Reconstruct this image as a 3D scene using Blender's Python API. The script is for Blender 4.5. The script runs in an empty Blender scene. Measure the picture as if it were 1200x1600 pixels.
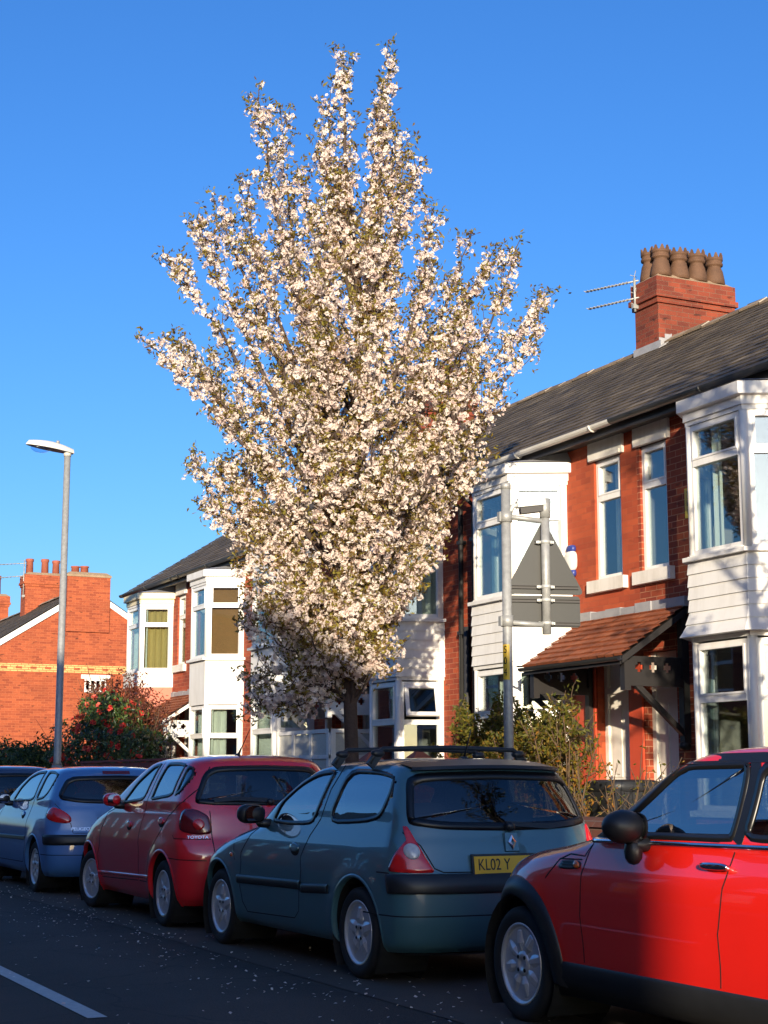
import bpy, bmesh, math, random
import numpy as np
from mathutils import Vector, Matrix

random.seed(7)
RNG = np.random.default_rng(7)
scene = bpy.context.scene
col = scene.collection

# ------------------------------------------------------------------ camera, sky, sun, exposure
cam_d = bpy.data.cameras.new('camera')
cam = bpy.data.objects.new('camera', cam_d)
col.objects.link(cam)
cam_d.sensor_fit = 'VERTICAL'
cam_d.sensor_height = 36.0
cam_d.lens = 56.25
cam_d.clip_end = 2000
cam.location = (0, 0, 1.27)
PITCH, YAW = math.atan(418 / 2500), math.radians(25.51)
fwd = Vector((math.sin(YAW) * math.cos(PITCH), math.cos(YAW) * math.cos(PITCH), math.sin(PITCH)))
cam.rotation_euler = fwd.to_track_quat('-Z', 'Y').to_euler()
scene.camera = cam

SUN_EL = math.radians(10.5)
SUN_H = Vector((-0.43, -0.903))
world = bpy.data.worlds.new('World')
scene.world = world
world.use_nodes = True
wn = world.node_tree
sky = wn.nodes.new('ShaderNodeTexSky')
sky.sky_type = 'NISHITA'
sky.sun_disc = False
sky.sun_elevation = SUN_EL
sky.sun_rotation = math.atan2(SUN_H.x, SUN_H.y) % (2 * math.pi)
sky.altitude = 0
sky.air_density = 1.0
sky.dust_density = 1.4
sky.ozone_density = 5.0
bg = wn.nodes['Background']
bg.inputs['Strength'].default_value = 0.145
hs = wn.nodes.new('ShaderNodeHueSaturation')   # the photograph's vivid colour rendering
hs.inputs['Saturation'].default_value = 1.10
hs.inputs['Hue'].default_value = 0.509
wn.links.new(sky.outputs[0], hs.inputs['Color'])
wn.links.new(hs.outputs[0], bg.inputs['Color'])
sun_d = bpy.data.lights.new('sun', 'SUN')
sun_d.energy = 5.0
sun_d.angle = math.radians(0.5)
sun_d.color = (1.0, 0.85, 0.64)
sun = bpy.data.objects.new('sun', sun_d)
col.objects.link(sun)
ldir = Vector((-SUN_H.x * math.cos(SUN_EL), -SUN_H.y * math.cos(SUN_EL), -math.sin(SUN_EL)))
sun.rotation_euler = ldir.to_track_quat('-Z', 'Y').to_euler()
sun.location = (-20, -15, 20)
vs = scene.view_settings
vs.view_transform = 'Standard'
vs.look = 'None'
vs.exposure = 0.78
vs.gamma = 1.0

# ------------------------------------------------------------------ materials
def nodes(name):
    m = bpy.data.materials.new(name)
    m.use_nodes = True
    nt = m.node_tree
    return m, nt, nt.nodes['Principled BSDF']

def N(nt, t, **kw):
    n = nt.nodes.new(t)
    for k, v in kw.items():
        if k in n.inputs.keys():
            n.inputs[k].default_value = v
        else:
            setattr(n, k, v)
    return n

def c4(c):
    return (c[0], c[1], c[2], 1)

def pmat(name, base, rough=0.6, metal=0.0, var=0.18, scale=3.0, bump=0.0, bscale=60.0, coat=0.0, spec=0.5, obj=False, dist=0.01, grime=0.0):
    """plain painted / plastic / stone material with noise in colour and roughness"""
    m, nt, b = nodes(name)
    L = nt.links.new
    if obj:
        src = N(nt, 'ShaderNodeTexCoord').outputs['Object']
    else:
        src = N(nt, 'ShaderNodeNewGeometry').outputs['Position']
    nz = N(nt, 'ShaderNodeTexNoise', Scale=scale, Detail=5.0, Roughness=0.6)
    L(src, nz.inputs['Vector'])
    mx = N(nt, 'ShaderNodeMix', data_type='RGBA')
    mx.inputs[6].default_value = c4([v * (1 - var) for v in base])
    mx.inputs[7].default_value = c4([min(1, v * (1 + var)) for v in base])
    L(nz.outputs['Fac'], mx.inputs[0])
    colour = mx.outputs[2]
    if grime:
        mp = N(nt, 'ShaderNodeMapping'); mp.inputs['Scale'].default_value = (3.5, 3.5, 0.55)
        L(src, mp.inputs[0])
        ng = N(nt, 'ShaderNodeTexNoise', Scale=1.6, Detail=6.0, Roughness=0.7); L(mp.outputs[0], ng.inputs['Vector'])
        rg_ = N(nt, 'ShaderNodeValToRGB')
        rg_.color_ramp.elements[0].position = 0.34; rg_.color_ramp.elements[0].color = (1 - grime, 1 - grime * 1.1, 1 - grime * 1.3, 1)
        rg_.color_ramp.elements[1].position = 0.56; rg_.color_ramp.elements[1].color = (1, 1, 1, 1)
        L(ng.outputs['Fac'], rg_.inputs[0])
        mg = N(nt, 'ShaderNodeMix', data_type='RGBA', blend_type='MULTIPLY'); mg.inputs[0].default_value = 1.0
        L(colour, mg.inputs[6]); L(rg_.outputs[0], mg.inputs[7]); colour = mg.outputs[2]
    L(colour, b.inputs['Base Color'])
    b.inputs['Roughness'].default_value = rough
    b.inputs['Metallic'].default_value = metal
    b.inputs['Specular IOR Level'].default_value = spec
    if coat:
        b.inputs['Coat Weight'].default_value = coat
        b.inputs['Coat Roughness'].default_value = 0.03
    if bump:
        n2 = N(nt, 'ShaderNodeTexNoise', Scale=bscale, Detail=4.0)
        L(src, n2.inputs['Vector'])
        bp = N(nt, 'ShaderNodeBump', Strength=bump, Distance=dist)
        L(n2.outputs['Fac'], bp.inputs['Height'])
        L(bp.outputs[0], b.inputs['Normal'])
    return m

def brick_mat(name, c1, c2, mortar, bw=0.225, bh=0.075, ms=0.006, dark=0.5, scale=1.0, stain=0.35):
    m, nt, b = nodes(name)
    L = nt.links.new
    g = N(nt, 'ShaderNodeNewGeometry')
    sx = N(nt, 'ShaderNodeSeparateXYZ')
    L(g.outputs['Position'], sx.inputs[0])
    ad = N(nt, 'ShaderNodeMath', operation='ADD')
    L(sx.outputs[0], ad.inputs[0]); L(sx.outputs[1], ad.inputs[1])
    cb = N(nt, 'ShaderNodeCombineXYZ')
    L(ad.outputs[0], cb.inputs[0]); L(sx.outputs[2], cb.inputs[1])
    br = N(nt, 'ShaderNodeTexBrick', offset=0.5)
    br.inputs['Scale'].default_value = 1.0
    br.inputs['Brick Width'].default_value = bw
    br.inputs['Row Height'].default_value = bh
    br.inputs['Mortar Size'].default_value = ms
    br.inputs['Mortar Smooth'].default_value = 0.3
    br.inputs['Color1'].default_value = c4(c1)
    br.inputs['Color2'].default_value = c4(c2)
    br.inputs['Mortar'].default_value = c4(mortar)
    L(cb.outputs[0], br.inputs['Vector'])
    # odd dark bricks: second brick texture with big contrast, thresholded by noise
    nz = N(nt, 'ShaderNodeTexNoise', Scale=1.3, Detail=6.0, Roughness=0.65)
    L(g.outputs['Position'], nz.inputs['Vector'])
    rp = N(nt, 'ShaderNodeValToRGB')
    rp.color_ramp.elements[0].position = 0.3
    rp.color_ramp.elements[0].color = (1 - stain, 1 - stain, 1 - stain, 1)
    rp.color_ramp.elements[1].position = 0.7
    rp.color_ramp.elements[1].color = (1.08, 1.08, 1.08, 1)
    L(nz.outputs['Fac'], rp.inputs[0])
    mu = N(nt, 'ShaderNodeMix', data_type='RGBA', blend_type='MULTIPLY')
    mu.inputs[0].default_value = 1.0
    L(br.outputs['Color'], mu.inputs[6]); L(rp.outputs[0], mu.inputs[7])
    n3 = N(nt, 'ShaderNodeTexNoise', Scale=1.0, Detail=1.0)
    mp = N(nt, 'ShaderNodeMapping')
    mp.inputs['Scale'].default_value = (5.0, 14.0, 1)
    L(cb.outputs[0], mp.inputs[0]); L(mp.outputs[0], n3.inputs['Vector'])
    r3 = N(nt, 'ShaderNodeValToRGB')
    r3.color_ramp.elements[0].position = 0.66
    r3.color_ramp.elements[0].color = (1, 1, 1, 1)
    r3.color_ramp.elements[1].position = 0.76
    r3.color_ramp.elements[1].color = (dark, dark, dark, 1)
    L(n3.outputs['Fac'], r3.inputs[0])
    m2 = N(nt, 'ShaderNodeMix', data_type='RGBA', blend_type='MULTIPLY')
    m2.inputs[0].default_value = 1.0
    L(mu.outputs[2], m2.inputs[6]); L(r3.outputs[0], m2.inputs[7])
    L(m2.outputs[2], b.inputs['Base Color'])
    b.inputs['Roughness'].default_value = 0.85
    bp = N(nt, 'ShaderNodeBump', Strength=0.6, Distance=0.006, invert=True)
    L(br.outputs['Fac'], bp.inputs['Height'])
    L(bp.outputs[0], b.inputs['Normal'])
    return m

def rnd_mat(name, ramp, rough=0.7, trans=0.0, bump=0.0, spec=0.3, streak=None):
    """colour picked per face from the 'rnd' attribute (slates, tiles, leaves, petals)"""
    m, nt, b = nodes(name)
    L = nt.links.new
    at = N(nt, 'ShaderNodeAttribute', attribute_name='rnd')
    rp = N(nt, 'ShaderNodeValToRGB')
    el = rp.color_ramp.elements
    while len(el) < len(ramp):
        el.new(0.5)
    for e, (p, c) in zip(el, ramp):
        e.position = p
        e.color = c4(c)
    L(at.outputs['Fac'], rp.inputs[0])
    out = rp.outputs[0]
    if streak:
        g = N(nt, 'ShaderNodeNewGeometry')
        nz = N(nt, 'ShaderNodeTexNoise', Scale=streak, Detail=6.0, Roughness=0.7)
        L(g.outputs['Position'], nz.inputs['Vector'])
        r2 = N(nt, 'ShaderNodeValToRGB')
        r2.color_ramp.elements[0].position = 0.3
        r2.color_ramp.elements[0].color = (0.6, 0.6, 0.6, 1)
        r2.color_ramp.elements[1].position = 0.7
        r2.color_ramp.elements[1].color = (1.25, 1.22, 1.15, 1)
        L(nz.outputs['Fac'], r2.inputs[0])
        mu = N(nt, 'ShaderNodeMix', data_type='RGBA', blend_type='MULTIPLY')
        mu.inputs[0].default_value = 1.0
        L(out, mu.inputs[6]); L(r2.outputs[0], mu.inputs[7])
        out = mu.outputs[2]
        if bump:
            n2 = N(nt, 'ShaderNodeTexNoise', Scale=35.0, Detail=4.0)
            L(g.outputs['Position'], n2.inputs['Vector'])
            bp = N(nt, 'ShaderNodeBump', Strength=bump, Distance=0.01)
            L(n2.outputs['Fac'], bp.inputs['Height'])
            L(bp.outputs[0], b.inputs['Normal'])
    L(out, b.inputs['Base Color'])
    b.inputs['Roughness'].default_value = rough
    b.inputs['Specular IOR Level'].default_value = spec
    if trans:
        tr = N(nt, 'ShaderNodeBsdfTranslucent')
        L(out, tr.inputs['Color'])
        ms = N(nt, 'ShaderNodeMixShader')
        ms.inputs[0].default_value = trans
        L(b.outputs[0], ms.inputs[1]); L(tr.outputs[0], ms.inputs[2])
        L(ms.outputs[0], nt.nodes['Material Output'].inputs['Surface'])
    return m

def glass_mat(name, tint, ior=1.7, rough=0.0, wob=0.0):
    """window glass: tinted see-through with Fresnel reflection"""
    m, nt, b = nodes(name)
    L = nt.links.new
    nt.nodes.remove(b)
    tr = N(nt, 'ShaderNodeBsdfTransparent')
    tr.inputs['Color'].default_value = c4(tint)
    gl = N(nt, 'ShaderNodeBsdfGlossy')
    gl.inputs['Roughness'].default_value = rough
    gl.inputs['Color'].default_value = (1, 1, 1, 1)
    g0 = N(nt, 'ShaderNodeNewGeometry')
    dt = N(nt, 'ShaderNodeVectorMath', operation='DOT_PRODUCT')
    L(g0.outputs['Incoming'], dt.inputs[0]); L(g0.outputs['Normal'], dt.inputs[1])
    ab = N(nt, 'ShaderNodeMath', operation='ABSOLUTE'); L(dt.outputs['Value'], ab.inputs[0])
    su = N(nt, 'ShaderNodeMath', operation='SUBTRACT'); su.inputs[0].default_value = 1.0; L(ab.outputs[0], su.inputs[1])
    pw = N(nt, 'ShaderNodeMath', operation='POWER'); pw.inputs[1].default_value = 5.0; L(su.outputs[0], pw.inputs[0])
    fr = N(nt, 'ShaderNodeMath', operation='MULTIPLY_ADD', use_clamp=True)
    f0 = ior
    fr.inputs[1].default_value = 1 - f0; fr.inputs[2].default_value = f0; L(pw.outputs[0], fr.inputs[0])
    ms = N(nt, 'ShaderNodeMixShader')
    L(fr.outputs[0], ms.inputs[0]); L(tr.outputs[0], ms.inputs[1]); L(gl.outputs[0], ms.inputs[2])
    if wob:
        g = N(nt, 'ShaderNodeNewGeometry')
        nz = N(nt, 'ShaderNodeTexNoise', Scale=1.5, Detail=2.0)
        L(g.outputs['Position'], nz.inputs['Vector'])
        bp = N(nt, 'ShaderNodeBump', Strength=wob, Distance=0.02)
        L(nz.outputs['Fac'], bp.inputs['Height'])
        L(bp.outputs[0], gl.inputs['Normal'])
    L(ms.outputs[0], nt.nodes['Material Output'].inputs['Surface'])
    return m

def paint_mat(name, base, metal=0.0, rough=0.3, flake=0.0):
    """lacquered car body; the unseen inner side of the shell is dark trim"""
    m, nt, b = nodes(name)
    L = nt.links.new
    tc = N(nt, 'ShaderNodeTexCoord')
    nz = N(nt, 'ShaderNodeTexNoise', Scale=2.5, Detail=6.0, Roughness=0.7)
    L(tc.outputs['Object'], nz.inputs['Vector'])
    mx = N(nt, 'ShaderNodeMix', data_type='RGBA')
    mx.inputs[6].default_value = c4([v * 0.93 for v in base])
    mx.inputs[7].default_value = c4([v * 1.07 for v in base])
    L(nz.outputs['Fac'], mx.inputs[0])
    L(mx.outputs[2], b.inputs['Base Color'])
    b.inputs['Metallic'].default_value = metal
    b.inputs['Roughness'].default_value = rough
    b.inputs['Coat Weight'].default_value = 1.0
    b.inputs['Coat Roughness'].default_value = 0.015
    b.inputs['Coat IOR'].default_value = 1.75
    g = N(nt, 'ShaderNodeNewGeometry')
    dk = N(nt, 'ShaderNodeBsdfDiffuse')
    dk.inputs['Color'].default_value = (0.02, 0.02, 0.022, 1)
    ms = N(nt, 'ShaderNodeMixShader')
    L(g.outputs['Backfacing'], ms.inputs[0]); L(b.outputs[0], ms.inputs[1]); L(dk.outputs[0], ms.inputs[2])
    L(ms.outputs[0], nt.nodes['Material Output'].inputs['Surface'])
    return m

M = {}
M['brick_a'] = brick_mat('brick_repointed', (0.40, 0.070, 0.022), (0.22, 0.030, 0.012), (0.50, 0.22, 0.12), ms=0.005)
M['brick_b'] = brick_mat('brick_smooth_red', (0.46, 0.082, 0.024), (0.33, 0.052, 0.017), (0.36, 0.085, 0.035), ms=0.003, dark=0.8, stain=0.22)
M['brick_c'] = brick_mat('brick_red', (0.43, 0.074, 0.022), (0.26, 0.036, 0.013), (0.42, 0.15, 0.075), ms=0.005)
M['brick_g'] = brick_mat('brick_gable_orange', (0.38, 0.086, 0.028), (0.25, 0.048, 0.017), (0.44, 0.13, 0.055), ms=0.005, dark=0.3, stain=0.2)
M['brick_y'] = brick_mat('brick_buff', (0.66, 0.42, 0.16), (0.60, 0.36, 0.13), (0.40, 0.14, 0.05), ms=0.012, dark=1.0, stain=0.1)
M['brick_ch'] = brick_mat('brick_sooty_red', (0.27, 0.050, 0.020), (0.15, 0.028, 0.014), (0.20, 0.09, 0.055), ms=0.005, dark=0.4, stain=0.45)
M['brick_d'] = brick_mat('brick_brown', (0.16, 0.055, 0.035), (0.11, 0.04, 0.028), (0.16, 0.10, 0.08), dark=0.6)
M['red_paint'] = pmat('red_masonry_paint', (0.48, 0.062, 0.024), 0.6, var=0.12, scale=2.5, bump=0.15)
M['pink_paint'] = pmat('salmon_masonry_paint', (0.55, 0.17, 0.11), 0.7, bump=0.15)
M['white'] = pmat('white_window_plastic', (0.80, 0.79, 0.76), 0.35, var=0.05, scale=4, grime=0.10)
M['white_b'] = pmat('white_painted_boards', (0.76, 0.75, 0.72), 0.5, var=0.10, scale=3.2, grime=0.10)
M['stone_w'] = pmat('white_painted_stone', (0.74, 0.71, 0.65), 0.6, var=0.12, scale=5, bump=0.2, grime=0.14)
M['cream'] = pmat('cream_painted_timber', (0.70, 0.62, 0.42), 0.6, var=0.12, scale=6)
M['lead'] = pmat('grey_lead_sheet', (0.30, 0.30, 0.31), 0.55, var=0.3, scale=6, bump=0.2)
M['gutter_w'] = pmat('white_gutter_plastic', (0.66, 0.64, 0.58), 0.4, var=0.15)
M['gutter_k'] = pmat('black_gutter_paint_and_shade', (0.03, 0.03, 0.03), 0.4, var=0.3)  # black paint; on the shadow-mottled house it stands for tree shade
M['timber_k'] = pmat('black_painted_timber', (0.02, 0.018, 0.018), 0.5, var=0.3)
M['slate'] = rnd_mat('roof_slate', [(0.0, (0.045, 0.038, 0.030)), (0.5, (0.125, 0.100, 0.070)), (0.85, (0.185, 0.150, 0.105)), (1.0, (0.30, 0.25, 0.185))], rough=0.75, bump=0.4, streak=2.0)
M['tile'] = rnd_mat('clay_roof_tile', [(0.0, (0.22, 0.065, 0.03)), (0.5, (0.34, 0.105, 0.045)), (1.0, (0.44, 0.16, 0.075))], rough=0.75, bump=0.4, streak=6.0)
M['ridge'] = rnd_mat('clay_ridge_tile', [(0.0, (0.16, 0.12, 0.085)), (0.6, (0.26, 0.19, 0.12)), (1.0, (0.5, 0.46, 0.4))], rough=0.8, bump=0.4, streak=5.0)
M['pot'] = pmat('buff_chimney_pot_clay', (0.105, 0.052, 0.027), 0.8, var=0.6, scale=6, bump=0.3, bscale=25)
M['pot_r'] = pmat('red_chimney_pot_clay', (0.30, 0.085, 0.05), 0.8, var=0.35, scale=6)
M['mortar'] = pmat('chimney_mortar', (0.30, 0.21, 0.13), 0.9, var=0.4, scale=8, bump=0.5)
M['plaster'] = pmat('room_plaster', (0.30, 0.27, 0.24), 0.9, var=0.1)
M['curtain'] = pmat('white_net_curtain', (0.75, 0.74, 0.64), 0.9, var=0.08, scale=9)
M['curtain_y'] = pmat('gold_curtain', (0.60, 0.43, 0.16), 0.9, var=0.1)
M['blind'] = pmat('brown_roller_blind', (0.36, 0.17, 0.06), 0.8, var=0.15, scale=5)
M['glass'] = glass_mat('house_window_glass', (0.80, 0.86, 0.86), 0.14, wob=0.03)
M['glass_f'] = pmat('frosted_glass', (0.55, 0.55, 0.50), 0.25, var=0.15, scale=30, bump=0.3, bscale=90)
M['door'] = pmat('white_door_paint', (0.74, 0.70, 0.62), 0.45, var=0.06)
M['teal'] = pmat('teal_paint', (0.03, 0.10, 0.15), 0.5)
M['alarm_b'] = pmat('blue_plastic', (0.03, 0.05, 0.25), 0.4)
M['yellow'] = pmat('yellow_plate', (0.72, 0.46, 0.03), 0.45, var=0.08)
M['ink'] = pmat('black_lettering', (0.012, 0.012, 0.012), 0.5)
M['galv'] = pmat('galvanised_steel', (0.33, 0.335, 0.325), 0.5, metal=0.3, var=0.4, scale=22, bump=0.1)
M['galv_l'] = pmat('aluminium_grey', (0.50, 0.51, 0.49), 0.5, metal=0.3, var=0.15, scale=12)
M['sign_back'] = pmat('grey_sign_back_shaded', (0.026, 0.027, 0.026), 0.40, metal=0.15, var=0.15, scale=3)  # darker than its own grey: pole and tree shadow averaged into the colour
M['sign_front'] = pmat('white_sign_face', (0.8, 0.8, 0.8), 0.4)
M['sign_red'] = pmat('red_sign_face', (0.6, 0.02, 0.02), 0.4)
M['lamp_shell'] = pmat('lamp_housing', (0.62, 0.60, 0.54), 0.45, var=0.1, scale=6)
M['lamp_glass'] = glass_mat('lamp_bowl', (0.75, 0.85, 0.95), 0.05, 0.05)
M['bin'] = pmat('black_bin_plastic', (0.02, 0.022, 0.025), 0.45)
M['fence_r'] = pmat('red_stained_timber', (0.27, 0.035, 0.025), 0.7, var=0.25, scale=4, bump=0.2)
M['asphalt'] = None
# tyres, rims and trims
M['rubber'] = pmat('tyre_rubber', (0.014, 0.014, 0.015), 0.75, var=0.3, scale=20, obj=True)
M['well'] = pmat('wheel_arch_liner', (0.006, 0.006, 0.006), 0.9, obj=True)
M['alloy'] = pmat('silver_alloy', (0.70, 0.71, 0.73), 0.32, metal=0.6, var=0.1, scale=12, obj=True)
M['disc'] = pmat('brake_and_barrel_shade', (0.012, 0.012, 0.012), 0.7, obj=True)  # near black; also colours the rim's inner barrel as shade behind the spokes
M['trim'] = pmat('black_plastic_trim', (0.016, 0.017, 0.019), 0.42, var=0.25, scale=10, obj=True)
M['seal'] = pmat('window_rubber', (0.009, 0.009, 0.010), 0.35, obj=True)
M['seam'] = pmat('panel_gap', (0.004, 0.004, 0.004), 0.9, obj=True)
M['chrome'] = pmat('chrome', (0.75, 0.76, 0.78), 0.08, metal=1.0, var=0.02, obj=True)
M['seat'] = pmat('seat_cloth', (0.03, 0.03, 0.034), 0.9, obj=True)
M['carglass'] = glass_mat('car_glass', (0.40, 0.46, 0.46), 0.34)
M['carglass_r'] = glass_mat('car_rear_glass', (0.38, 0.42, 0.42), 0.10)
M['mirror'] = pmat('mirror_glass', (0.8, 0.82, 0.85), 0.02, metal=1.0, var=0.0, obj=True)
M['lamp_red'] = pmat('red_lamp_lens', (0.62, 0.012, 0.014), 0.18, var=0.25, scale=14, coat=1.0, obj=True)
M['lamp_dark'] = pmat('dark_red_lamp_lens', (0.14, 0.006, 0.010), 0.18, var=0.35, scale=14, coat=1.0, obj=True)
M['lamp_clear'] = pmat('clear_lamp_lens', (0.50, 0.50, 0.50), 0.15, var=0.5, scale=40, coat=1.0, obj=True)
M['lamp_amber'] = pmat('amber_lens', (0.65, 0.14, 0.02), 0.2, coat=1.0, obj=True)
M['plate_y'] = pmat('number_plate_yellow', (0.80, 0.44, 0.012), 0.35, var=0.06, obj=True)
M['paint_teal'] = paint_mat('teal_metallic_paint', (0.052, 0.135, 0.165), metal=0.0, rough=0.4)
M['paint_blue'] = paint_mat('blue_metallic_paint', (0.070, 0.20, 0.47), metal=0.0, rough=0.4)
M['paint_red'] = paint_mat('dark_red_paint', (0.74, 0.014, 0.022), metal=0.0, rough=0.32)
M['paint_mini'] = paint_mat('bright_red_paint', (0.76, 0.014, 0.006), metal=0.0, rough=0.38)
M['paint_navy'] = paint_mat('dark_blue_paint', (0.04, 0.06, 0.12), metal=0.0, rough=0.34)
# plants
M['bark'] = pmat('cherry_bark', (0.055, 0.036, 0.028), 0.85, var=0.45, scale=14, bump=0.6, bscale=30, dist=0.02)
M['bark_l'] = pmat('shrub_stem', (0.10, 0.062, 0.035), 0.85, var=0.3, scale=14)
M['petal'] = rnd_mat('cherry_petal', [(0.0, (0.76, 0.58, 0.53)), (0.35, (0.86, 0.74, 0.67)), (1.0, (0.93, 0.86, 0.79))], rough=0.7, trans=0.42, spec=0.2)
M['leaf_b'] = rnd_mat('bronze_cherry_leaf', [(0.0, (0.15, 0.075, 0.025)), (0.45, (0.22, 0.16, 0.03)), (1.0, (0.30, 0.27, 0.05))], rough=0.5, trans=0.45, spec=0.35)
M['leaf_c'] = rnd_mat('camellia_leaf', [(0.0, (0.014, 0.03, 0.010)), (0.6, (0.04, 0.085, 0.018)), (1.0, (0.11, 0.15, 0.035))], rough=0.35, trans=0.15, spec=0.5)
M['leaf_h'] = rnd_mat('hedge_leaf', [(0.0, (0.02, 0.035, 0.010)), (0.6, (0.045, 0.08, 0.02)), (1.0, (0.13, 0.14, 0.04))], rough=0.5, trans=0.2)
M['leaf_r'] = rnd_mat('bronze_red_leaf', [(0.0, (0.07, 0.018, 0.012)), (0.6, (0.15, 0.04, 0.022)), (1.0, (0.20, 0.08, 0.03))], rough=0.5, trans=0.2)
M['leaf_y'] = rnd_mat('spring_yellow_leaf', [(0.0, (0.06, 0.075, 0.012)), (0.5, (0.14, 0.13, 0.02)), (0.8, (0.26, 0.145, 0.02)), (1.0, (0.33, 0.12, 0.015))], rough=0.55, trans=0.35)
M['flower'] = rnd_mat('red_camellia_petal', [(0.0, (0.45, 0.02, 0.02)), (0.6, (0.62, 0.05, 0.04)), (1.0, (0.70, 0.15, 0.10))], rough=0.6, trans=0.2)

def asphalt():
    m, nt, b = nodes('road_asphalt')
    L = nt.links.new
    g = N(nt, 'ShaderNodeNewGeometry')
    n1 = N(nt, 'ShaderNodeTexNoise', Scale=0.7, Detail=6.0, Roughness=0.6)
    n2 = N(nt, 'ShaderNodeTexNoise', Scale=90.0, Detail=3.0, Roughness=0.7)
    vo = N(nt, 'ShaderNodeTexVoronoi', Scale=160.0)
    for n in (n1, n2, vo):
        L(g.outputs['Position'], n.inputs['Vector'])
    r = N(nt, 'ShaderNodeValToRGB')
    r.color_ramp.elements[0].position = 0.3; r.color_ramp.elements[0].color = (0.034, 0.026, 0.020, 1)
    r.color_ramp.elements[1].position = 0.75; r.color_ramp.elements[1].color = (0.064, 0.050, 0.039, 1)
    L(n1.outputs['Fac'], r.inputs[0])
    r2 = N(nt, 'ShaderNodeValToRGB')
    r2.color_ramp.elements[0].position = 0.35; r2.color_ramp.elements[0].color = (0.55, 0.55, 0.55, 1)
    r2.color_ramp.elements[1].position = 0.7; r2.color_ramp.elements[1].color = (1.6, 1.6, 1.6, 1)
    L(n2.outputs['Fac'], r2.inputs[0])
    mu = N(nt, 'ShaderNodeMix', data_type='RGBA', blend_type='MULTIPLY')
    mu.inputs[0].default_value = 1.0
    L(r.outputs[0], mu.inputs[6]); L(r2.outputs[0], mu.inputs[7])
    sx = N(nt, 'ShaderNodeSeparateXYZ'); L(g.outputs['Position'], sx.inputs[0])
    wv = N(nt, 'ShaderNodeMath', operation='SINE')
    ml = N(nt, 'ShaderNodeMath', operation='MULTIPLY'); ml.inputs[1].default_value = 3.6
    n5 = N(nt, 'ShaderNodeTexNoise', Scale=0.5, Detail=2.0); L(g.outputs['Position'], n5.inputs['Vector'])
    ad = N(nt, 'ShaderNodeMath', operation='ADD'); L(sx.outputs[0], ad.inputs[0]); L(n5.outputs['Fac'], ad.inputs[1])
    L(ad.outputs[0], ml.inputs[0]); L(ml.outputs[0], wv.inputs[0])
    wr = N(nt, 'ShaderNodeMapRange'); wr.inputs[1].default_value = -1; wr.inputs[2].default_value = 1; wr.inputs[3].default_value = 0.82; wr.inputs[4].default_value = 1.22
    L(wv.outputs[0], wr.inputs[0])
    cr = N(nt, 'ShaderNodeTexVoronoi', Scale=0.9, feature='DISTANCE_TO_EDGE')
    n6 = N(nt, 'ShaderNodeTexNoise', Scale=3.0, Detail=5.0); L(g.outputs['Position'], n6.inputs['Vector'])
    mxv = N(nt, 'ShaderNodeMix', data_type='VECTOR'); mxv.inputs[0].default_value = 0.25
    L(g.outputs['Position'], mxv.inputs[4]); L(n6.outputs['Color'], mxv.inputs[5]); L(mxv.outputs[1], cr.inputs['Vector'])
    rc = N(nt, 'ShaderNodeValToRGB')
    rc.color_ramp.elements[0].position = 0.0; rc.color_ramp.elements[0].color = (0.45, 0.45, 0.45, 1)
    rc.color_ramp.elements[1].position = 0.010; rc.color_ramp.elements[1].color = (1, 1, 1, 1)
    L(cr.outputs['Distance'], rc.inputs[0])
    m3 = N(nt, 'ShaderNodeMix', data_type='RGBA', blend_type='MULTIPLY'); m3.inputs[0].default_value = 1.0
    L(mu.outputs[2], m3.inputs[6]); L(wr.outputs[0], m3.inputs[7])
    m4 = N(nt, 'ShaderNodeMix', data_type='RGBA', blend_type='MULTIPLY'); m4.inputs[0].default_value = 1.0
    L(m3.outputs[2], m4.inputs[6]); L(rc.outputs[0], m4.inputs[7])
    L(m4.outputs[2], b.inputs['Base Color'])
    b.inputs['Roughness'].default_value = 0.85
    bp = N(nt, 'ShaderNodeBump', Strength=0.7, Distance=0.006)
    L(vo.outputs['Distance'], bp.inputs['Height'])
    L(bp.outputs[0], b.inputs['Normal'])
    return m
M['asphalt'] = asphalt()
M['strip'] = pmat('old_parking_asphalt', (0.070, 0.055, 0.043), 0.9, var=0.4, scale=1.6, bump=0.6, bscale=120, dist=0.006)
M['paving'] = brick_mat('paving_flags', (0.20, 0.19, 0.175), (0.16, 0.152, 0.14), (0.07, 0.066, 0.06), bw=0.9, bh=0.6, ms=0.012, dark=0.8)
M['kerb'] = pmat('kerb_stone', (0.20, 0.19, 0.18), 0.85, var=0.25, scale=8, bump=0.4)
M['soil'] = pmat('garden_soil', (0.06, 0.05, 0.032), 0.95, var=0.5, scale=4, bump=0.7, bscale=20, dist=0.03)
M['ground'] = pmat('ground_earth', (0.09, 0.085, 0.07), 0.95, var=0.3, scale=0.5)
M['line'] = pmat('road_line_paint', (0.50, 0.50, 0.47), 0.7, var=0.35, scale=25, bump=0.3)

# ------------------------------------------------------------------ mesh helpers
def wloc(o):
    v = Vector((0, 0, 0))
    while o is not None:
        v = v + o.location
        o = o.parent
    return v

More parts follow.
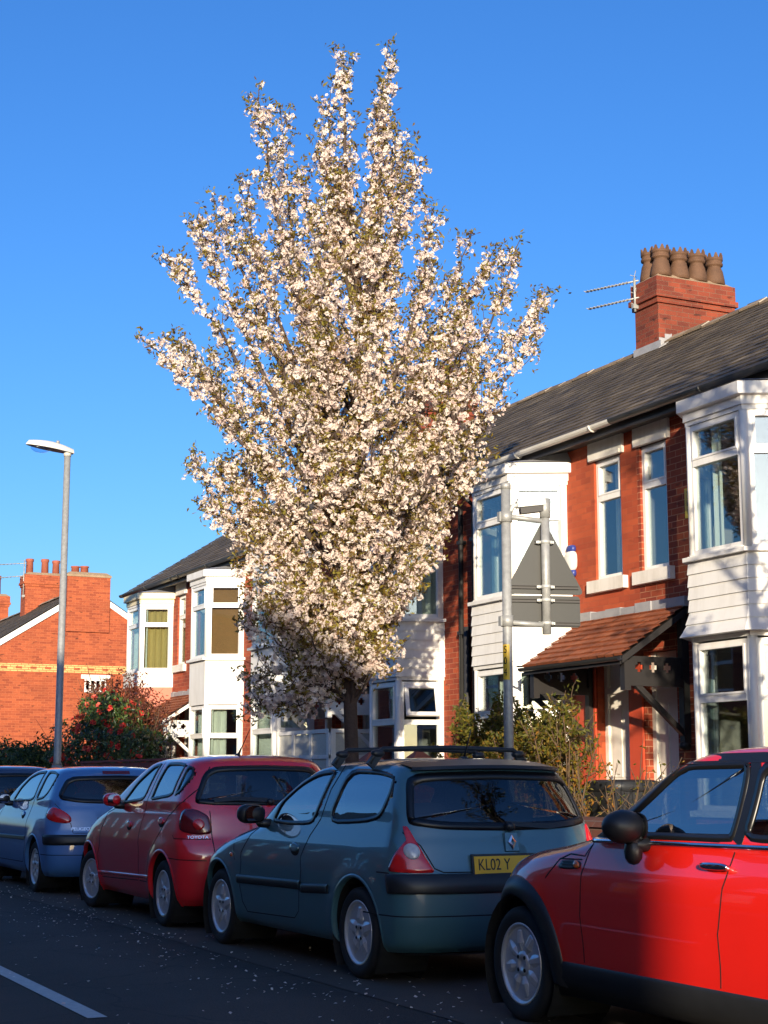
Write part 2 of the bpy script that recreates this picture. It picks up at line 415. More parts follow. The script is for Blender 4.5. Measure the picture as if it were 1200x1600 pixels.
class MB:
    """collects boxes, tubes, lathes and quads, then links them as ONE mesh object"""
    def __init__(self):
        self.v = []; self.f = []; self.m = []; self.s = []; self.r = []
    def quad(self, pts, mi=0, smooth=False, rnd=0.5):
        b = len(self.v)
        self.v += [tuple(p) for p in pts]
        self.f.append(tuple(range(b, b + len(pts)))); self.m.append(mi); self.s.append(smooth); self.r.append(rnd)
    def add(self, vs, fs, mi=0, smooth=False, rnd=0.5):
        b = len(self.v)
        self.v += [tuple(p) for p in vs]
        for f in fs:
            self.f.append(tuple(i + b for i in f)); self.m.append(mi); self.s.append(smooth); self.r.append(rnd)
    def box(self, x0, x1, y0, y1, z0, z1, mi=0, rnd=0.5):
        vs = [(x, y, z) for x in (x0, x1) for y in (y0, y1) for z in (z0, z1)]
        fs = [(0, 1, 3, 2), (4, 6, 7, 5), (0, 4, 5, 1), (2, 3, 7, 6), (0, 2, 6, 4), (1, 5, 7, 3)]
        self.add(vs, fs, mi, rnd=rnd)
    def hexa(self, a, b, mi=0, rnd=0.5):
        """two quads a (4 pts) and b (4 pts) joined into a solid"""
        fs = [(3, 2, 1, 0), (4, 5, 6, 7)] + [(i, (i + 1) % 4, 4 + (i + 1) % 4, 4 + i) for i in range(4)]
        self.add(list(a) + list(b), fs, mi, rnd=rnd)
    def beam(self, p, q, w, h, mi=0, up=(0, 0, 1)):
        p, q, up = Vector(p), Vector(q), Vector(up)
        d = (q - p).normalized()
        s = d.cross(up)
        if s.length < 1e-4:
            s = d.cross(Vector((1, 0, 0)))
        s.normalize()
        u = s.cross(d).normalized()
        A = [p + s * a * w / 2 + u * b * h / 2 for a, b in ((-1, -1), (1, -1), (1, 1), (-1, 1))]
        B = [v + (q - p) for v in A]
        self.hexa(A, B, mi)
    def tube(self, pts, rad, n=8, mi=0, cap=True):
        pts = [Vector(p) for p in pts]
        if not hasattr(rad, '__len__'):
            rad = [rad] * len(pts)
        b = len(self.v)
        ref = None
        for i, p in enumerate(pts):
            d = (pts[min(i + 1, len(pts) - 1)] - pts[max(i - 1, 0)])
            d = d.normalized() if d.length > 1e-9 else Vector((0, 0, 1))
            if ref is None:
                ref = d.orthogonal().normalized()
            ref = (ref - d * ref.dot(d))
            ref = ref.normalized() if ref.length > 1e-6 else d.orthogonal().normalized()
            o = d.cross(ref)
            for k in range(n):
                a = 2 * math.pi * k / n
                self.v.append(tuple(p + (ref * math.cos(a) + o * math.sin(a)) * rad[i]))
        for i in range(len(pts) - 1):
            for k in range(n):
                k2 = (k + 1) % n
                self.f.append((b + i * n + k, b + i * n + k2, b + (i + 1) * n + k2, b + (i + 1) * n + k))
                self.m.append(mi); self.s.append(True); self.r.append(0.5)
        if cap:
            self.f.append(tuple(b + k for k in range(n))[::-1]); self.m.append(mi); self.s.append(False); self.r.append(0.5)
            e = b + (len(pts) - 1) * n
            self.f.append(tuple(e + k for k in range(n))); self.m.append(mi); self.s.append(False); self.r.append(0.5)
    def lathe(self, prof, origin, axis='z', n=24, mi=0, smooth=True):
        """prof: list of (radius, height along axis)"""
        b = len(self.v)
        ox, oy, oz = origin
        for r, h in prof:
            for k in range(n):
                a = 2 * math.pi * k / n
                c, s = r * math.cos(a), r * math.sin(a)
                self.v.append({'z': (ox + c, oy + s, oz + h), 'x': (ox + h, oy + c, oz + s), 'y': (ox + c, oy + h, oz + s)}[axis])
        for i in range(len(prof) - 1):
            for k in range(n):
                k2 = (k + 1) % n
                self.f.append((b + i * n + k, b + i * n + k2, b + (i + 1) * n + k2, b + (i + 1) * n + k))
                self.m.append(mi); self.s.append(smooth); self.r.append(0.5)
        for e, rev in ((0, True), (len(prof) - 1, False)):
            if prof[e][0] > 1e-4:
                t = tuple(b + e * n + k for k in range(n))
                self.f.append(t[::-1] if rev else t); self.m.append(mi); self.s.append(False); self.r.append(0.5)
    def blob(self, c, r, e=1.0, n=20, mi=0, rot=None):
        """superellipsoid; e<1 boxier"""
        def pw(a, p):
            return math.copysign(abs(a) ** p, a)
        vs = []; m2 = n // 2
        for i in range(m2 + 1):
            ph = -math.pi / 2 + math.pi * i / m2
            for k in range(n):
                th = 2 * math.pi * k / n
                p = Vector((r[0] * pw(math.cos(ph), e) * pw(math.cos(th), e), r[1] * pw(math.cos(ph), e) * pw(math.sin(th), e), r[2] * pw(math.sin(ph), e)))
                if rot is not None:
                    p = rot @ p
                vs.append(tuple(p + Vector(c)))
        fs = []
        for i in range(m2):
            for k in range(n):
                fs.append((i * n + k, i * n + (k + 1) % n, (i + 1) * n + (k + 1) % n, (i + 1) * n + k))
        self.add(vs, fs, mi, smooth=True)
    def build(self, name, mats, parent=None, local=False, rnd=False):
        if not isinstance(mats, (list, tuple)):
            mats = [mats]
        me = bpy.data.meshes.new(name)
        v = self.v
        if parent is not None and not local:
            o = wloc(parent)
            v = [(a[0] - o.x, a[1] - o.y, a[2] - o.z) for a in v]
        me.from_pydata(v, [], self.f)
        for m in mats:
            me.materials.append(m)
        me.polygons.foreach_set('material_index', self.m)
        me.polygons.foreach_set('use_smooth', self.s)
        if rnd:
            at = me.attributes.new('rnd', 'FLOAT', 'FACE')
            at.data.foreach_set('value', self.r)
        me.update()
        ob = bpy.data.objects.new(name, me)
        col.objects.link(ob)
        if parent is not None:
            ob.parent = parent
        return ob

def tag(o, label=None, cat=None, group=None, kind=None):
    if label: o['label'] = label
    if cat: o['category'] = cat
    if group: o['group'] = group
    if kind: o['kind'] = kind
    return o

def empty(name, loc, label, cat, group=None):
    o = bpy.data.objects.new(name, None)
    o.empty_display_size = 0.2
    col.objects.link(o)
    o.location = loc
    return tag(o, label, cat, group)

def np_mesh(name, verts, faces, rnd, mats, parent=None, smooth=False):
    """verts (V,3), faces (F,4) -> one mesh quickly"""
    me = bpy.data.meshes.new(name)
    verts = np.asarray(verts, dtype=np.float32)
    if parent is not None:
        o = wloc(parent)
        verts = verts - np.array([o.x, o.y, o.z], dtype=np.float32)
    F = len(faces); k = faces.shape[1]
    me.vertices.add(len(verts)); me.vertices.foreach_set('co', verts.ravel())
    me.loops.add(F * k); me.loops.foreach_set('vertex_index', faces.astype(np.int32).ravel())
    me.polygons.add(F)
    me.polygons.foreach_set('loop_start', np.arange(F, dtype=np.int32) * k)
    me.polygons.foreach_set('loop_total', np.full(F, k, dtype=np.int32))
    me.polygons.foreach_set('use_smooth', np.full(F, smooth, dtype=bool))
    me.update(calc_edges=True)
    at = me.attributes.new('rnd', 'FLOAT', 'FACE')
    at.data.foreach_set('value', np.asarray(rnd, dtype=np.float32))
    for m in (mats if isinstance(mats, (list, tuple)) else [mats]):
        me.materials.append(m)
    ob = bpy.data.objects.new(name, me)
    col.objects.link(ob)
    if parent is not None:
        ob.parent = parent
    return ob

def rand_rot(n, up_bias=0.0, nrm=None):
    """n random rotation matrices whose z axis is a random (or given, jittered) normal"""
    z = RNG.normal(size=(n, 3))
    if nrm is not None:
        z = z * up_bias + nrm
    z /= np.linalg.norm(z, axis=1, keepdims=True) + 1e-9
    t = RNG.normal(size=(n, 3))
    x = np.cross(t, z); x /= np.linalg.norm(x, axis=1, keepdims=True) + 1e-9
    y = np.cross(z, x)
    return np.stack([x, y, z], axis=2)

def scatter(name, tv, tf, pos, rot, scl, mats, parent=None, rnd=None):
    tv = np.asarray(tv, float); tf = np.asarray(tf, int)
    n = len(pos)
    v = np.einsum('nij,kj->nki', rot, tv) * np.asarray(scl).reshape(n, 1, -1) + pos[:, None, :]
    f = tf[None] + (np.arange(n) * len(tv))[:, None, None]
    if rnd is None:
        rnd = RNG.random(n)
    r = np.repeat(rnd, len(tf))
    r = np.clip(r + RNG.normal(0, 0.12, len(r)), 0, 1)
    return np_mesh(name, v.reshape(-1, 3), f.reshape(-1, tf.shape[1]), r, mats, parent)

# leaf: two quads folded along the midrib; flower: six cupped petals
LEAF_V = [(0, -0.5, 0), (0.2, -0.1, 0.06), (0.0, 0.5, -0.06), (0.0, -0.02, 0), (-0.2, -0.1, 0.06)]
LEAF_F = [(0, 1, 2, 3), (0, 3, 2, 4)]
def flower_template(np_=6):
    v = []; f = []
    for k in range(np_):
        a = 2 * math.pi * k / np_
        for rr, da, z in ((0.06, 0.0, 0.0), (0.36, -0.52, 0.16 + 0.06 * (k % 2)), (0.52, 0.0, 0.22 - 0.1 * (k % 2)), (0.36, 0.52, 0.14 + 0.08 * (k % 2))):
            v.append((rr * math.cos(a + da), rr * math.sin(a + da), z))
        f.append((4 * k, 4 * k + 1, 4 * k + 2, 4 * k + 3))
    return v, f
FLOWER_V, FLOWER_F = flower_template(6)

def text_mesh(txt, size, mat, name, parent, mtx, ext=0.001, sx=1.0, align='CENTER'):
    cu = bpy.data.curves.new(name, 'FONT')
    cu.body = txt; cu.size = size; cu.extrude = ext
    cu.align_x = align; cu.align_y = 'CENTER'
    t = bpy.data.objects.new(name, cu)
    col.objects.link(t)
    bpy.context.view_layer.update()
    me = bpy.data.meshes.new_from_object(t.evaluated_get(bpy.context.evaluated_depsgraph_get()))
    bpy.data.objects.remove(t); bpy.data.curves.remove(cu)
    me.materials.clear(); me.materials.append(mat)
    me.transform(mtx @ Matrix.Diagonal((sx, 1, 1, 1)))
    o = bpy.data.objects.new(name, me)
    col.objects.link(o); o.parent = parent
    return o

# ------------------------------------------------------------------ the setting
XW, XB = 10.85, 10.2          # house front wall plane, bay front plane
KERB = 6.42
def sheet(name, x0, x1, y0, y1, z, mat):
    mb = MB()
    mb.quad([(x0, y0, z), (x1, y0, z), (x1, y1, z), (x0, y1, z)])
    return tag(mb.build(name, mat), kind='structure')
sheet('ground', -600, 600, -600, 900, -0.03, M['ground'])
sheet('road', -1.5, KERB, -60, 160, 0.0, M['asphalt'])
sheet('parking_strip', 4.15, KERB - 0.02, -60, 160, 0.004, M['strip'])
sheet('side_road', KERB, 60, 42.3, 47.0, 0.001, M['asphalt'])
def slab(name, x0, x1, y0, y1, z0, z1, mat):
    mb = MB(); mb.box(x0, x1, y0, y1, z0, z1)
    return tag(mb.build(name, mat), kind='structure')
slab('pavement', KERB + 0.13, 8.05, -60, 42.1, -0.05, 0.115, M['paving'])
slab('pavement', KERB + 0.13, 8.6, 47.2, 160, -0.05, 0.115, M['paving'])
slab('pavement', -3.4, -1.63, -60, 160, -0.05, 0.115, M['paving'])
def kerb_line(x0, x1, y0, y1):
    mb = MB(); y = y0; r = random.Random(3)
    while y < y1:
        d = r.uniform(-0.004, 0.004)
        mb.box(x0 + d, x1 + d, y + 0.004, min(y1, y + 0.91), -0.05, 0.12 + r.uniform(-.003, .003))
        y += 0.915
    return tag(mb.build('kerb', M['kerb']), kind='structure')
kerb_line(KERB, KERB + 0.13, -6, 42.1)
kerb_line(KERB, KERB + 0.13, 47.2, 90)
kerb_line(-1.63, -1.5, -6, 60)
slab('garden_ground', 8.05, 30, -60, 42.1, -0.05, 0.13, M['soil'])
slab('garden_ground', 8.6, 40, 47.2, 160, -0.05, 0.13, M['soil'])
slab('garden_ground', -40, -3.4, -60, 160, -0.05, 0.13, M['soil'])
for i, y in enumerate((8.75, 16.6, 24.5, 32.4, 40.3)):
    mb = MB()
    mb.quad([(2.41, y, 0.0045), (2.52, y, 0.0045), (2.52, y + 4.0, 0.0045), (2.41, y + 4.0, 0.0045)])
    tag(mb.build('road_marking', M['line']), kind='structure')

# ------------------------------------------------------------------ terraced houses
def wall_x(mb, x, y0, y1, z0, z1, holes, mi=0, depth=0.0, n=-1):
    """wall facing -x (or +x) with rectangular openings; depth adds reveals going inward"""
    ys = sorted({y0, y1} | {v for h in holes for v in h[:2] if y0 < v < y1})
    zs = sorted({z0, z1} | {v for h in holes for v in h[2:4] if z0 < v < z1})
    for i in range(len(ys) - 1):
        for j in range(len(zs) - 1):
            cy, cz = (ys[i] + ys[i + 1]) / 2, (zs[j] + zs[j + 1]) / 2
            if any(h[0] < cy < h[1] and h[2] < cz < h[3] for h in holes):
                continue
            q = [(x, ys[i], zs[j]), (x, ys[i], zs[j + 1]), (x, ys[i + 1], zs[j + 1]), (x, ys[i + 1], zs[j])]
            mb.quad(q if n < 0 else q[::-1], mi)
    for h in holes:
        if len(h) > 4 and h[4]:
            d = h[4] * -n
            a, b, c, e = h[:4]
            for p, q in (((a, c), (a, e)), ((a, e), (b, e)), ((b, e), (b, c)), ((b, c), (a, c))):
                mb.quad([(x, p[0], p[1]), (x + d, p[0], p[1]), (x + d, q[0], q[1]), (x, q[0], q[1])], mi)

class Face:
    """local frame on a vertical face: a along p0->p1, d outward"""
    def __init__(self, p0, p1, out=None):
        self.p = Vector((p0[0], p0[1], 0)); q = Vector((p1[0], p1[1], 0))
        self.L = (q - self.p).length
        self.t = (q - self.p).normalized()
        self.n = Vector((self.t.y, -self.t.x, 0))
        if out is not None and self.n.dot(Vector((out[0], out[1], 0))) < 0:
            self.n = -self.n
    def P(self, a, z, d=0.0):
        v = self.p + self.t * a + self.n * d
        return (v.x, v.y, z)
    def bar(self, mb, a0, a1, z0, z1, d0, d1, mi=0):
        A = [self.P(a0, z0, d0), self.P(a1, z0, d0), self.P(a1, z0, d1), self.P(a0, z0, d1)]
        B = [self.P(a0, z1, d0), self.P(a1, z1, d0), self.P(a1, z1, d1), self.P(a0, z1, d1)]
        mb.hexa(A, B, mi)

def curtain_mesh(fc, a0, a1, z0, z1, d, folds, amp, mb):
    n = max(6, int(folds * 6))
    pts = [(a0 + (a1 - a0) * i / n, d + amp * math.sin(i / n * folds * 2 * math.pi + 0.6 * math.sin(i))) for i in range(n + 1)]
    for i in range(n):
        mb.quad([fc.P(pts[i][0], z0, pts[i][1]), fc.P(pts[i + 1][0], z0, pts[i + 1][1]), fc.P(pts[i + 1][0], z1, pts[i + 1][1]), fc.P(pts[i][0], z1, pts[i][1])], smooth=True)

def window(parent, fc, a0, a1, z0, z1, d=0.0, transom=0.70, rail=0.06, frame=None, cur=None, mull=(), sash_open=False, glass=None, label=None):
    """frame mesh (window) > pane, curtain"""
    frame = frame or M['white']; glass = glass or M['glass']
    mb = MB()
    D0, D1 = d - 0.035, d + 0.035
    fc.bar(mb, a0, a0 + rail, z0, z1, D0, D1)
    fc.bar(mb, a1 - rail, a1, z0, z1, D0, D1)
    fc.bar(mb, a0 + rail, a1 - rail, z0, z0 + rail, D0, D1)
    fc.bar(mb, a0 + rail, a1 - rail, z1 - rail, z1, D0, D1)
    edges = [a0 + rail] + [v for m_ in mull for v in (m_ - rail / 2, m_ + rail / 2)] + [a1 - rail]
    for m_ in mull:
        fc.bar(mb, m_ - rail / 2, m_ + rail / 2, z0 + rail, z1 - rail, D0, D1)
    zt = None
    if transom:
        zt = z0 + (z1 - z0) * transom
        for i in range(0, len(edges), 2):
            fc.bar(mb, edges[i], edges[i + 1], zt - 0.035, zt + 0.035, D0, D1 + 0.006)
            if not sash_open:   # slimmer opening-light frame of the top light
                e0, e1 = edges[i], edges[i + 1]
                s = 0.022
                fc.bar(mb, e0, e0 + s, zt + 0.036, z1 - rail, D0 + 0.02, D1 + 0.014)
                fc.bar(mb, e1 - s, e1, zt + 0.036, z1 - rail, D0 + 0.02, D1 + 0.014)
                fc.bar(mb, e0 + s, e1 - s, z1 - rail - s, z1 - rail - 0.001, D0 + 0.02, D1 + 0.014)
                fc.bar(mb, e0 + s, e1 - s, zt + 0.036, zt + 0.036 + s, D0 + 0.02, D1 + 0.014)
    # outer sill drip
    fc.bar(mb, a0 - 0.01, a1 + 0.01, z0 - 0.035, z0 - 0.001, D0, D1 + 0.04)
    w = mb.build('window', frame, parent)
    if label: w['label'] = label
    pb = MB()
    for i in range(0, len(edges), 2):
        zb = [(z0 + rail, (zt - 0.035) if zt else z1 - rail)] + ([(zt + 0.035, z1 - rail)] if zt and not sash_open else [])
        for lo, hi in zb:
            fc.bar(pb, edges[i], edges[i + 1], lo, hi, d - 0.006, d + 0.006)
    pb.build('pane', glass, w)
    if sash_open and zt:
        sb = MB(); e0, e1 = edges[0], edges[-1]; H = z1 - rail - zt - 0.04
        ang = math.radians(24); s = 0.055
        f2 = Face((0, 0), (1, 0))
        def Q(a, h, dd):
            zz = z1 - rail - h * math.cos(ang) + dd * math.sin(ang)
            return fc.P(a, zz, D1 + 0.01 + h * math.sin(ang) + dd * math.cos(ang))
        def qb(a0_, a1_, h0, h1, t0, t1, m_):
            sb.hexa([Q(a0_, h0, t0), Q(a1_, h0, t0), Q(a1_, h0, t1), Q(a0_, h0, t1)], [Q(a0_, h1, t0), Q(a1_, h1, t0), Q(a1_, h1, t1), Q(a0_, h1, t1)], m_)
        qb(e0, e0 + s, 0, H, -.02, .02, 0); qb(e1 - s, e1, 0, H, -.02, .02, 0)
        qb(e0 + s, e1 - s, 0, s, -.02, .02, 0); qb(e0 + s, e1 - s, H - s, H, -.02, .02, 0)
        qb(e0 + s, e1 - s, s, H - s, -.004, .004, 1)
        sb.build('open_light', [frame, glass], w)
    for kind, ca0, ca1 in (cur or []):
        cb = MB()
        if kind == 'blind':
            fc.bar(cb, ca0, ca1, z0 + 0.05, z1, d - 0.10, d - 0.085)
            cb.build('blind', M['blind'], w)
        else:
            curtain_mesh(fc, ca0, ca1, z0 - 0.1, z1, d - 0.14, max(1.5, (ca1 - ca0) / 0.13), 0.022, cb)
            cb.build('curtain', M['curtain_y'] if kind == 'gold' else M['curtain'], w)
    return w

EAVE_X, EAVE_Z, RIDGE_X, RIDGE_Z = 10.52, 5.53, 14.4, 8.0
BACK_X = 18.3
def rows_roof(mb, p_low, p_high, y0, y1, course, width, lip, seed, jit=0.006):
    """real overlapping slates / tiles: slope from p_low (x,z) to p_high (x,z), running along y"""
    r = random.Random(seed)
    (xl, zl), (xh, zh) = p_low, p_high
    S = math.hypot(xh - xl, zh - zl)
    ux, uz = (xh - xl) / S, (zh - zl) / S
    nx, nz = -uz, ux
    if nz < 0: nx, nz = -nx, -nz
    n = max(1, int(round(S / course))); c = S / n
    for i in range(n):
        s0, s1 = i * c, (i + 1) * c
        tone = r.uniform(-0.12, 0.12)
        y = y0 - (width / 2 if i % 2 else 0)
        while y < y1:
            a, b = max(y, y0), min(y + width, y1)
            y += width
            if b - a < 0.02: continue
            h = lip + r.uniform(0, jit); o = r.uniform(-0.008, 0.004)
            def P(s, yy, hh): return (xl + ux * s + nx * hh, yy, zl + uz * s + nz * hh)
            rv = min(1, max(0, r.gauss(0.45 + tone * .7, 0.15)))
            g = 0.0015
            mb.quad([P(s0 + o, a + g, h), P(s0 + o, b - g, h + r.uniform(-.003, .003)), P(s1 + 0.02, b - g, 0.004), P(s1 + 0.02, a + g, 0.004)], 0, rnd=rv)
            mb.quad([P(s0 + o, a + g, h), P(s0 + o, a + g, -0.004), P(s0 + o, b - g, -0.004), P(s0 + o, b - g, h)], 0, rnd=rv * 0.6)

def chimney(parent, x0, x1, y0, y1, zb, zt, brick, pots, pot_mat, crown, corbel=True, pot_h=0.55, pot_r=0.12):
    mb = MB()
    mb.box(x0, x1, y0, y1, zb, zt - 0.42, 0)
    if corbel:
        for k, (e, a, b) in enumerate(((0.035, -0.42, -0.335), (0.075, -0.335, -0.25), (0.045, -0.25, 0.0))):
            mb.box(x0 - e, x1 + e, y0 - e, y1 + e, zt + a, zt + b, 0)
    else:
        mb.box(x0, x1, y0, y1, zt - 0.42, zt - 0.06, 0)
        mb.box(x0 - 0.03, x1 + 0.03, y0 - 0.03, y1 + 0.03, zt - 0.06, zt, 1)
    e = 0.03
    a = [(x0 - e, y0 - e, zt), (x1 + e, y0 - e, zt), (x1 + e, y1 + e, zt), (x0 - e, y1 + e, zt)]
    b = [(x0 + .1, y0 + .1, zt + 0.10), (x1 - .1, y0 + .1, zt + 0.10), (x1 - .1, y1 - .1, zt + 0.10), (x0 + .1, y1 - .1, zt + 0.10)]
    mb.hexa(a, b, 1)
    c = mb.build('chimney', [brick, M['mortar']], parent)
    rr = random.Random(int(y0 * 10))
    for (px, py) in pots:
        pb = MB()
        h = pot_h * rr.uniform(0.95, 1.05); r = pot_r
        if crown:
            pb.lathe([(r * 1.25, 0), (r * 1.2, 0.08), (r * 1.0, h * 0.45), (r * 0.82, h * 0.56), (r * 0.80, h * 0.62), (r * 1.04, h * 0.64), (r * 1.06, h * 0.70), (r * 0.98, h * 0.71), (r * 0.98, h * 0.80), (r * 1.06, h * 0.81), (r * 1.06, h * 0.88), (r * 0.8, h * 0.88), (r * 0.75, h * 0.4)], (px, py, zt + 0.05), 'z', 16)
            for k in range(8):   # castellated crown
                a0 = 2 * math.pi * (k + 0.12) / 8; a1 = 2 * math.pi * (k + 0.88) / 8; am = (a0 + a1) / 2
                zb_, zt_ = zt + 0.05 + h * 0.875, zt + 0.05 + h * 1.03
                def pt(a_, q, z_): return (px + q * r * math.cos(a_), py + q * r * math.sin(a_), z_)
                pb.hexa([pt(a0, .84, zb_), pt(a1, .84, zb_), pt(a1, 1.06, zb_), pt(a0, 1.06, zb_)],
                        [pt(am - .08, .86, zt_), pt(am + .08, .86, zt_), pt(am + .08, 1.04, zt_), pt(am - .08, 1.04, zt_)])
        else:
            pb.lathe([(r * 1.05, 0), (r * 0.95, h * 0.8), (r * 1.12, h * 0.84), (r * 1.15, h * 0.95), (r * 1.02, h), (r * 0.8, h), (r * 0.75, h * 0.5)], (px, py, zt + 0.05), 'z', 14)
        pb.build('chimney_pot', pot_mat, c)
    return c

def bay(parent, yn, f0, f1, yf, brick, style, spec):
    """two-storey canted bay: masonry and board faces as one part; its windows are parts of the house"""
    base = [Vector((XW, yn)), Vector((XB, f0)), Vector((XB, f1)), Vector((XW, yf))]
    segn = []
    for i in range(3):
        t = (base[i + 1] - base[i]).normalized()
        n = Vector((t.y, -t.x))
        if n.x > 0: n = -n
        segn.append(n)
    def ring(d):
        out = [base[0] + segn[0] * d]
        out[0] = Vector((XW, base[0].y - d / max(0.3, abs(segn[0].y)) if segn[0].y < 0 else base[0].y))
        for i in (1, 2):
            b = (segn[i - 1] + segn[i]); b = b / b.length_squared * 2
            out.append(base[i] + b * d)
        out.append(Vector((XW, base[3].y + d / max(0.3, abs(segn[2].y)))))
        return out
    def band(mb, r0, z0, r1, z1, mi=0):
        A, B = ring(r0), ring(r1)
        for i in range(3):
            mb.quad([(A[i].x, A[i].y, z0), (A[i + 1].x, A[i + 1].y, z0), (B[i + 1].x, B[i + 1].y, z1), (B[i].x, B[i].y, z1)][::-1], mi)
    def lid(mb, r, z, mi=0):
        A = ring(r); mb.quad([(p.x, p.y, z) for p in A], mi)
    mb = MB()
    zl0, zl1, zu0, zu1 = 0.95, 2.72, 3.60, 5.06
    band(mb, 0.03, 0.1, 0.03, zl0 - 0.06, 1)
    band(mb, 0.03, zl0 - 0.06, 0.09, zl0 - 0.06, 0); band(mb, 0.09, zl0 - 0.06, 0.09, zl0, 0); band(mb, 0.09, zl0, 0.0, zl0 + 0.01, 0)
    # panel between the storeys
    pz0, pz1 = zl1 + 0.02, zu0 - 0.06
    if style == 'boards':
        nb = 6; h = (pz1 - pz0) / nb
        fl = spec.get('flare', 0.0)
        for k in range(nb):
            a = pz0 + k * h
            e = fl * max(0, 1 - k / 1.5)
            e2 = fl * max(0, 1 - (k + 1) / 1.5)
            band(mb, 0.045 + e, a, 0.030 + e2, a + h, 0)
            band(mb, 0.030 + e, a, 0.045 + e, a, 0)
        band(mb, -0.02, pz0, 0.045 + fl, pz0, 0)
    else:
        band(mb, 0.02, pz0, 0.02, pz1, 0); band(mb, -0.02, pz0, 0.02, pz0, 0)
        if style == 'band':
            band(mb, 0.06, pz1 - 0.30, 0.06, pz1, 0); band(mb, 0.02, pz1 - 0.30, 0.06, pz1 - 0.30, 0)
            band(mb, 0.03, pz0, 0.03, pz1 - 0.31, 2)
    band(mb, 0.025, pz1, 0.085, pz1, 0); band(mb, 0.085, pz1, 0.085, pz1 + 0.045, 0); band(mb, 0.085, pz1 + 0.045, -0.03, pz1 + 0.06, 0)
    # fascia and lead roof
    fz = zu1
    fm = 3 if spec.get('cream') else 0
    band(mb, 0.0, fz, 0.04, fz, fm); band(mb, 0.04, fz, 0.04, fz + 0.09, fm); band(mb, 0.04, fz + 0.09, 0.10, fz + 0.10, fm)
    band(mb, 0.10, fz + 0.10, 0.10, fz + 0.23, fm)
    A = ring(0.11); z1 = fz + 0.235
    mb.quad([(p.x, p.y, z1) for p in A], 4)
    Bt = [(XW, A[0].y + 0.1, z1 + 0.16), (10.6, A[1].y + 0.12, z1 + 0.10), (10.6, A[2].y - 0.12, z1 + 0.10), (XW, A[3].y - 0.1, z1 + 0.16)]
    for i in range(3):
        mb.quad([(A[i].x, A[i].y, z1 + .004), (A[i + 1].x, A[i + 1].y, z1 + .004), Bt[i + 1], Bt[i]], 4)
    mb.quad(Bt, 4)
    # ceilings / floors inside the bay
    for z in (zl0 - 0.05, zl1 + 0.01, zu0 - 0.02, zu1 + 0.01):
        lid(mb, -0.01, z, 5)
    # corner posts
    for z0, zz1 in ((zl0, zl1 + 0.02), (zu0, zu1)):
        for i in (1, 2):
            p = ring(0.0)[i]; d = 0.055
            mb.tube([(p.x + 0.03, p.y + (0.02 if i == 1 else -0.02), z0), (p.x + 0.03, p.y + (0.02 if i == 1 else -0.02), zz1)], 0.052, 8, 0)
        for i in (0, 3):
            p = ring(0.0)[i]; s = 1 if i == 0 else -1
            mb.box(p.x - 0.09, p.x, min(p.y, p.y + s * 0.07) , max(p.y, p.y + s * 0.07), z0, zz1, 0)
        # head rail above the lights
        band(mb, 0.02, zz1 - 0.05, 0.02, zz1, 0)
    b = mb.build('bay', [M['white_b'], spec.get('plinth', brick), spec.get('paint', M['pink_paint']), M['cream'], M['lead'], M['plaster']], parent)
    for lev, (z0, z1_) in (('low', (zl0 + 0.01, zl1 - 0.05)), ('up', (zu0 + 0.01, zu1 - 0.05))):
        for i, nm in ((0, 'near'), (1, 'front'), (2, 'far')):
            fc = Face(base[i], base[i + 1], (segn[i].x, segn[i].y))
            s = spec.get(lev + '_' + nm, {})
            m0 = 0.048; a0, a1 = m0, fc.L - m0
            if fc.L < 0.3: continue
            cur = [(k, fc.L * u0, fc.L * u1) for k, u0, u1 in s.get('cur', [])]
            window(parent, fc, a0, a1, z0, z1_, d=-0.03, transom=s.get('transom', 0.70 if lev == 'up' else 0.66), cur=cur, sash_open=s.get('open', False), rail=0.048)
    return b

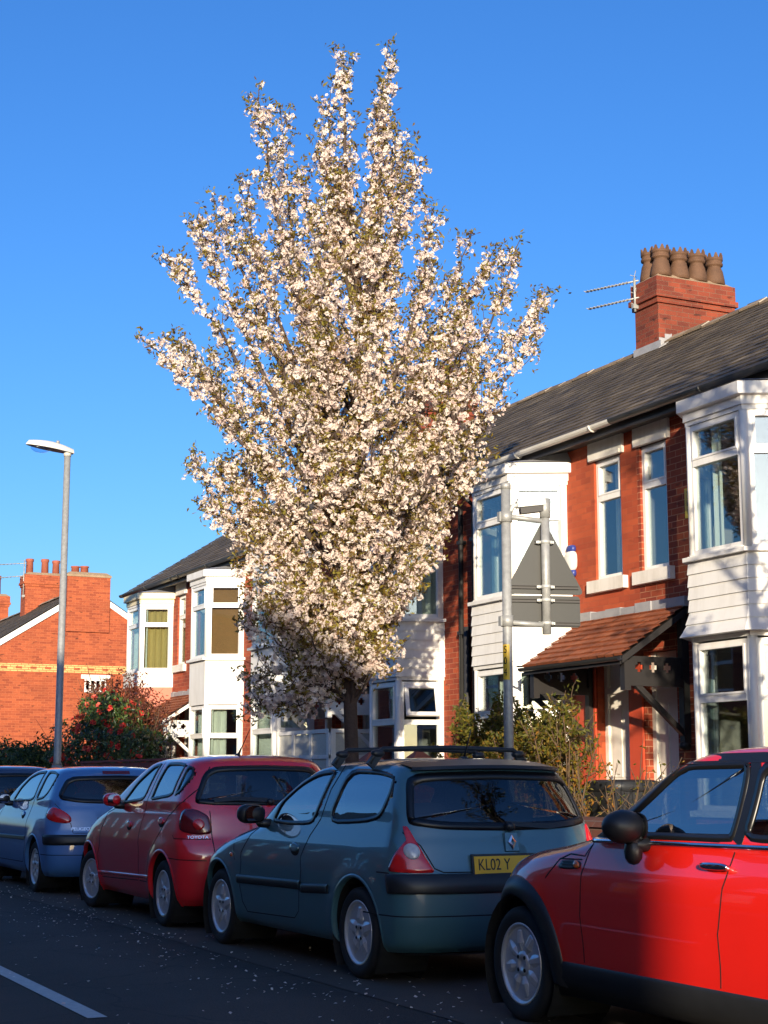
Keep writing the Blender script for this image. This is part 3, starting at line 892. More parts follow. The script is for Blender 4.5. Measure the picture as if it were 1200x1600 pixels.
def terraced_house(y0, y1, label, brick, bay_y, small, style, spec, chim=None, gutter='gutter_w', door_y=None, door_mat=None, pipe=None, gable_far=False):
    H = empty('terraced_house', ((XW + BACK_X) / 2, (y0 + y1) / 2, 0.13), label, 'house', 'terraced houses along the pavement')
    yn, f0, f1, yf = bay_y
    s0, s1 = small
    zs0, zs1 = 3.69, 5.20
    holes = [(yn + 0.02, yf - 0.02, 0.2, 5.2), (s0, s1, zs0, zs1, 0.10)]
    if door_y:
        holes.append((door_y[0], door_y[1], 0.3, 2.75, 0.14))
    mb = MB()
    wall_x(mb, XW, y0, y1, 0.1, 5.62, holes, 0)
    # party / gable walls, back wall, floors (inner faces plastered)
    xr = RIDGE_X
    for y, outer in ((y0 + 0.001, y0 == 7.4), (y1 - 0.001, gable_far)):
        mb.quad([(XW + 0.001, y, 0.1), (BACK_X, y, 0.1), (BACK_X, y, 5.5), (xr, y, RIDGE_Z - 0.03), (XW + 0.001, y, 5.62)], 0 if outer else 1)
    mb.quad([(BACK_X, y0, 0.1), (BACK_X, y1, 0.1), (BACK_X, y1, 5.5), (BACK_X, y0, 5.5)], 0)
    e = 0.02
    for z in (0.32, 2.78, 3.02, 5.40):
        mb.quad([(XW + e, y0 + e, z), (BACK_X - e, y0 + e, z), (BACK_X - e, y1 - e, z), (XW + e, y1 - e, z)], 1)
    mb.quad([(15.2, y0 + e, 0.32), (15.2, y1 - e, 0.32), (15.2, y1 - e, 5.4), (15.2, y0 + e, 5.4)], 1)
    mb.build('wall', [brick, M['plaster']], H)
    # roof: slates at the front, plain slope at the back, ridge tiles
    rb = MB()
    rows_roof(rb, (EAVE_X, EAVE_Z), (RIDGE_X, RIDGE_Z), y0, y1, 0.205, 0.26, 0.013, int(y0 * 7))
    rb.quad([(RIDGE_X, y0, RIDGE_Z), (RIDGE_X, y1, RIDGE_Z), (BACK_X + .2, y1, 5.45), (BACK_X + .2, y0, 5.45)], 0)
    rb.quad([(EAVE_X + .02, y0, EAVE_Z - 0.03), (EAVE_X + .02, y1, EAVE_Z - 0.03), (RIDGE_X, y1, RIDGE_Z - .035), (RIDGE_X, y0, RIDGE_Z - .035)], 0, rnd=0.1)
    roof = rb.build('roof', M['slate'], H, rnd=True)
    tb = MB(); r = random.Random(int(y0)); y = y0
    while y < y1 - 0.01:
        b = min(y + 0.45, y1); dz = r.uniform(-0.012, 0.012); rv = min(1, max(0, r.gauss(0.4, 0.25)))
        for sgn in (-1, 1):
            q = [(RIDGE_X, y + .006, RIDGE_Z + .055 + dz), (RIDGE_X, b - .006, RIDGE_Z + .055 + dz + r.uniform(-.008, .008)), (RIDGE_X + sgn * .15, b - .006, RIDGE_Z - .045 + dz), (RIDGE_X + sgn * .15, y + .006, RIDGE_Z - .045 + dz)]
            tb.quad(q, 0, rnd=rv)
            tb.quad([q[2], q[3], (q[3][0], q[3][1], q[3][2] - .03), (q[2][0], q[2][1], q[2][2] - .03)], 0, rnd=rv * .5)
        tb.quad([(RIDGE_X - .15, y + .006, RIDGE_Z - .045 + dz), (RIDGE_X + .15, y + .006, RIDGE_Z - .045 + dz), (RIDGE_X, y + .006, RIDGE_Z + .055 + dz)], 0, rnd=0.9)
        y = b
    tb.build('ridge_tile', M['ridge'], roof, rnd=True)
    # gutter, fascia board
    gb = MB()
    gz = EAVE_Z - 0.015; gx = EAVE_X - 0.02
    n = 7
    arc = [(gx - 0.06 * math.cos(math.pi * k / n), gz - 0.06 * math.sin(math.pi * k / n)) for k in range(n + 1)]
    arc2 = [(gx - 0.052 * math.cos(math.pi * k / n), gz - 0.052 * math.sin(math.pi * k / n)) for k in range(n + 1)]
    for ar in (arc, arc2):
        for k in range(n):
            gb.quad([(ar[k][0], y0, ar[k][1]), (ar[k + 1][0], y0, ar[k + 1][1]), (ar[k + 1][0], y1, ar[k + 1][1]), (ar[k][0], y1, ar[k][1])], smooth=True)
    for ar0, ar1 in ((arc[0], arc2[0]), (arc[-1], arc2[-1])):
        gb.quad([(ar0[0], y0, ar0[1]), (ar1[0], y0, ar1[1]), (ar1[0], y1, ar1[1]), (ar0[0], y1, ar0[1])])
    yy = y0 + 0.4
    while yy < y1:
        gb.tube([(p[0] - (p[0] - gx) * -.12, yy, gz + (p[1] - gz) * 1.12) for p in arc], 0.012, 6)
        yy += 1.8
    gb.build('gutter', M[gutter], H)
    fb = MB(); fb.box(EAVE_X + 0.06, EAVE_X + 0.09, y0, y1, EAVE_Z - 0.14, EAVE_Z - 0.01)
    fb.box(EAVE_X + 0.09, XW, y0, y1, EAVE_Z - 0.10, EAVE_Z - 0.08)
    fb.build('fascia', M['timber_k'] if gutter == 'gutter_k' else M['timber_k'], H)
    # small upper window with stone lintel and sill
    fc = Face((XW, s0), (XW, s1), (-1, 0))
    if fc.P(0, 0)[1] > fc.P(fc.L, 0)[1]: pass
    w = window(H, fc, 0.0, s1 - s0, zs0 + 0.005, zs1 - 0.005, d=-0.07, transom=0.68, rail=0.055, cur=[(k, (s1 - s0) * a, (s1 - s0) * b) for k, a, b in spec.get('small', [])])
    lb = MB()
    lb.box(XW - 0.035, XW + 0.10, s0 - 0.09, s1 + 0.09, zs1, zs1 + 0.24)
    lb.box(XW - 0.055, XW - 0.036, s0 - 0.05, s1 + 0.05, zs1 + 0.001, zs1 + 0.05)
    lb.build('lintel', M['stone_w'], w)
    sb = MB(); sb.box(XW - 0.075, XW + 0.10, s0 - 0.11, s1 + 0.11, zs0 - 0.15, zs0)
    sb.build('sill', M['stone_w'], w)
    bay(H, yn, f0, f1, yf, brick, style, spec)
    if door_y:
        db = MB(); a, b = door_y
        X = XW + 0.13
        db.box(X, X + 0.05, a + 0.07, b - 0.07, 0.32, 2.30)
        for z0_, z1_ in ((0.5, 1.15), (1.3, 2.15)):
            for p0, p1 in ((a + 0.14, (a + b) / 2 - 0.03), ((a + b) / 2 + 0.03, b - 0.14)):
                db.box(X - 0.012, X - 0.0005, p0, p1, z0_, z1_)
        d = db.build('door', [door_mat or M['door']], H)
        hb = MB(); hb.tube([(X - 0.05, b - 0.16, 1.2), (X - 0.05, b - 0.16, 1.32)], 0.012, 8); hb.box(X - 0.05, X, b - 0.17, b - 0.15, 1.2, 1.215); hb.box(X - 0.05, X, b - 0.17, b - 0.15, 1.305, 1.32)
        hb.build('handle', M['chrome'], d)
        fb = MB()
        fb.box(X - 0.03, X + 0.06, a + 0.002, a + 0.07, 0.31, 2.74); fb.box(X - 0.03, X + 0.06, b - 0.07, b - 0.002, 0.31, 2.74)
        fb.box(X - 0.03, X + 0.06, a + 0.07, b - 0.07, 2.30, 2.37); fb.box(X + 0.01, X + 0.03, a + 0.07, b - 0.07, 2.37, 2.74)
        fb.build('door_frame', M['door'], H)
    if pipe:
        pb = MB()
        pb.tube([(gx, pipe, gz - 0.05), (gx + 0.02, pipe, gz - 0.18), (XW - 0.06, pipe, gz - 0.42), (XW - 0.06, pipe, 0.15)], 0.035, 8)
        pb.tube([(XW - 0.05, pipe - 0.14, 3.4), (XW - 0.05, pipe - 0.14, 0.15)], 0.05, 8)
        for z in (4.6, 3.3, 2.0, 0.9):
            pb.box(XW - 0.10, XW, pipe - 0.06, pipe + 0.06, z, z + 0.05)
        pb.build('downpipe', M['gutter_k'], H)
    if chim:
        cx0, cx1, cy0, cy1, top, pots, crown, pm = chim
        chimney(H, cx0, cx1, cy0, cy1, 7.2, top, M['brick_ch'], pots, pm, crown, pot_h=0.52, pot_r=0.135)
        lb = MB()   # stepped lead flashing on both sides and an apron
        slope = (RIDGE_Z - EAVE_Z) / (RIDGE_X - EAVE_X)
        zr = lambda x: EAVE_Z + slope * (x - EAVE_X) if x < RIDGE_X else RIDGE_Z - slope * (x - RIDGE_X)
        k = 0; x = cx0
        while x < RIDGE_X - 0.02:
            x2 = min(x + 0.11, RIDGE_X)
            lb.box(x, x2 - .001, cy0 - 0.008, cy0, zr(x) - 0.05, zr(x2) + 0.10)
            lb.box(x, x2 - .001, cy1, cy1 + 0.008, zr(x) - 0.05, zr(x2) + 0.10)
            x = x2
        lb.beam((cx0 - 0.08, cy0 - 0.05, zr(cx0 - .08) + .01), (RIDGE_X, cy0 - 0.05, zr(RIDGE_X) + .01), 0.12, 0.03)
        lb.box(cx0 - 0.010, cx0 - 0.001, cy0 - 0.06, cy1 + 0.06, zr(cx0) - 0.1, zr(cx0) + 0.12)
        lb.build('flashing', M['lead'], roof)
    return H

def pots_grid(x0, x1, y0, y1, nx, ny):
    return [(x0 + (x1 - x0) * (i + 0.5) / nx, y0 + (y1 - y0) * (j + 0.5) / ny) for i in range(nx) for j in range(ny)]

wc = lambda *c: {'cur': list(c)}
HZ = terraced_house(7.4, 11.70, 'nearest brick house of the terrace, beyond the right edge beside the slim street tree', M['brick_a'], (9.1, 9.4, 10.4, 10.8), (8.0, 8.55), 'boards',
    {'up_near': wc(('net', 0.1, 0.9)), 'low_front': wc(('net', 0.0, 1.0))}, gutter='gutter_k', door_y=(7.7, 8.45))
HA = terraced_house(11.7, 15.70, 'brick house at the right edge with mottled tree shadow over its white boarded bay', M['brick_a'], (12.5, 12.85, 13.80, 14.35), (15.10, 15.64), 'boards',
    {'flare': 0.09, 'up_front': wc(('net', 0.62, 0.8)), 'small': []}, gutter='gutter_k', door_y=(15.02, 15.66))  # black gutter colour carries the tree's shadow along this eave
HB = terraced_house(15.70, 19.75, 'smooth red brick house with white boarded bay and alarm box behind the grey sign', M['brick_b'], (17.28, 17.62, 18.58, 19.10), (16.05, 16.63), 'boards',
    {'up_near': wc(('net', 0.45, 0.98)), 'up_front': wc(('net', 0.10, 0.32)), 'low_near': wc(('net', 0.7, 0.98)), 'low_front': wc(('net', 0.5, 0.62)), 'small': [('net', 0.3, 0.75)]},
    door_y=(15.95, 16.66), pipe=19.66)
HC = terraced_house(19.75, 23.85, 'brick house with crown pot chimney and an open top window behind the tree', M['brick_c'], (20.72, 20.92, 21.85, 22.25), (22.9, 23.4), 'boards',
    {'low_near': {'open': True}, 'up_near': wc(('net', 0.0, 1.0)), 'up_front': wc(('net', 0.3, 0.6))},
    chim=(14.16, 15.58, 19.80, 20.42, 9.0, pots_grid(14.18, 15.56, 19.82, 20.40, 4, 2), True, M['pot']), door_y=(23.15, 23.75), pipe=20.05)
HD = terraced_house(23.85, 28.0, 'brick house with plain white bay and long pale ground floor curtains', M['brick_c'], (25.52, 25.76, 26.84, 27.25), (24.2, 24.7), 'flat',
    {'low_near': wc(('net', 0.0, 1.0)), 'low_front': wc(('net', 0.0, 1.0)), 'up_near': wc(('net', 0.0, 0.5))},
    chim=(13.98, 15.2, 27.6, 28.2, 8.9, pots_grid(14.02, 15.16, 27.62, 28.18, 3, 2), False, M['pot_r']), door_y=(24.0, 24.6))
HE = terraced_house(28.0, 32.1, 'brick house with brown blinds in the upper window of its plain white bay', M['brick_c'], (29.02, 29.34, 30.24, 30.6), (31.2, 31.7), 'flat',
    {'up_near': wc(('blind', 0.0, 1.0)), 'low_near': wc(('net', 0.45, 1.0)), 'low_front': wc(('net', 0.0, 1.0))}, door_y=(31.35, 31.95), gutter='gutter_k')
HF = terraced_house(32.1, 36.3, 'end terrace house with gold curtain upstairs and salmon painted lower bay', M['brick_c'], (33.42, 33.72, 34.66, 35.1), (32.58, 33.1), 'band',
    {'cream': True, 'plinth': M['pink_paint'], 'up_near': wc(('gold', 0.0, 1.0)), 'up_front': wc(('net', 0.0, 1.0)), 'low_near': wc(('net', 0, 1))}, door_y=(32.2, 32.8), gutter='gutter_k', gable_far=True)

# alarm box and street plaque
t = empty('alarm_box', (XW, 17.12, 3.95), 'white burglar alarm box with blue ends on red brick wall beside the boarded bay', 'alarm box')
mb = MB(); mb.blob((XW - 0.05, 17.13, 4.0), (0.05, 0.11, 0.13), 0.6, 16); mb.build('cover', M['white'], t)
mb = MB(); mb.blob((XW - 0.045, 17.13, 4.155), (0.04, 0.085, 0.05), 0.6, 12); mb.blob((XW - 0.045, 17.13, 3.845), (0.04, 0.085, 0.05), 0.6, 12); mb.build('end_cap', M['alarm_b'], t)
t = empty('wall_plaque', (XW, 14.92, 4.2), 'narrow yellow plaque with black letters on brick wall beside the right hand bay', 'plaque')
mb = MB(); mb.box(XW - 0.02, XW - 0.002, 14.60, 14.74, 4.20, 4.54); mb.build('plate', M['yellow'], t)
RXW = Matrix(((0, 0, -1, 0), (-1, 0, 0, 0), (0, 1, 0, 0), (0, 0, 0, 1)))
for i, ch in enumerate('THE'):
    text_mesh(ch, 0.09, M['ink'], 'letter', t, Matrix.Translation(Vector((-0.022, -0.25, 0.265 - 0.10 * i))) @ RXW)

# tiled canopies over the paired doors
def canopy(y0, y1, label, timber, zw=3.24, ze=2.62, xe=9.92):
    T = empty('porch_canopy', (XW, (y0 + y1) / 2, ze), label, 'canopy', 'tiled canopies over the paired doors')
    mb = MB()
    rows_roof(mb, (xe, ze), (XW - 0.005, zw), y0, y1, 0.125, 0.165, 0.026, int(y0 * 3), 0.004)
    mb.build('tile_roof', M['tile'], T, rnd=True)
    ub = MB()
    ub.quad([(xe + .03, y0 + .02, ze - .02), (xe + .03, y1 - .02, ze - .02), (XW, y1 - .02, zw - .025), (XW, y0 + .02, zw - .025)])
    for y in (y0 + 0.015, y1 - 0.015):    # barge boards
        ub.hexa([(xe, y - .015, ze - .09), (xe, y + .015, ze - .09), (xe, y + .015, ze - .012), (xe, y - .015, ze - .012)], [(XW, y - .015, zw - .10), (XW, y + .015, zw - .10), (XW, y + .015, zw - .022), (XW, y - .015, zw - .022)])
    ub.box(xe - 0.005, xe + 0.02, y0 + .04, y1 - .04, ze - 0.10, ze - 0.01)
    ub.build('timber_frame', timber, T)
    gb = MB()
    n = 6
    pr = [(xe - 0.04 - 0.045 * math.cos(math.pi * k / n), ze - 0.02 - 0.045 * math.sin(math.pi * k / n)) for k in range(n + 1)]
    for k in range(n):
        gb.quad([(pr[k][0], y0, pr[k][1]), (pr[k + 1][0], y0, pr[k + 1][1]), (pr[k + 1][0], y1, pr[k + 1][1]), (pr[k][0], y1, pr[k][1])], smooth=True)
    gb.build('gutter', M['gutter_k'], T)
    lb = MB(); r = random.Random(5)
    k = 0; y = y0 - 0.02
    while y < y1:
        b = min(y + 0.32, y1 + .02)
        lb.box(XW - 0.10 + r.uniform(-.01, .01), XW + .0, y, b - .002, zw - 0.05 + r.uniform(-.008, .008), zw + 0.06 + r.uniform(-.015, .015)); y = b
    lb.build('flashing', M['lead'], T)
    for y in (y0 + 0.10, y1 - 0.10):
        b = MB()
        b.box(XW - 0.09, XW - .001, y - 0.045, y + 0.045, ze - 0.95, zw - 0.14)          # wall post
        b.blob((XW - 0.06, y, ze - 0.98), (0.07, 0.06, 0.05), 0.8, 12)
        b.box(xe + 0.10, XW - 0.09, y - 0.04, y + 0.04, ze - 0.33, ze - 0.24)             # beam
        b.box(xe + 0.06, xe + 0.14, y - 0.045, y + 0.045, ze - 0.38, ze - 0.05)           # drop post
        b.beam((xe + 0.22, y, ze - 0.30), (XW - 0.06, y, ze - 0.86), 0.06, 0.06)          # brace
        # fretwork board with three pierced quatrefoils
        a0, a1, z0, z1 = xe + 0.14, XW - 0.09, ze - 0.24, ze - 0.0
        cs = [a0 + (a1 - a0) * q for q in (0.2, 0.47, 0.74)]
        xs = sorted({a0, a1} | {c + d for c in cs for d in (-.055, -.025, .025, .055)})
        zz = sorted({z0, z1} | {ze - 0.12 + d for d in (-.055, -.025, .025, .055)})
        for i in range(len(xs) - 1):
            for j in range(len(zz) - 1):
                mx_, mz_ = (xs[i] + xs[i + 1]) / 2, (zz[j] + zz[j + 1]) / 2
                if any((abs(mx_ - c) < .055 and abs(mz_ - ze + .12) < .025) or (abs(mx_ - c) < .025 and abs(mz_ - ze + .12) < .055) for c in cs):
                    continue
                b.box(xs[i], xs[i + 1], y - .012, y + .012, zz[j], zz[j + 1])
        b.build('bracket', timber, T)
    return T
canopy(14.72, 16.86, 'red clay tiled porch canopy with black timber brackets right of the road sign', M['timber_k'])
canopy(22.9, 24.9, 'red clay tiled porch canopy glimpsed through the lowest blossom of the cherry tree', M['white'], 3.2, 2.6)
canopy(31.1, 33.15, 'far red tiled porch canopy with white timber sides above the camellia', M['white'], 3.05, 2.45)
# painted brick pier between the near doors
for (a, b, lab) in ((15.68, 15.95, 'bright red painted pier between the two white front doors'), (16.68, 17.10, 'red painted pier left of the white front door behind the yellow shrub')):
    mb = MB()
    mb.box(XW - 0.03, XW - 0.002, a, b, 0.13, 2.62, 0)
    tag(mb.build('door_pier', M['red_paint']), lab, 'pier')

# glazed porch screen of the house left of the trunk
t = empty('porch_screen', (10.1, 24.0, 0.13), 'white framed porch screen with frosted panes just left of the tree trunk', 'porch screen')
mb = MB(); fc = Face((10.05, 23.0), (10.05, 25.2), (-1, 0))
fc2 = Face((10.05, 23.0), (XW, 23.0), (0, -1))
for f in (fc, fc2):
    for a in np.linspace(0, f.L, 4 if f is fc else 2):
        a = float(min(max(a, 0.04), f.L - 0.04))
        f.bar(mb, a - 0.04, a + 0.04, 0.13, 2.05, -0.03, 0.03)
    for z in (0.2, 1.10, 1.62, 2.02):
        f.bar(mb, 0, f.L, z - 0.03, z + 0.03, -0.025, 0.025)
mb.build('frame', M['white'], t)
mb = MB()
for f in (fc, fc2):
    f.bar(mb, 0.05, f.L - 0.05, 0.24, 1.98, -0.008, 0.004)
mb.build('pane', M['glass_f'], t)

# ------------------------------------------------------------------ gabled terrace beyond the side street
def gable_house(y0, y1, label, front, chims):
    H = empty('gabled_house', (13.4, (y0 + y1) / 2, 0.13), label, 'house', 'gabled houses beyond the side street')
    xr, zr, xl, ze, xrr = 13.4, 7.36, 9.55, 4.90, 17.2
    mb = MB()
    zb0, zb1 = 4.60, 4.84
    def gx(z, side):
        if z <= ze: return xl + .12 if side < 0 else xrr - .12
        t_ = (z - ze) / (zr - ze); return (xl + .12) + (xr - xl - .12) * t_ if side < 0 else (xrr - .12) + (xr - xrr + .12) * t_
    if front:
        wx0, wx1, wz0, wz1 = 13.35, 14.05, 4.02, 4.42
        mb.quad([(gx(zb1, -1), y0, zb1), (gx(zb1, 1), y0, zb1), (gx(ze, 1), y0, ze), (xr, y0, zr), (gx(ze, -1), y0, ze)])
        mb.box(gx(1, -1), gx(1, 1), y0 - 0.012, y0, zb0, zb1, 1)
        for a, b, c, d in ((gx(1, -1), wx0, 0.1, zb0), (wx1, gx(1, 1), 0.1, zb0), (wx0, wx1, 0.1, wz0), (wx0, wx1, wz1, zb0)):
            mb.quad([(a, y0, c), (b, y0, c), (b, y0, d), (a, y0, d)])
        # red brick dashes inside the buff band
        x = gx(1, -1) + .1; k = 0
        while x < gx(1, 1) - .3:
            mb.box(x, x + 0.2, y0 - 0.014, y0 - 0.0125, zb0 + 0.085, zb0 + 0.155, 0); x += 0.46
    else:
        mb.quad([(gx(1, -1), y0, .1), (gx(1, 1), y0, .1), (gx(ze, 1), y0, ze), (xr, y0, zr), (gx(ze, -1), y0, ze)])
    mb.quad([(gx(1, -1), y0, .1), (gx(1, -1), y1, .1), (gx(1, -1), y1, ze + .05), (gx(1, -1), y0, ze + .05)])
    mb.quad([(gx(1, 1), y0, .1), (gx(1, 1), y1, .1), (gx(1, 1), y1, ze + .05), (gx(1, 1), y0, ze + .05)])
    mb.quad([(gx(1, -1), y1, .1), (gx(1, 1), y1, .1), (gx(ze, 1), y1, ze), (xr, y1, zr), (gx(ze, -1), y1, ze)])
    mb.build('wall', [M['brick_g'], M['brick_y']], H)
    rb = MB()
    rows_roof(rb, (xl, ze), (xr, zr + .02), y0 - .06, y1, 0.22, 0.28, 0.014, int(y0))
    rb.quad([(xr, y0 - .06, zr + .02), (xr, y1, zr + .02), (xrr + .1, y1, ze), (xrr + .1, y0 - .06, ze)])
    roof = rb.build('roof', M['slate'], H, rnd=True)
    tb = MB(); r = random.Random(1); y = y0 - .06
    while y < y1 - .01:
        b = min(y + .45, y1)
        for sgn in (-1, 1):
            tb.quad([(xr, y, zr + .09), (xr, b - .01, zr + .09 + r.uniform(-.01, .01)), (xr + sgn * .16, b - .01, zr - .02), (xr + sgn * .16, y, zr - .02)], 0, rnd=r.random())
        y = b
    tb.build('ridge_tile', M['ridge'], roof, rnd=True)
    bb = MB()
    for sgn, xe in ((-1, xl), (1, xrr + .1)):
        a = (xe, ze - .02); xc = 12.66 if sgn < 0 else 14.10      # they stop against the chimney shaft
        f_ = (xc - xe) / (xr - xe); b = (xc, ze - .02 + (zr + .01 - ze) * f_)
        bb.hexa([(a[0], y0 - .05, a[1] - .20), (a[0], y0 - .02, a[1] - .20), (a[0], y0 - .02, a[1]), (a[0], y0 - .05, a[1])], [(b[0], y0 - .05, b[1] - .20), (b[0], y0 - .02, b[1] - .20), (b[0], y0 - .02, b[1]), (b[0], y0 - .05, b[1])])
    if front: bb.build('bargeboard', M['white'], H)
    if front:
        f = Face((wx0, y0), (wx1, y0), (0, -1))
        w = window(H, f, 0.0, 0.70, wz0 + .005, wz1 - .005, d=-0.02, transom=None, rail=0.05, mull=(0.18, 0.35, 0.52))
        lb = MB(); lb.box(wx0 - .12, wx1 + .12, y0 - .03, y0 + .05, wz1, wz1 + .13); lb.build('lintel', M['stone_w'], w)
    for c in chims:
        chimney(H, *c)
    return H
gable_house(50.0, 56.6, 'orange brick gable end house with buff brick band and chimney at its apex', True,
    [(12.68, 14.08, 49.93, 50.55, 5.9, 7.72, M['brick_g'], [(13.0, 50.25), (13.3, 50.25)], M['pot_r'], False, False, 0.26, 0.13)])
gable_house(56.6, 64.0, 'slate roofed house behind the gable end, its chimney carrying three red pots', False,
    [(12.8, 14.15, 56.3, 57.0, 6.5, 8.45, M['brick_g'], [(13.0, 56.65), (13.55, 56.65), (13.95, 56.65)], M['pot_r'], False, True, 0.55, 0.13)])
gable_house(64.0, 72.0, 'farthest slate roofed house with slim chimney at the left edge', False,
    [(12.6, 13.9, 64.0, 64.7, 6.5, 8.5, M['brick_g'], [(13.0, 64.35), (13.5, 64.35)], M['pot_r'], False, True, 0.8, 0.13)])

# television aerials on the chimneys
def aerial(base, mast_h, arms, label):
    T = empty('tv_aerial', base, label, 'aerial', 'television aerials on chimneys')
    b = Vector(base)
    mb = MB(); mb.tube([b, b + Vector((0, 0, mast_h))], 0.02, 8); mb.box(b.x - .05, b.x + .12, b.y - .03, b.y + .03, b.z + .05, b.z + .12); mb.build('mast', M['galv'], T)
    for z, d, L, n, w in arms:
        d = Vector(d).normalized(); s = Vector((0, 0, 1)).cross(d).normalized()
        o = b + Vector((0, 0, z))
        mb = MB(); mb.tube([o - d * 0.08, o + d * L], 0.014, 6)
        for k in range(n):
            p = o + d * (L * (0.12 + 0.88 * k / (n - 1)))
            mb.tube([p - s * w, p + s * w], 0.006, 5)
            mb.blob(p, (.018, .018, .018), 1, 6)
        p = o + d * 0.02
        for q in (-1, 1):
            mb.tube([p, p + Vector((0, 0, q * 0.17)) - d * 0.05], 0.006, 5)
            mb.tube([p + s * w * 1.3 + Vector((0, 0, q * .09)), p - s * w * 1.3 + Vector((0, 0, q * .09))], 0.006, 5)
        mb.build('antenna', M['galv'], T)
    return T
aerial((14.08, 20.30, 8.55), 0.55, [(0.50, (-0.30, 1.0, 0.06), 1.0, 13, .06), (0.22, (-0.30, 1.0, 0.04), 0.95, 12, .06)], 'pair of silver yagi aerials pointing left from the crown pot chimney')
aerial((13.9, 27.6, 8.4), 0.9, [(0.75, (-0.3, 1.0, 0.02), 1.3, 12, .1), (0.35, (-0.3, 1.0, 0.0), 1.3, 12, .1)], 'white yagi aerial seen through gaps in the cherry blossom')
aerial((12.75, 56.4, 7.6), 1.35, [(1.25, (-0.7, 1.0, 0.03), 1.6, 9, .13), (0.8, (-0.7, 1.0, 0.0), 1.6, 9, .13)], 'far aerial on the three pot chimney at the left edge')

# ------------------------------------------------------------------ garden walls, fence, bin
def garden_wall(y0, y1, z, label, mat, x=8.06, cop=True):
    T = empty('garden_wall', (x + .11, (y0 + y1) / 2, .12), label, 'garden wall', 'low walls along the front gardens')
    mb = MB(); mb.box(x, x + .22, y0, y1, 0.05, z - .09); mb.build('brickwork', mat, T)
    if cop:
        cb = MB(); y = y0 - .02; r = random.Random(2)
        while y < y1:
            b = min(y + .6, y1 + .02); d = r.uniform(-.003, .003)
            n = 6
            pts = [(x + .11 - .15 * math.cos(math.pi * k / n), z - .085 + .085 * math.sin(math.pi * k / n) + d) for k in range(n + 1)]
            for k in range(n):
                cb.quad([(pts[k][0], y, pts[k][1]), (pts[k][0], b - .004, pts[k][1]), (pts[k + 1][0], b - .004, pts[k + 1][1]), (pts[k + 1][0], y, pts[k + 1][1])][::-1], smooth=True)
            for yy in (y, b - .004):
                cb.quad([(p[0], yy, p[1]) for p in pts])
            cb.quad([(pts[0][0], y, pts[0][1]), (pts[-1][0], y, pts[-1][1]), (pts[-1][0], b - .004, pts[-1][1]), (pts[0][0], b - .004, pts[0][1])])
            y = b
        cb.build('coping', M['brick_d'], T)
    return T
garden_wall(11.7, 15.2, 0.93, 'low dark brick garden wall with rounded coping behind the teal and red hatchbacks', M['brick_d'])
garden_wall(16.3, 19.6, 0.93, 'low brick garden wall hidden behind the teal car', M['brick_d'])
garden_wall(20.6, 23.4, 1.0, 'low brick garden wall right behind the tree trunk', M['brick_c'])
t = empty('boundary_fence', (8.1, 26.5, .12), 'dull red close boarded fence above the red car roof', 'fence')
mb = MB(); y = 24.0; r = random.Random(4)
while y < 30.2:
    mb.box(8.06 + r.uniform(-.006, .006), 8.085, y, y + .145, .12, 1.56 + r.uniform(-.008, .008)); y += .15
mb.box(8.03, 8.11, 24.0, 30.2, 1.575, 1.61)
mb.build('boards', M['fence_r'], t)
for y in (24.0, 26.0, 28.0, 30.1):
    mb = MB(); mb.box(8.1, 8.2, y, y + .1, .1, 1.6); mb.build('post', M['fence_r'], t)
for y, lab in ((16.15, 'red brick gate pier with pyramid cap just left of the tree trunk'), (17.4, 'red brick gate pier with pyramid cap further left behind the roof bars')):
    t = empty('gate_pier', (8.1, y, .12), lab, 'gate pier', 'red gate piers')
    mb = MB(); mb.box(7.97, 8.3, y - .16, y + .16, .1, 1.42); mb.build('shaft', M['brick_c'], t)
    mb = MB()
    A = [(7.93, y - .2, 1.42), (8.34, y - .2, 1.42), (8.34, y + .2, 1.42), (7.93, y + .2, 1.42)]
    B = [(8.12, y - .01, 1.60), (8.15, y - .01, 1.60), (8.15, y + .01, 1.60), (8.12, y + .01, 1.60)]
    mb.hexa(A, B); mb.build('cap', M['pot_r'], t)
t = empty('wheelie_bin', (9.55, 14.2, .13), 'black wheelie bin by the nearer front door beyond the red car', 'bin')
mb = MB()
mb.hexa([(9.30, 13.95, .2), (9.76, 13.95, .2), (9.76, 14.40, .2), (9.30, 14.40, .2)], [(9.22, 13.88, 1.18), (9.82, 13.88, 1.18), (9.82, 14.46, 1.18), (9.22, 14.46, 1.18)])
mb.build('body', M['bin'], t)
mb = MB(); mb.blob((9.52, 14.17, 1.2), (.33, .32, .07), .45, 20); mb.tube([(9.86, 13.95, 1.2), (9.86, 14.4, 1.2)], .018, 8); mb.build('lid', M['bin'], t)
for y in (13.98, 14.36):
    mb = MB(); mb.lathe([(.02, -.03), (.11, -.03), (.11, .03), (.02, .03)], (9.74, y, .24), 'y', 16); mb.build('wheel', M['rubber'], t)
t = empty('recycling_crate', (10.3, 16.3, .13), 'teal box beside the farther white front door', 'box')
mb = MB(); mb.hexa([(10.33, 15.98, .14), (10.72, 15.98, .14), (10.72, 16.6, .14), (10.33, 16.6, .14)], [(10.28, 15.94, 1.12), (10.76, 15.94, 1.12), (10.76, 16.64, 1.12), (10.28, 16.64, 1.12)]); mb.build('body', M['teal'], t)
mb = MB(); mb.blob((10.52, 16.29, 1.13), (.27, .38, .045), .4, 16); mb.build('lid', M['teal'], t)

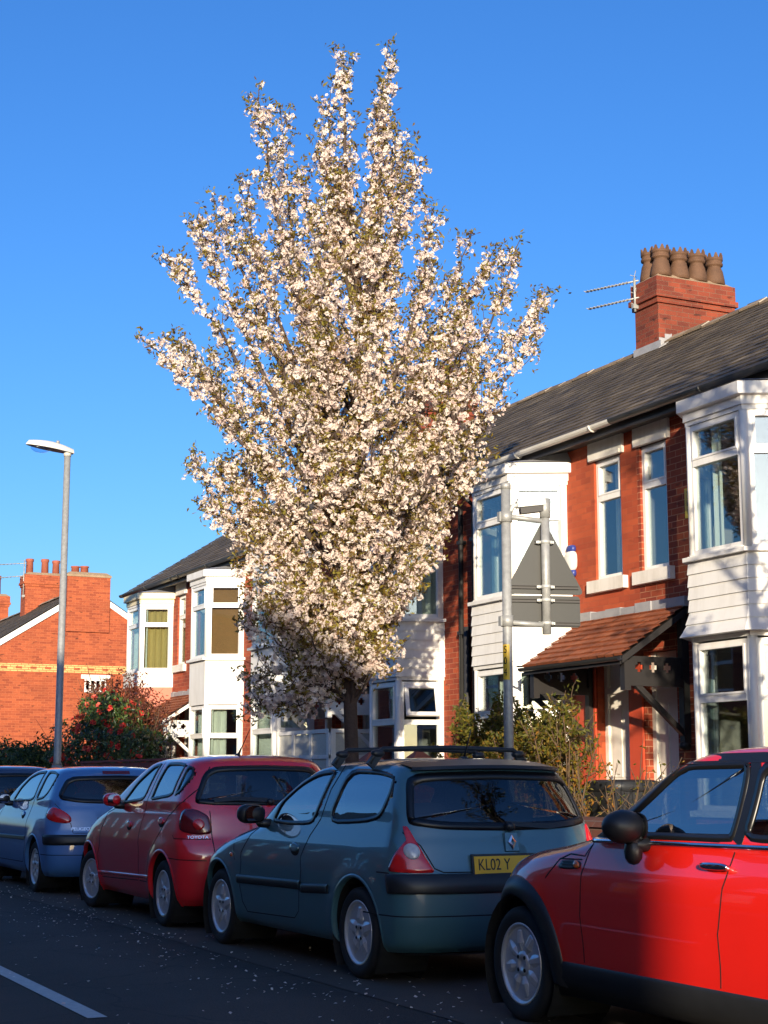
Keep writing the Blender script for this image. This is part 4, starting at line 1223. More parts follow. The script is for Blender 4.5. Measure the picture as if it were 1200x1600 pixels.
# ------------------------------------------------------------------ tall houses across the road (their shade falls over the cars)
def opposite_house(y0, y1, label, low=False):
    H = empty('opposite_house', (-9.9, (y0 + y1) / 2, .13), label, 'house', 'houses across the road')
    xf, xb, ze, xr, zr = (-5.8, -14.0, 5.5, -9.9, 8.1) if low else (-5.8, -14.0, 7.5, -9.9, 10.4)
    holes = []
    n = 3; w = (y1 - y0) / n
    wins = [(y0 + w * (k + .5) - .5, y0 + w * (k + .5) + .5, z, z + h) for z, h in ((.95, 1.7), (3.55, 1.5)) for k in range(n) if not (z < 1 and k == 1)]
    door = (y0 + w * 1.5 - .5, y0 + w * 1.5 + .5, .2, 2.6)
    mb = MB()
    wall_x(mb, xf, y0, y1, .1, ze, [v + (.12,) for v in wins] + [door + (.15,)], 0, n=1)
    for y in (y0 + .001, y1 - .001):
        mb.quad([(xf, y, .1), (xb, y, .1), (xb, y, ze), (xr, y, zr - .02), (xf, y, ze)])
    mb.quad([(xb, y0, .1), (xb, y1, .1), (xb, y1, ze), (xb, y0, ze)])
    mb.quad([(xf - .6, y0, .1), (xf - .6, y1, .1), (xf - .6, y1, ze), (xf - .6, y0, ze)], 1)
    mb.build('wall', [M['brick_c'], M['plaster']], H)
    rb = MB()
    rb.hexa([(xf + .35, y0 - .02, ze - .1), (xf + .35, y1 + .02, ze - .1), (xr, y1 + .02, zr), (xr, y0 - .02, zr)], [(xf + .35, y0 - .02, ze - .2), (xf + .35, y1 + .02, ze - .2), (xr, y1 + .02, zr - .1), (xr, y0 - .02, zr - .1)])
    rb.hexa([(xb - .3, y0 - .02, ze - .1), (xr, y0 - .02, zr), (xr, y1 + .02, zr), (xb - .3, y1 + .02, ze - .1)], [(xb - .3, y0 - .02, ze - .2), (xr, y0 - .02, zr - .1), (xr, y1 + .02, zr - .1), (xb - .3, y1 + .02, ze - .2)])
    rb.build('roof', M['slate'], H, rnd=True)
    for a, b, c, d in wins:
        window(H, Face((xf, a), (xf, b), (1, 0)), 0, 1.0, c, d, d=-.08, transom=.5)
    db = MB(); db.box(xf - .14, xf - .1, door[0], door[1], .2, 2.6); db.build('door', M['teal'], H)
for i, (a, b) in enumerate(((-15.2, -3.4), (-3.4, 8.4), (8.4, 20.8), (20.8, 28.2), (28.2, 35.6), (35.6, 43.0), (43.0, 50.4), (50.4, 58.0))):
    opposite_house(a, b, ['tall brick townhouse at the near end of the shaded row across the road', 'second tall brick townhouse of the shaded row across the road', 'tall brick townhouse across the road from the flowering tree', 'two storey brick house across from the plain white bay', 'two storey brick house across from the blinds', 'two storey brick house across from the end terrace', 'two storey brick house across from the side street', 'farthest two storey brick house across the road'][i], i > 2)

# ------------------------------------------------------------------ the flowering cherry
def bez(p0, pm, p1, n):
    p0, pm, p1 = map(np.array, (p0, pm, p1))
    c = 2 * pm - 0.5 * (p0 + p1)
    t = np.linspace(0, 1, n)[:, None]
    return (1 - t) ** 2 * p0 + 2 * t * (1 - t) * c + t ** 2 * p1

TB = np.array([7.12, 15.73, 0.115])   # back edge of the pavement
TS = 7.12 / 6.7
PH = math.atan2(6.7, 14.8)
DL = np.array([math.cos(PH), -math.sin(PH), 0]); DD = np.array([math.sin(PH), math.cos(PH), 0]); DZ = np.array([0, 0, 1.0])
def TP(l, d, z):
    return TB * [1, 1, 0] + DL * l * TS + DD * d * TS + DZ * (1.27 + (z - 1.27) * TS if z > .5 else z)

TRUNK = [(0.0, 0.1), (0.01, 1.45), (-0.01, 2.67), (0.01, 3.99), (0.05, 5.34), (0.06, 6.38), (-0.08, 7.8), (-0.12, 9.05)]
LEADERS = [((-0.04, 6.17), (0.26, 7.44), (0.38, 9.2)), ((0.02, 4.25), (-0.48, 6.03), (-0.81, 8.54)), ((0.02, 4.12), (-0.68, 6.59), (-0.99, 8.46)), ((0.0, 3.65), (-0.88, 5.89), (-1.54, 7.56)), ((0.0, 3.72), (-0.74, 5.89), (-1.22, 7.56)), ((0.0, 3.45), (-1.01, 5.61), (-1.7, 7.05)), ((0.0, 3.39), (-1.07, 5.33), (-1.95, 6.68)), ((0.0, 3.06), (-1.13, 4.65), (-2.11, 5.72)), ((0.0, 3.13), (-1.06, 4.72), (-1.92, 5.83)), ((0.0, 3.19), (-1.0, 4.65), (-1.69, 5.66)), ((0.0, 2.93), (-0.99, 3.98), (-1.72, 4.5)), ((-0.01, 2.73), (-0.85, 3.45), (-1.58, 4.1)),
 ((0.03, 4.66), (0.33, 6.38), (0.71, 7.65)), ((0.03, 4.39), (0.6, 5.89), (0.82, 7.15)), ((0.02, 3.99), (0.73, 5.62), (1.28, 7.08)), ((0.02, 3.92), (0.87, 5.62), (1.53, 6.9)), ((0.02, 3.65), (1.13, 5.35), (1.83, 7.1)), ((0.02, 3.59), (1.27, 5.35), (2.10, 6.42)), ((0.02, 3.32), (1.13, 4.66), (1.91, 5.9)), ((0.02, 2.99), (0.92, 4.12), (1.58, 5.45)), ((0.0, 2.73), (0.72, 3.66), (1.41, 4.62)), ((0.0, 2.6), (0.53, 3.13), (0.95, 3.66)), ((0.01, 2.41), (0.46, 3.06), (0.59, 3.32)),
 ((-0.01, 2.67), (-0.65, 3.12), (-1.18, 3.45)), ((-0.01, 2.41), (-0.52, 2.67), (-1.07, 2.93)), ((-0.01, 2.28), (-0.51, 2.41), (-0.96, 2.28)), ((-0.01, 2.09), (-0.38, 2.15), (-0.8, 1.95)), ((-0.01, 2.15), (-0.19, 2.18), (-0.44, 1.98)), ((0.01, 2.28), (0.26, 2.41), (0.34, 2.28))]
ENV = [(9.3, -0.05, 0.35), (8.9, -0.25, 0.45), (8.16, -0.36, 0.54), (7.44, -0.9, 0.6), (6.87, -1.6, 0.94), (6.38, -1.6, 1.7), (5.89, -1.48, 1.8), (5.34, -1.8, 1.55), (4.66, -1.65, 1.35), (3.99, -1.5, 1.12), (3.32, -1.2, 0.9), (2.67, -1.0, 0.5), (2.1, -0.7, 0.2)]
def env(z):
    zs = [e[0] for e in ENV][::-1]
    return np.interp(z, zs, [e[1] for e in ENV][::-1]), np.interp(z, zs, [e[2] for e in ENV][::-1])
def trunk_at(z):
    zs = [q[1] for q in TRUNK]
    return float(np.interp(z, zs, [q[0] for q in TRUNK]))

def build_cherry():
    rg = np.random.default_rng(21)
    T = empty('cherry_tree', TB, 'tall upright cherry tree smothered in pale pink blossom and bronze leaves', 'tree')
    wood = MB()
    tpts = [TP(l, 0, z) for l, z in TRUNK]
    tz = np.linspace(0.1, 8.75, 40)
    rad = np.interp(tz, [0.1, 0.3, 1.45, 2.6, 4.0, 5.5, 7.0, 9.05], [0.12, 0.090, 0.076, 0.070, 0.058, 0.042, 0.026, 0.008])
    wood.tube([TP(trunk_at(z) + 0.012 * math.sin(z * 2.3), 0.012 * math.sin(z * 1.7 + 1), z) for z in tz], rad, 12)
    shoots = []    # list of (points, weight)
    leaders = []
    for s, m, t in LEADERS:
        d1 = rg.normal(0, 0.22) if t[1] > 3 else rg.normal(0, 0.15)
        d1 = float(np.clip(d1, -.5, .5))
        leaders.append((TP(s[0], 0, s[1]), TP(m[0], d1 * 0.6, m[1]), TP(t[0], d1, t[1])))
    # leaders that leave the traced outline: fill the depth of the crown
    for k in range(34):
        zt = rg.uniform(3.1, 7.9)
        a, b = env(zt)
        th = rg.uniform(0, 2 * math.pi)
        c = (a + b) / 2; h = (b - a) / 2
        rr = rg.uniform(0.40, 0.78) if zt < 6 else rg.uniform(0.2, 0.55)
        lt = c + h * rr * math.cos(th); dt = h * 0.92 * rr * math.sin(th)
        z0 = max(1.95, zt - rg.uniform(1.1, 2.6) - 0.3 * abs(h))
        z0 = min(z0, zt - 0.5)
        l0 = trunk_at(z0)
        q = rg.uniform(0.42, 0.6)
        leaders.append((TP(l0, 0, z0), TP(l0 + (lt - l0) * q * 1.25, dt * q * 1.25, z0 + (zt - z0) * 0.5), TP(lt, dt, zt)))
    for k in range(28):      # low skirt of branches, hanging lowest to the left
        lt, dt = rg.uniform(-1.15, 0.75), rg.uniform(-.6, .5)
        zt = rg.uniform(1.85, 3.2) if lt < 0 else rg.uniform(2.4, 3.3)
        z0 = min(rg.uniform(1.9, 3.1), zt + .35); l0 = trunk_at(z0)
        leaders.append((TP(l0, 0, z0), TP(l0 + (lt - l0) * .55, dt * .55, (z0 + zt) / 2 + .12), TP(lt, dt, zt)))
    for k in range(10):      # towards the street, in front of the trunk
        zt = rg.uniform(4.0, 7.2); lt, dt = rg.uniform(-.6, .6), rg.uniform(-1.3, -.5)
        z0 = zt - rg.uniform(1.0, 1.9); l0 = trunk_at(z0)
        leaders.append((TP(l0, 0, z0), TP(l0 + (lt - l0) * .6, dt * .7, (z0 + zt) / 2 - .1), TP(lt, dt, zt)))
    for k in range(9):       # right shoulder
        lt, dt, zt = rg.uniform(.55, 1.35), rg.uniform(-.7, .6), rg.uniform(4.6, 6.7)
        z0 = zt - rg.uniform(1.3, 2.2); l0 = trunk_at(z0)
        leaders.append((TP(l0, 0, z0), TP(l0 + (lt - l0) * .62, dt * .62, (z0 + zt) / 2 - .08), TP(lt, dt, zt)))
    for k in range(6):       # left flank
        lt, dt, zt = rg.uniform(-1.45, -.6), rg.uniform(-.6, .5), rg.uniform(3.4, 5.2)
        z0 = zt - rg.uniform(.9, 1.6); l0 = trunk_at(z0)
        leaders.append((TP(l0, 0, z0), TP(l0 + (lt - l0) * .62, dt * .62, (z0 + zt) / 2 - .05), TP(lt, dt, zt)))
    for lt, zt, z0 in ((-.58, 7.75, 5.6), (-.38, 8.15, 6.0), (-.20, 7.7, 6.0), (.48, 8.1, 6.2), (.55, 7.5, 5.8)):
        dt = rg.uniform(-.2, .2); l0 = trunk_at(z0)
        leaders.append((TP(l0, 0, z0), TP(l0 + (lt - l0) * .6, dt * .6, (z0 + zt) / 2), TP(lt, dt, zt)))
    leaders.append(tuple(TP(*q) for q in ((0.06, 0, 6.3), (-0.05, 0.05, 7.4), (-0.12, 0, 9.05))))
    leaders.append(tuple(TP(*q) for q in ((0.0, 0, 7.0), (0.22, 0.1, 7.8), (0.28, 0.12, 8.75))))
    leaders.append(tuple(TP(*q) for q in ((0.0, 0, 6.7), (-0.2, -0.1, 7.5), (-0.28, -0.15, 8.3))))
    axis = lambda p: (p - TB) * [1, 1, 0]
    for p0, pm, p1 in leaders:
        n = 22
        P = bez(p0, pm, p1, n)
        P[1:-1] += rg.normal(0, 0.012, (n - 2, 3))
        L = np.linalg.norm(np.diff(P, axis=0), axis=1).sum()
        r0 = 0.009 + 0.0070 * L
        if p0[2] < 2.9: r0 = min(r0, 0.016)
        wood.tube(P, np.linspace(r0, 0.004, n), 7)
        shoots.append((P[int(n * 0.30):], 1.0, L))
        ns = int(L / 0.12)
        for j in range(ns):
            f = rg.uniform(0.22, 0.97)
            i = min(n - 2, int(f * (n - 1)))
            base = P[i]; tan = P[i + 1] - P[i]; tan /= np.linalg.norm(tan) + 1e-9
            out = rg.normal(0, 1, 3); out -= tan * out.dot(tan); out /= np.linalg.norm(out) + 1e-9
            ax = axis(base); ax /= np.linalg.norm(ax) + 1e-6
            dv = tan * 0.55 + out * 0.75 + DZ * 0.55 + ax * 0.15
            dv /= np.linalg.norm(dv)
            sl = rg.uniform(0.13, 0.46) * (1.15 - 0.55 * f)
            q = bez(base, base + dv * sl * 0.5 - DZ * 0.01, base + dv * sl + DZ * sl * 0.18, 6)
            wood.tube(q, np.linspace(0.0065, 0.0025, 6), 5)
            shoots.append((q, 0.9, sl))
    t = wood.build('trunk', M['bark'], T)
    # blossom clusters along every shoot
    cl = []; lf = []
    for pts, w, L in shoots:
        seg = np.linalg.norm(np.diff(pts, axis=0), axis=1); LL = seg.sum()
        nc = max(2, int(LL / 0.060 * w))
        s = np.sort(rg.uniform(0, LL, nc)); cs = np.concatenate([[0], np.cumsum(seg)])
        c = np.stack([np.interp(s, cs, pts[:, k]) for k in range(3)], 1)
        bare = rg.random(nc) < 0.93
        off = rg.normal(0, 1, (nc, 3)); off /= np.linalg.norm(off, axis=1, keepdims=True)
        c2 = c + off * rg.uniform(0.015, 0.095, (nc, 1)) - DZ * 0.015
        cl.append(c2[bare])
        # leaves at the tips and between the clusters
        nl = max(1, int(LL / 0.058))
        s = LL * (1 - rg.random(nl) ** 1.3)
        c = np.stack([np.interp(s, cs, pts[:, k]) for k in range(3)], 1)
        lf.append(c + rg.normal(0, 0.05, (nl, 3)))
        tip = pts[-1]
        lf.append(tip + rg.normal(0, 0.035, (5, 3)) + DZ * 0.02)
    cl = np.concatenate(cl); lf = np.concatenate(lf)
    nf = 7
    pos = np.repeat(cl, nf, axis=0)
    off = rg.normal(0, 1, pos.shape); off /= np.linalg.norm(off, axis=1, keepdims=True)
    pos = pos + off * rg.uniform(0.016, 0.052, (len(pos), 1))
    rot = rand_rot(len(pos), 0.45, off)
    keep = rg.random(len(pos)) < np.repeat(rg.uniform(.4, 1.25, len(cl)), nf)   # uneven clusters
    pos, rot = pos[keep], rot[keep]
    tone = np.repeat(rg.random(len(cl)), nf)[keep] * 0.6 + rg.random(len(pos)) * 0.4
    scatter('blossom', FLOWER_V, FLOWER_F, pos, rot, np.clip(rg.normal(0.050, 0.011, len(pos)), .026, .075), M['petal'], T, tone)
    d = rg.normal(0, 1, lf.shape) + [0, 0, 0.25]; d /= np.linalg.norm(d, axis=1, keepdims=True)
    lt = np.repeat(lf, 2, axis=0) + rg.normal(0, 0.02, (len(lf) * 2, 3))
    # leaf template has its length on local y
    rot = rand_rot(len(lt))
    sc = np.stack([rg.uniform(0.05, 0.075, len(lt)), rg.uniform(0.06, 0.095, len(lt)), np.full(len(lt), 0.06)], 1)
    scatter('foliage', LEAF_V, LEAF_F, lt, rot, sc, M['leaf_b'], T)
    print('cherry', len(cl), 'clusters', len(pos), 'flowers', len(lt), 'leaves')
build_cherry()

# fallen petals on the road
def petals():
    rg = np.random.default_rng(5)
    n = 1500
    x = np.concatenate([rg.uniform(3.2, KERB, 420), rg.uniform(2.4, 4.6, 160), rg.normal(4.1, 0.3, 260)])
    y = np.concatenate([rg.uniform(6, 27, 420), rg.uniform(7, 25, 160), rg.uniform(7, 22, 260)])
    # drifts
    c = np.stack([rg.uniform(3.3, 4.4, 40), rg.uniform(7, 20, 40)], 1)
    k = rg.integers(0, 40, 160)
    x = np.concatenate([x, c[k, 0] + rg.normal(0, .12, 160)]); y = np.concatenate([y, c[k, 1] + rg.normal(0, .12, 160)])
    pos = np.stack([x, y, np.full(len(x), 0.012)], 1)
    rot = rand_rot(len(x), 0.25, np.tile([0, 0, 1.0], (len(x), 1)))
    o = scatter('fallen_petals', [(-.5, -.35, 0), (.5, -.35, .1), (.5, .35, 0), (-.5, .35, .15)], [(0, 1, 2, 3)], pos, rot, rg.uniform(.010, .022, len(x)), M['petal'])
    tag(o, 'pale fallen petals scattered over the dark road', 'petals', kind='stuff')
petals()

# ------------------------------------------------------------------ shrubs and hedge
def leafy(name, base, label, cat, lumps, nleaf, lsize, lmat, shell=0.55, stems=12, smat=None, flowers=0, group=None):
    """bush: stems from the base to the lumps, leaves spread through and round each lump"""
    rg = np.random.default_rng(abs(hash(label)) % 1000 if False else int(abs(base[1]) * 100) % 9973)
    T = empty(name, base, label, cat, group)
    b = np.array(base, float)
    vol = np.array([l[3] * l[4] * l[5] for l in lumps]) ** 0.67; vol = vol / vol.sum()
    w = MB()
    for k in range(stems):
        l = lumps[k % len(lumps)]
        c = np.array(l[:3]); r = np.array(l[3:6])
        end = c + rg.normal(0, 0.4, 3) * r
        st = b + np.array([rg.normal(0, .12), rg.normal(0, .25), 0])
        P = bez(st, (st + end) / 2 + rg.normal(0, .1, 3), end, 8)
        w.tube(P, np.linspace(.022, .005, 8), 6)
        for q in range(3):
            i = rg.integers(3, 7); e = c + rg.normal(0, .55, 3) * r
            w.tube(bez(P[i], (P[i] + e) / 2 + rg.normal(0, .05, 3), e, 5), np.linspace(.009, .003, 5), 5)
    w.build('stem', smat or M['bark_l'], T)
    pick = rg.choice(len(lumps), nleaf, p=vol)
    L = np.array(lumps)[pick]
    d = rg.normal(0, 1, (nleaf, 3)); d /= np.linalg.norm(d, axis=1, keepdims=True)
    rr = shell + (1 - shell) * rg.random(nleaf) ** 0.6
    # ragged outline
    rag = 1 + 0.18 * np.sin(d[:, 0] * 7 + pick) * np.sin(d[:, 1] * 6 + 2 * pick) + 0.14 * np.sin(d[:, 2] * 9 + pick)
    pos = L[:, :3] + d * L[:, 3:6] * (rr * rag)[:, None]
    ok = pos[:, 2] > 0.16
    pos = pos[ok]; d = d[ok]
    rot = rand_rot(len(pos), 0.8, d)
    s = rg.uniform(.7, 1.3, len(pos))
    scatter('foliage', LEAF_V, LEAF_F, pos, rot, np.stack([s * lsize * .9, s * lsize, s * lsize], 1), lmat, T)
    if flowers:
        pick = rg.choice(len(lumps), flowers, p=vol); L = np.array(lumps)[pick]
        d = rg.normal(0, 1, (flowers, 3)) + [-0.6, -0.8, -0.05]; d /= np.linalg.norm(d, axis=1, keepdims=True)
        c = L[:, :3] + d * L[:, 3:6] * 1.02
        nf = 4
        pos = np.repeat(c, nf, 0) + rg.normal(0, .012, (flowers * nf, 3))
        scatter('flower', FLOWER_V, FLOWER_F, pos, rand_rot(len(pos), .35, np.repeat(d, nf, 0)), rg.uniform(.09, .13, len(pos)), M['flower'], T)
    return T

leafy('camellia_bush', (8.75, 30.6, .13), 'big dark green camellia bush dotted with red flowers beside the lamp post', 'bush',
      [(8.75, 30.6, 1.8, .85, 1.5, 1.0), (8.7, 32.6, 1.65, .75, 1.2, .85), (8.8, 29.3, 1.55, .7, 1.0, .75), (8.8, 31.2, 2.5, .55, 1.0, .5), (8.7, 33.6, 1.1, .6, .8, .6), (8.8, 28.6, 1.1, .6, .7, .6)], 12500, .105, M['leaf_c'], .55, 14, flowers=120)
leafy('red_leaved_shrub', (9.35, 32.2, .13), 'taller reddish leaved shrub rising behind the camellia', 'bush',
      [(9.3, 31.9, 2.95, .5, 1.4, .5), (9.3, 33.6, 2.85, .45, 1.0, .55), (9.3, 30.2, 2.5, .45, 1.0, .5)], 3400, .085, M['leaf_r'], .15, 40)
leafy('garden_hedge', (8.7, 38.6, .13), 'dark clipped hedge at the far left behind the parked cars', 'hedge',
      [(8.7, y, 1.1, .75, .8, 1.0) for y in np.arange(35.6, 41.6, .75)], 20000, .12, M['leaf_h'], .6, 24)

def wispy(base, label, stems, height, spread, nleaf, lsize, seed, lean=(0, 0)):
    """upright shrub of thin stems with small leaves"""
    rg = np.random.default_rng(seed)
    T = empty('flowering_shrub', base, label, 'shrub', 'spring shrubs in the near front garden')
    b = np.array(base, float); w = MB(); lv = []
    for k in range(stems):
        st = b + [rg.normal(0, .08), rg.normal(0, .10), 0]
        h = height * rg.uniform(.72, 1.0)
        end = st + [rg.normal(0, spread[0]) + lean[0], rg.normal(0, spread[1]) + lean[1], h]
        end[2] -= 0.25 * abs(end[1] - st[1])
        P = bez(st, st * .55 + end * .45 + [0, 0, .12 * h], end, 10)
        w.tube(P, np.linspace(.017, .0035, 10), 5)
        tw = [P]
        for q in range(7):
            i = rg.integers(3, 9)
            e = P[i] + np.array([rg.normal(0, .13), rg.normal(0, .16), rg.uniform(.1, .42)])
            Q = bez(P[i], (P[i] + e) / 2 + rg.normal(0, .02, 3), e, 5)
            w.tube(Q, np.linspace(.006, .0022, 5), 4); tw.append(Q)
        for Q in tw:
            m = int(nleaf / stems / len(tw))
            u = rg.random(m) ** .7 * (len(Q) - 1)
            i = np.minimum(u.astype(int), len(Q) - 2); f = (u - i)[:, None]
            lv.append(Q[i] * (1 - f) + Q[i + 1] * f + rg.normal(0, .028, (m, 3)))
    w.build('stem', M['bark_l'], T)
    lv = np.concatenate(lv)
    s = rg.uniform(.6, 1.3, len(lv)) * lsize
    tone = np.clip(0.5 + rg.normal(0, .2, len(lv)) - (lv[:, 2] - 1.55) * .35, 0, 1)
    scatter('foliage', LEAF_V, LEAF_F, lv, rand_rot(len(lv)), np.stack([s, s * 1.1, s], 1), M['leaf_y'], T, tone)
wispy((8.75, 15.75, .13), 'bushy green and orange shrub left of the sign post', 24, 2.0, (.27, .40), 11500, .066, 3)
wispy((8.75, 14.75, .13), 'bushy yellow green shrub right behind the sign post', 24, 2.0, (.27, .38), 11500, .064, 4)
wispy((8.75, 13.85, .13), 'thin stemmed yellow green shrub in front of the red painted pier', 14, 2.05, (.20, .26), 2400, .056, 5)
wispy((8.70, 13.05, .13), 'sparse twiggy shrub with small yellow leaves before the white front doors', 9, 1.35, (.22, .36), 420, .05, 6, (0.0, -.25))

# slim street tree on the same pavement, just right of the frame: its shadow mottles the nearest house
def shade_tree():
    rg = np.random.default_rng(9)
    base = np.array([7.2, 6.5, .115])
    T = empty('street_tree', base, 'slim street tree in fresh leaf on the pavement beside the bright red car', 'tree')
    w = MB()
    w.tube([base + [0, 0, z] for z in (0, .3, 2, 4, 6, 8.3)], [.14, .10, .085, .065, .04, .01], 12)
    pos = []
    for k in range(40):
        z0 = rg.uniform(2.3, 6.8); th = rg.uniform(0, 2 * math.pi); R = rg.uniform(.55, 1.05)
        e = base + [R * math.cos(th), R * math.sin(th), z0 + rg.uniform(.5, 1.5)]
        P = bez(base + [0, 0, z0], base + [.6 * R * math.cos(th), .6 * R * math.sin(th), z0 + .4], e, 9)
        w.tube(P, np.linspace(.028, .006, 9), 6)
        for q in range(5):
            i = rg.integers(3, 9)
            e2 = P[i] + rg.normal(0, .15, 3) + [0, 0, .12]
            Q = bez(P[i], (P[i] + e2) / 2, e2, 4); w.tube(Q, np.linspace(.008, .003, 4), 4)
            pos.append(e2 + rg.normal(0, .055, (16, 3)))
    w.build('trunk', M['bark'], T)
    pos = np.concatenate(pos)
    s = rg.uniform(.7, 1.3, len(pos)) * .085
    scatter('crown', LEAF_V, LEAF_F, pos, rand_rot(len(pos)), np.stack([s, s, s], 1), M['leaf_h'], T)
shade_tree()

# ------------------------------------------------------------------ street lamp
def street_lamp():
    b = (6.62, 26.35, .115)
    T = empty('street_lamp', b, 'tall galvanised street lamp with pale cowl head over the road', 'street lamp')
    mb = MB()
    x, y = b[0], b[1]
    mb.tube([(x, y, .1), (x, y, 1.5)], .085, 16)
    mb.tube([(x, y, 1.5), (x, y, 1.56), (x, y, 6.72)], [.085, .062, .055], 14)
    mb.build('pole', M['galv'], T)
    # cowl head reaching out over the road
    h = MB(); n = 16; prof = []
    for i in range(n + 1):
        u = i / n
        L = -0.10 + 0.82 * u
        wd = 0.055 + 0.085 * math.sin(math.pi * min(1, u * 1.05)) ** .7 if u < .97 else .03
        ht = 0.05 + 0.085 * math.sin(math.pi * (0.12 + .80 * u))
        if i == n: wd, ht = .012, .01
        prof.append((L, wd, ht))
    tilt = math.radians(7)
    vs = []; K = 12
    for L, wd, ht in prof:
        for k in range(K + 1):
            a = math.pi * k / K
            yy = wd * math.cos(a); zz = ht * math.sin(a)
            X = x - (L * math.cos(tilt) - zz * math.sin(tilt) * 0); Z = 6.74 + L * math.sin(tilt) + zz
            vs.append((X, y + yy, Z))
    fs = [(i * (K + 1) + k, i * (K + 1) + k + 1, (i + 1) * (K + 1) + k + 1, (i + 1) * (K + 1) + k) for i in range(n) for k in range(K)]
    h.add(vs, fs, 0, True)
    for i in range(n):   # flat underside, set up a little
        a0, a1 = i * (K + 1), (i + 1) * (K + 1)
        h.quad([vs[a0], vs[a0 + K], vs[a1 + K], vs[a1]], 1)
    h.quad([vs[k] for k in range(K + 1)], 0)
    h.tube([(x, y, 6.68), (x, y, 6.78)], .065, 14, 0)
    head = h.build('lamp_head', [M['lamp_shell'], M['galv']], T)
    g = MB(); g.blob((x - .46, y, 6.74 + .46 * math.sin(tilt) - .01), (.17, .105, .085), 1.0, 18); g.build('bowl', M['lamp_glass'], head)
    s = MB(); s.lathe([(.03, 0), (.03, .035), (.015, .05)], (x - .17, y, 6.74 + .13 + .02), 'z', 12); s.build('light_sensor', M['galv'], head)
    d = MB(); d.box(x - .09, x - .084, y - .04, y + .04, .5, 1.1); d.build('service_door', M['galv'], T)
street_lamp()

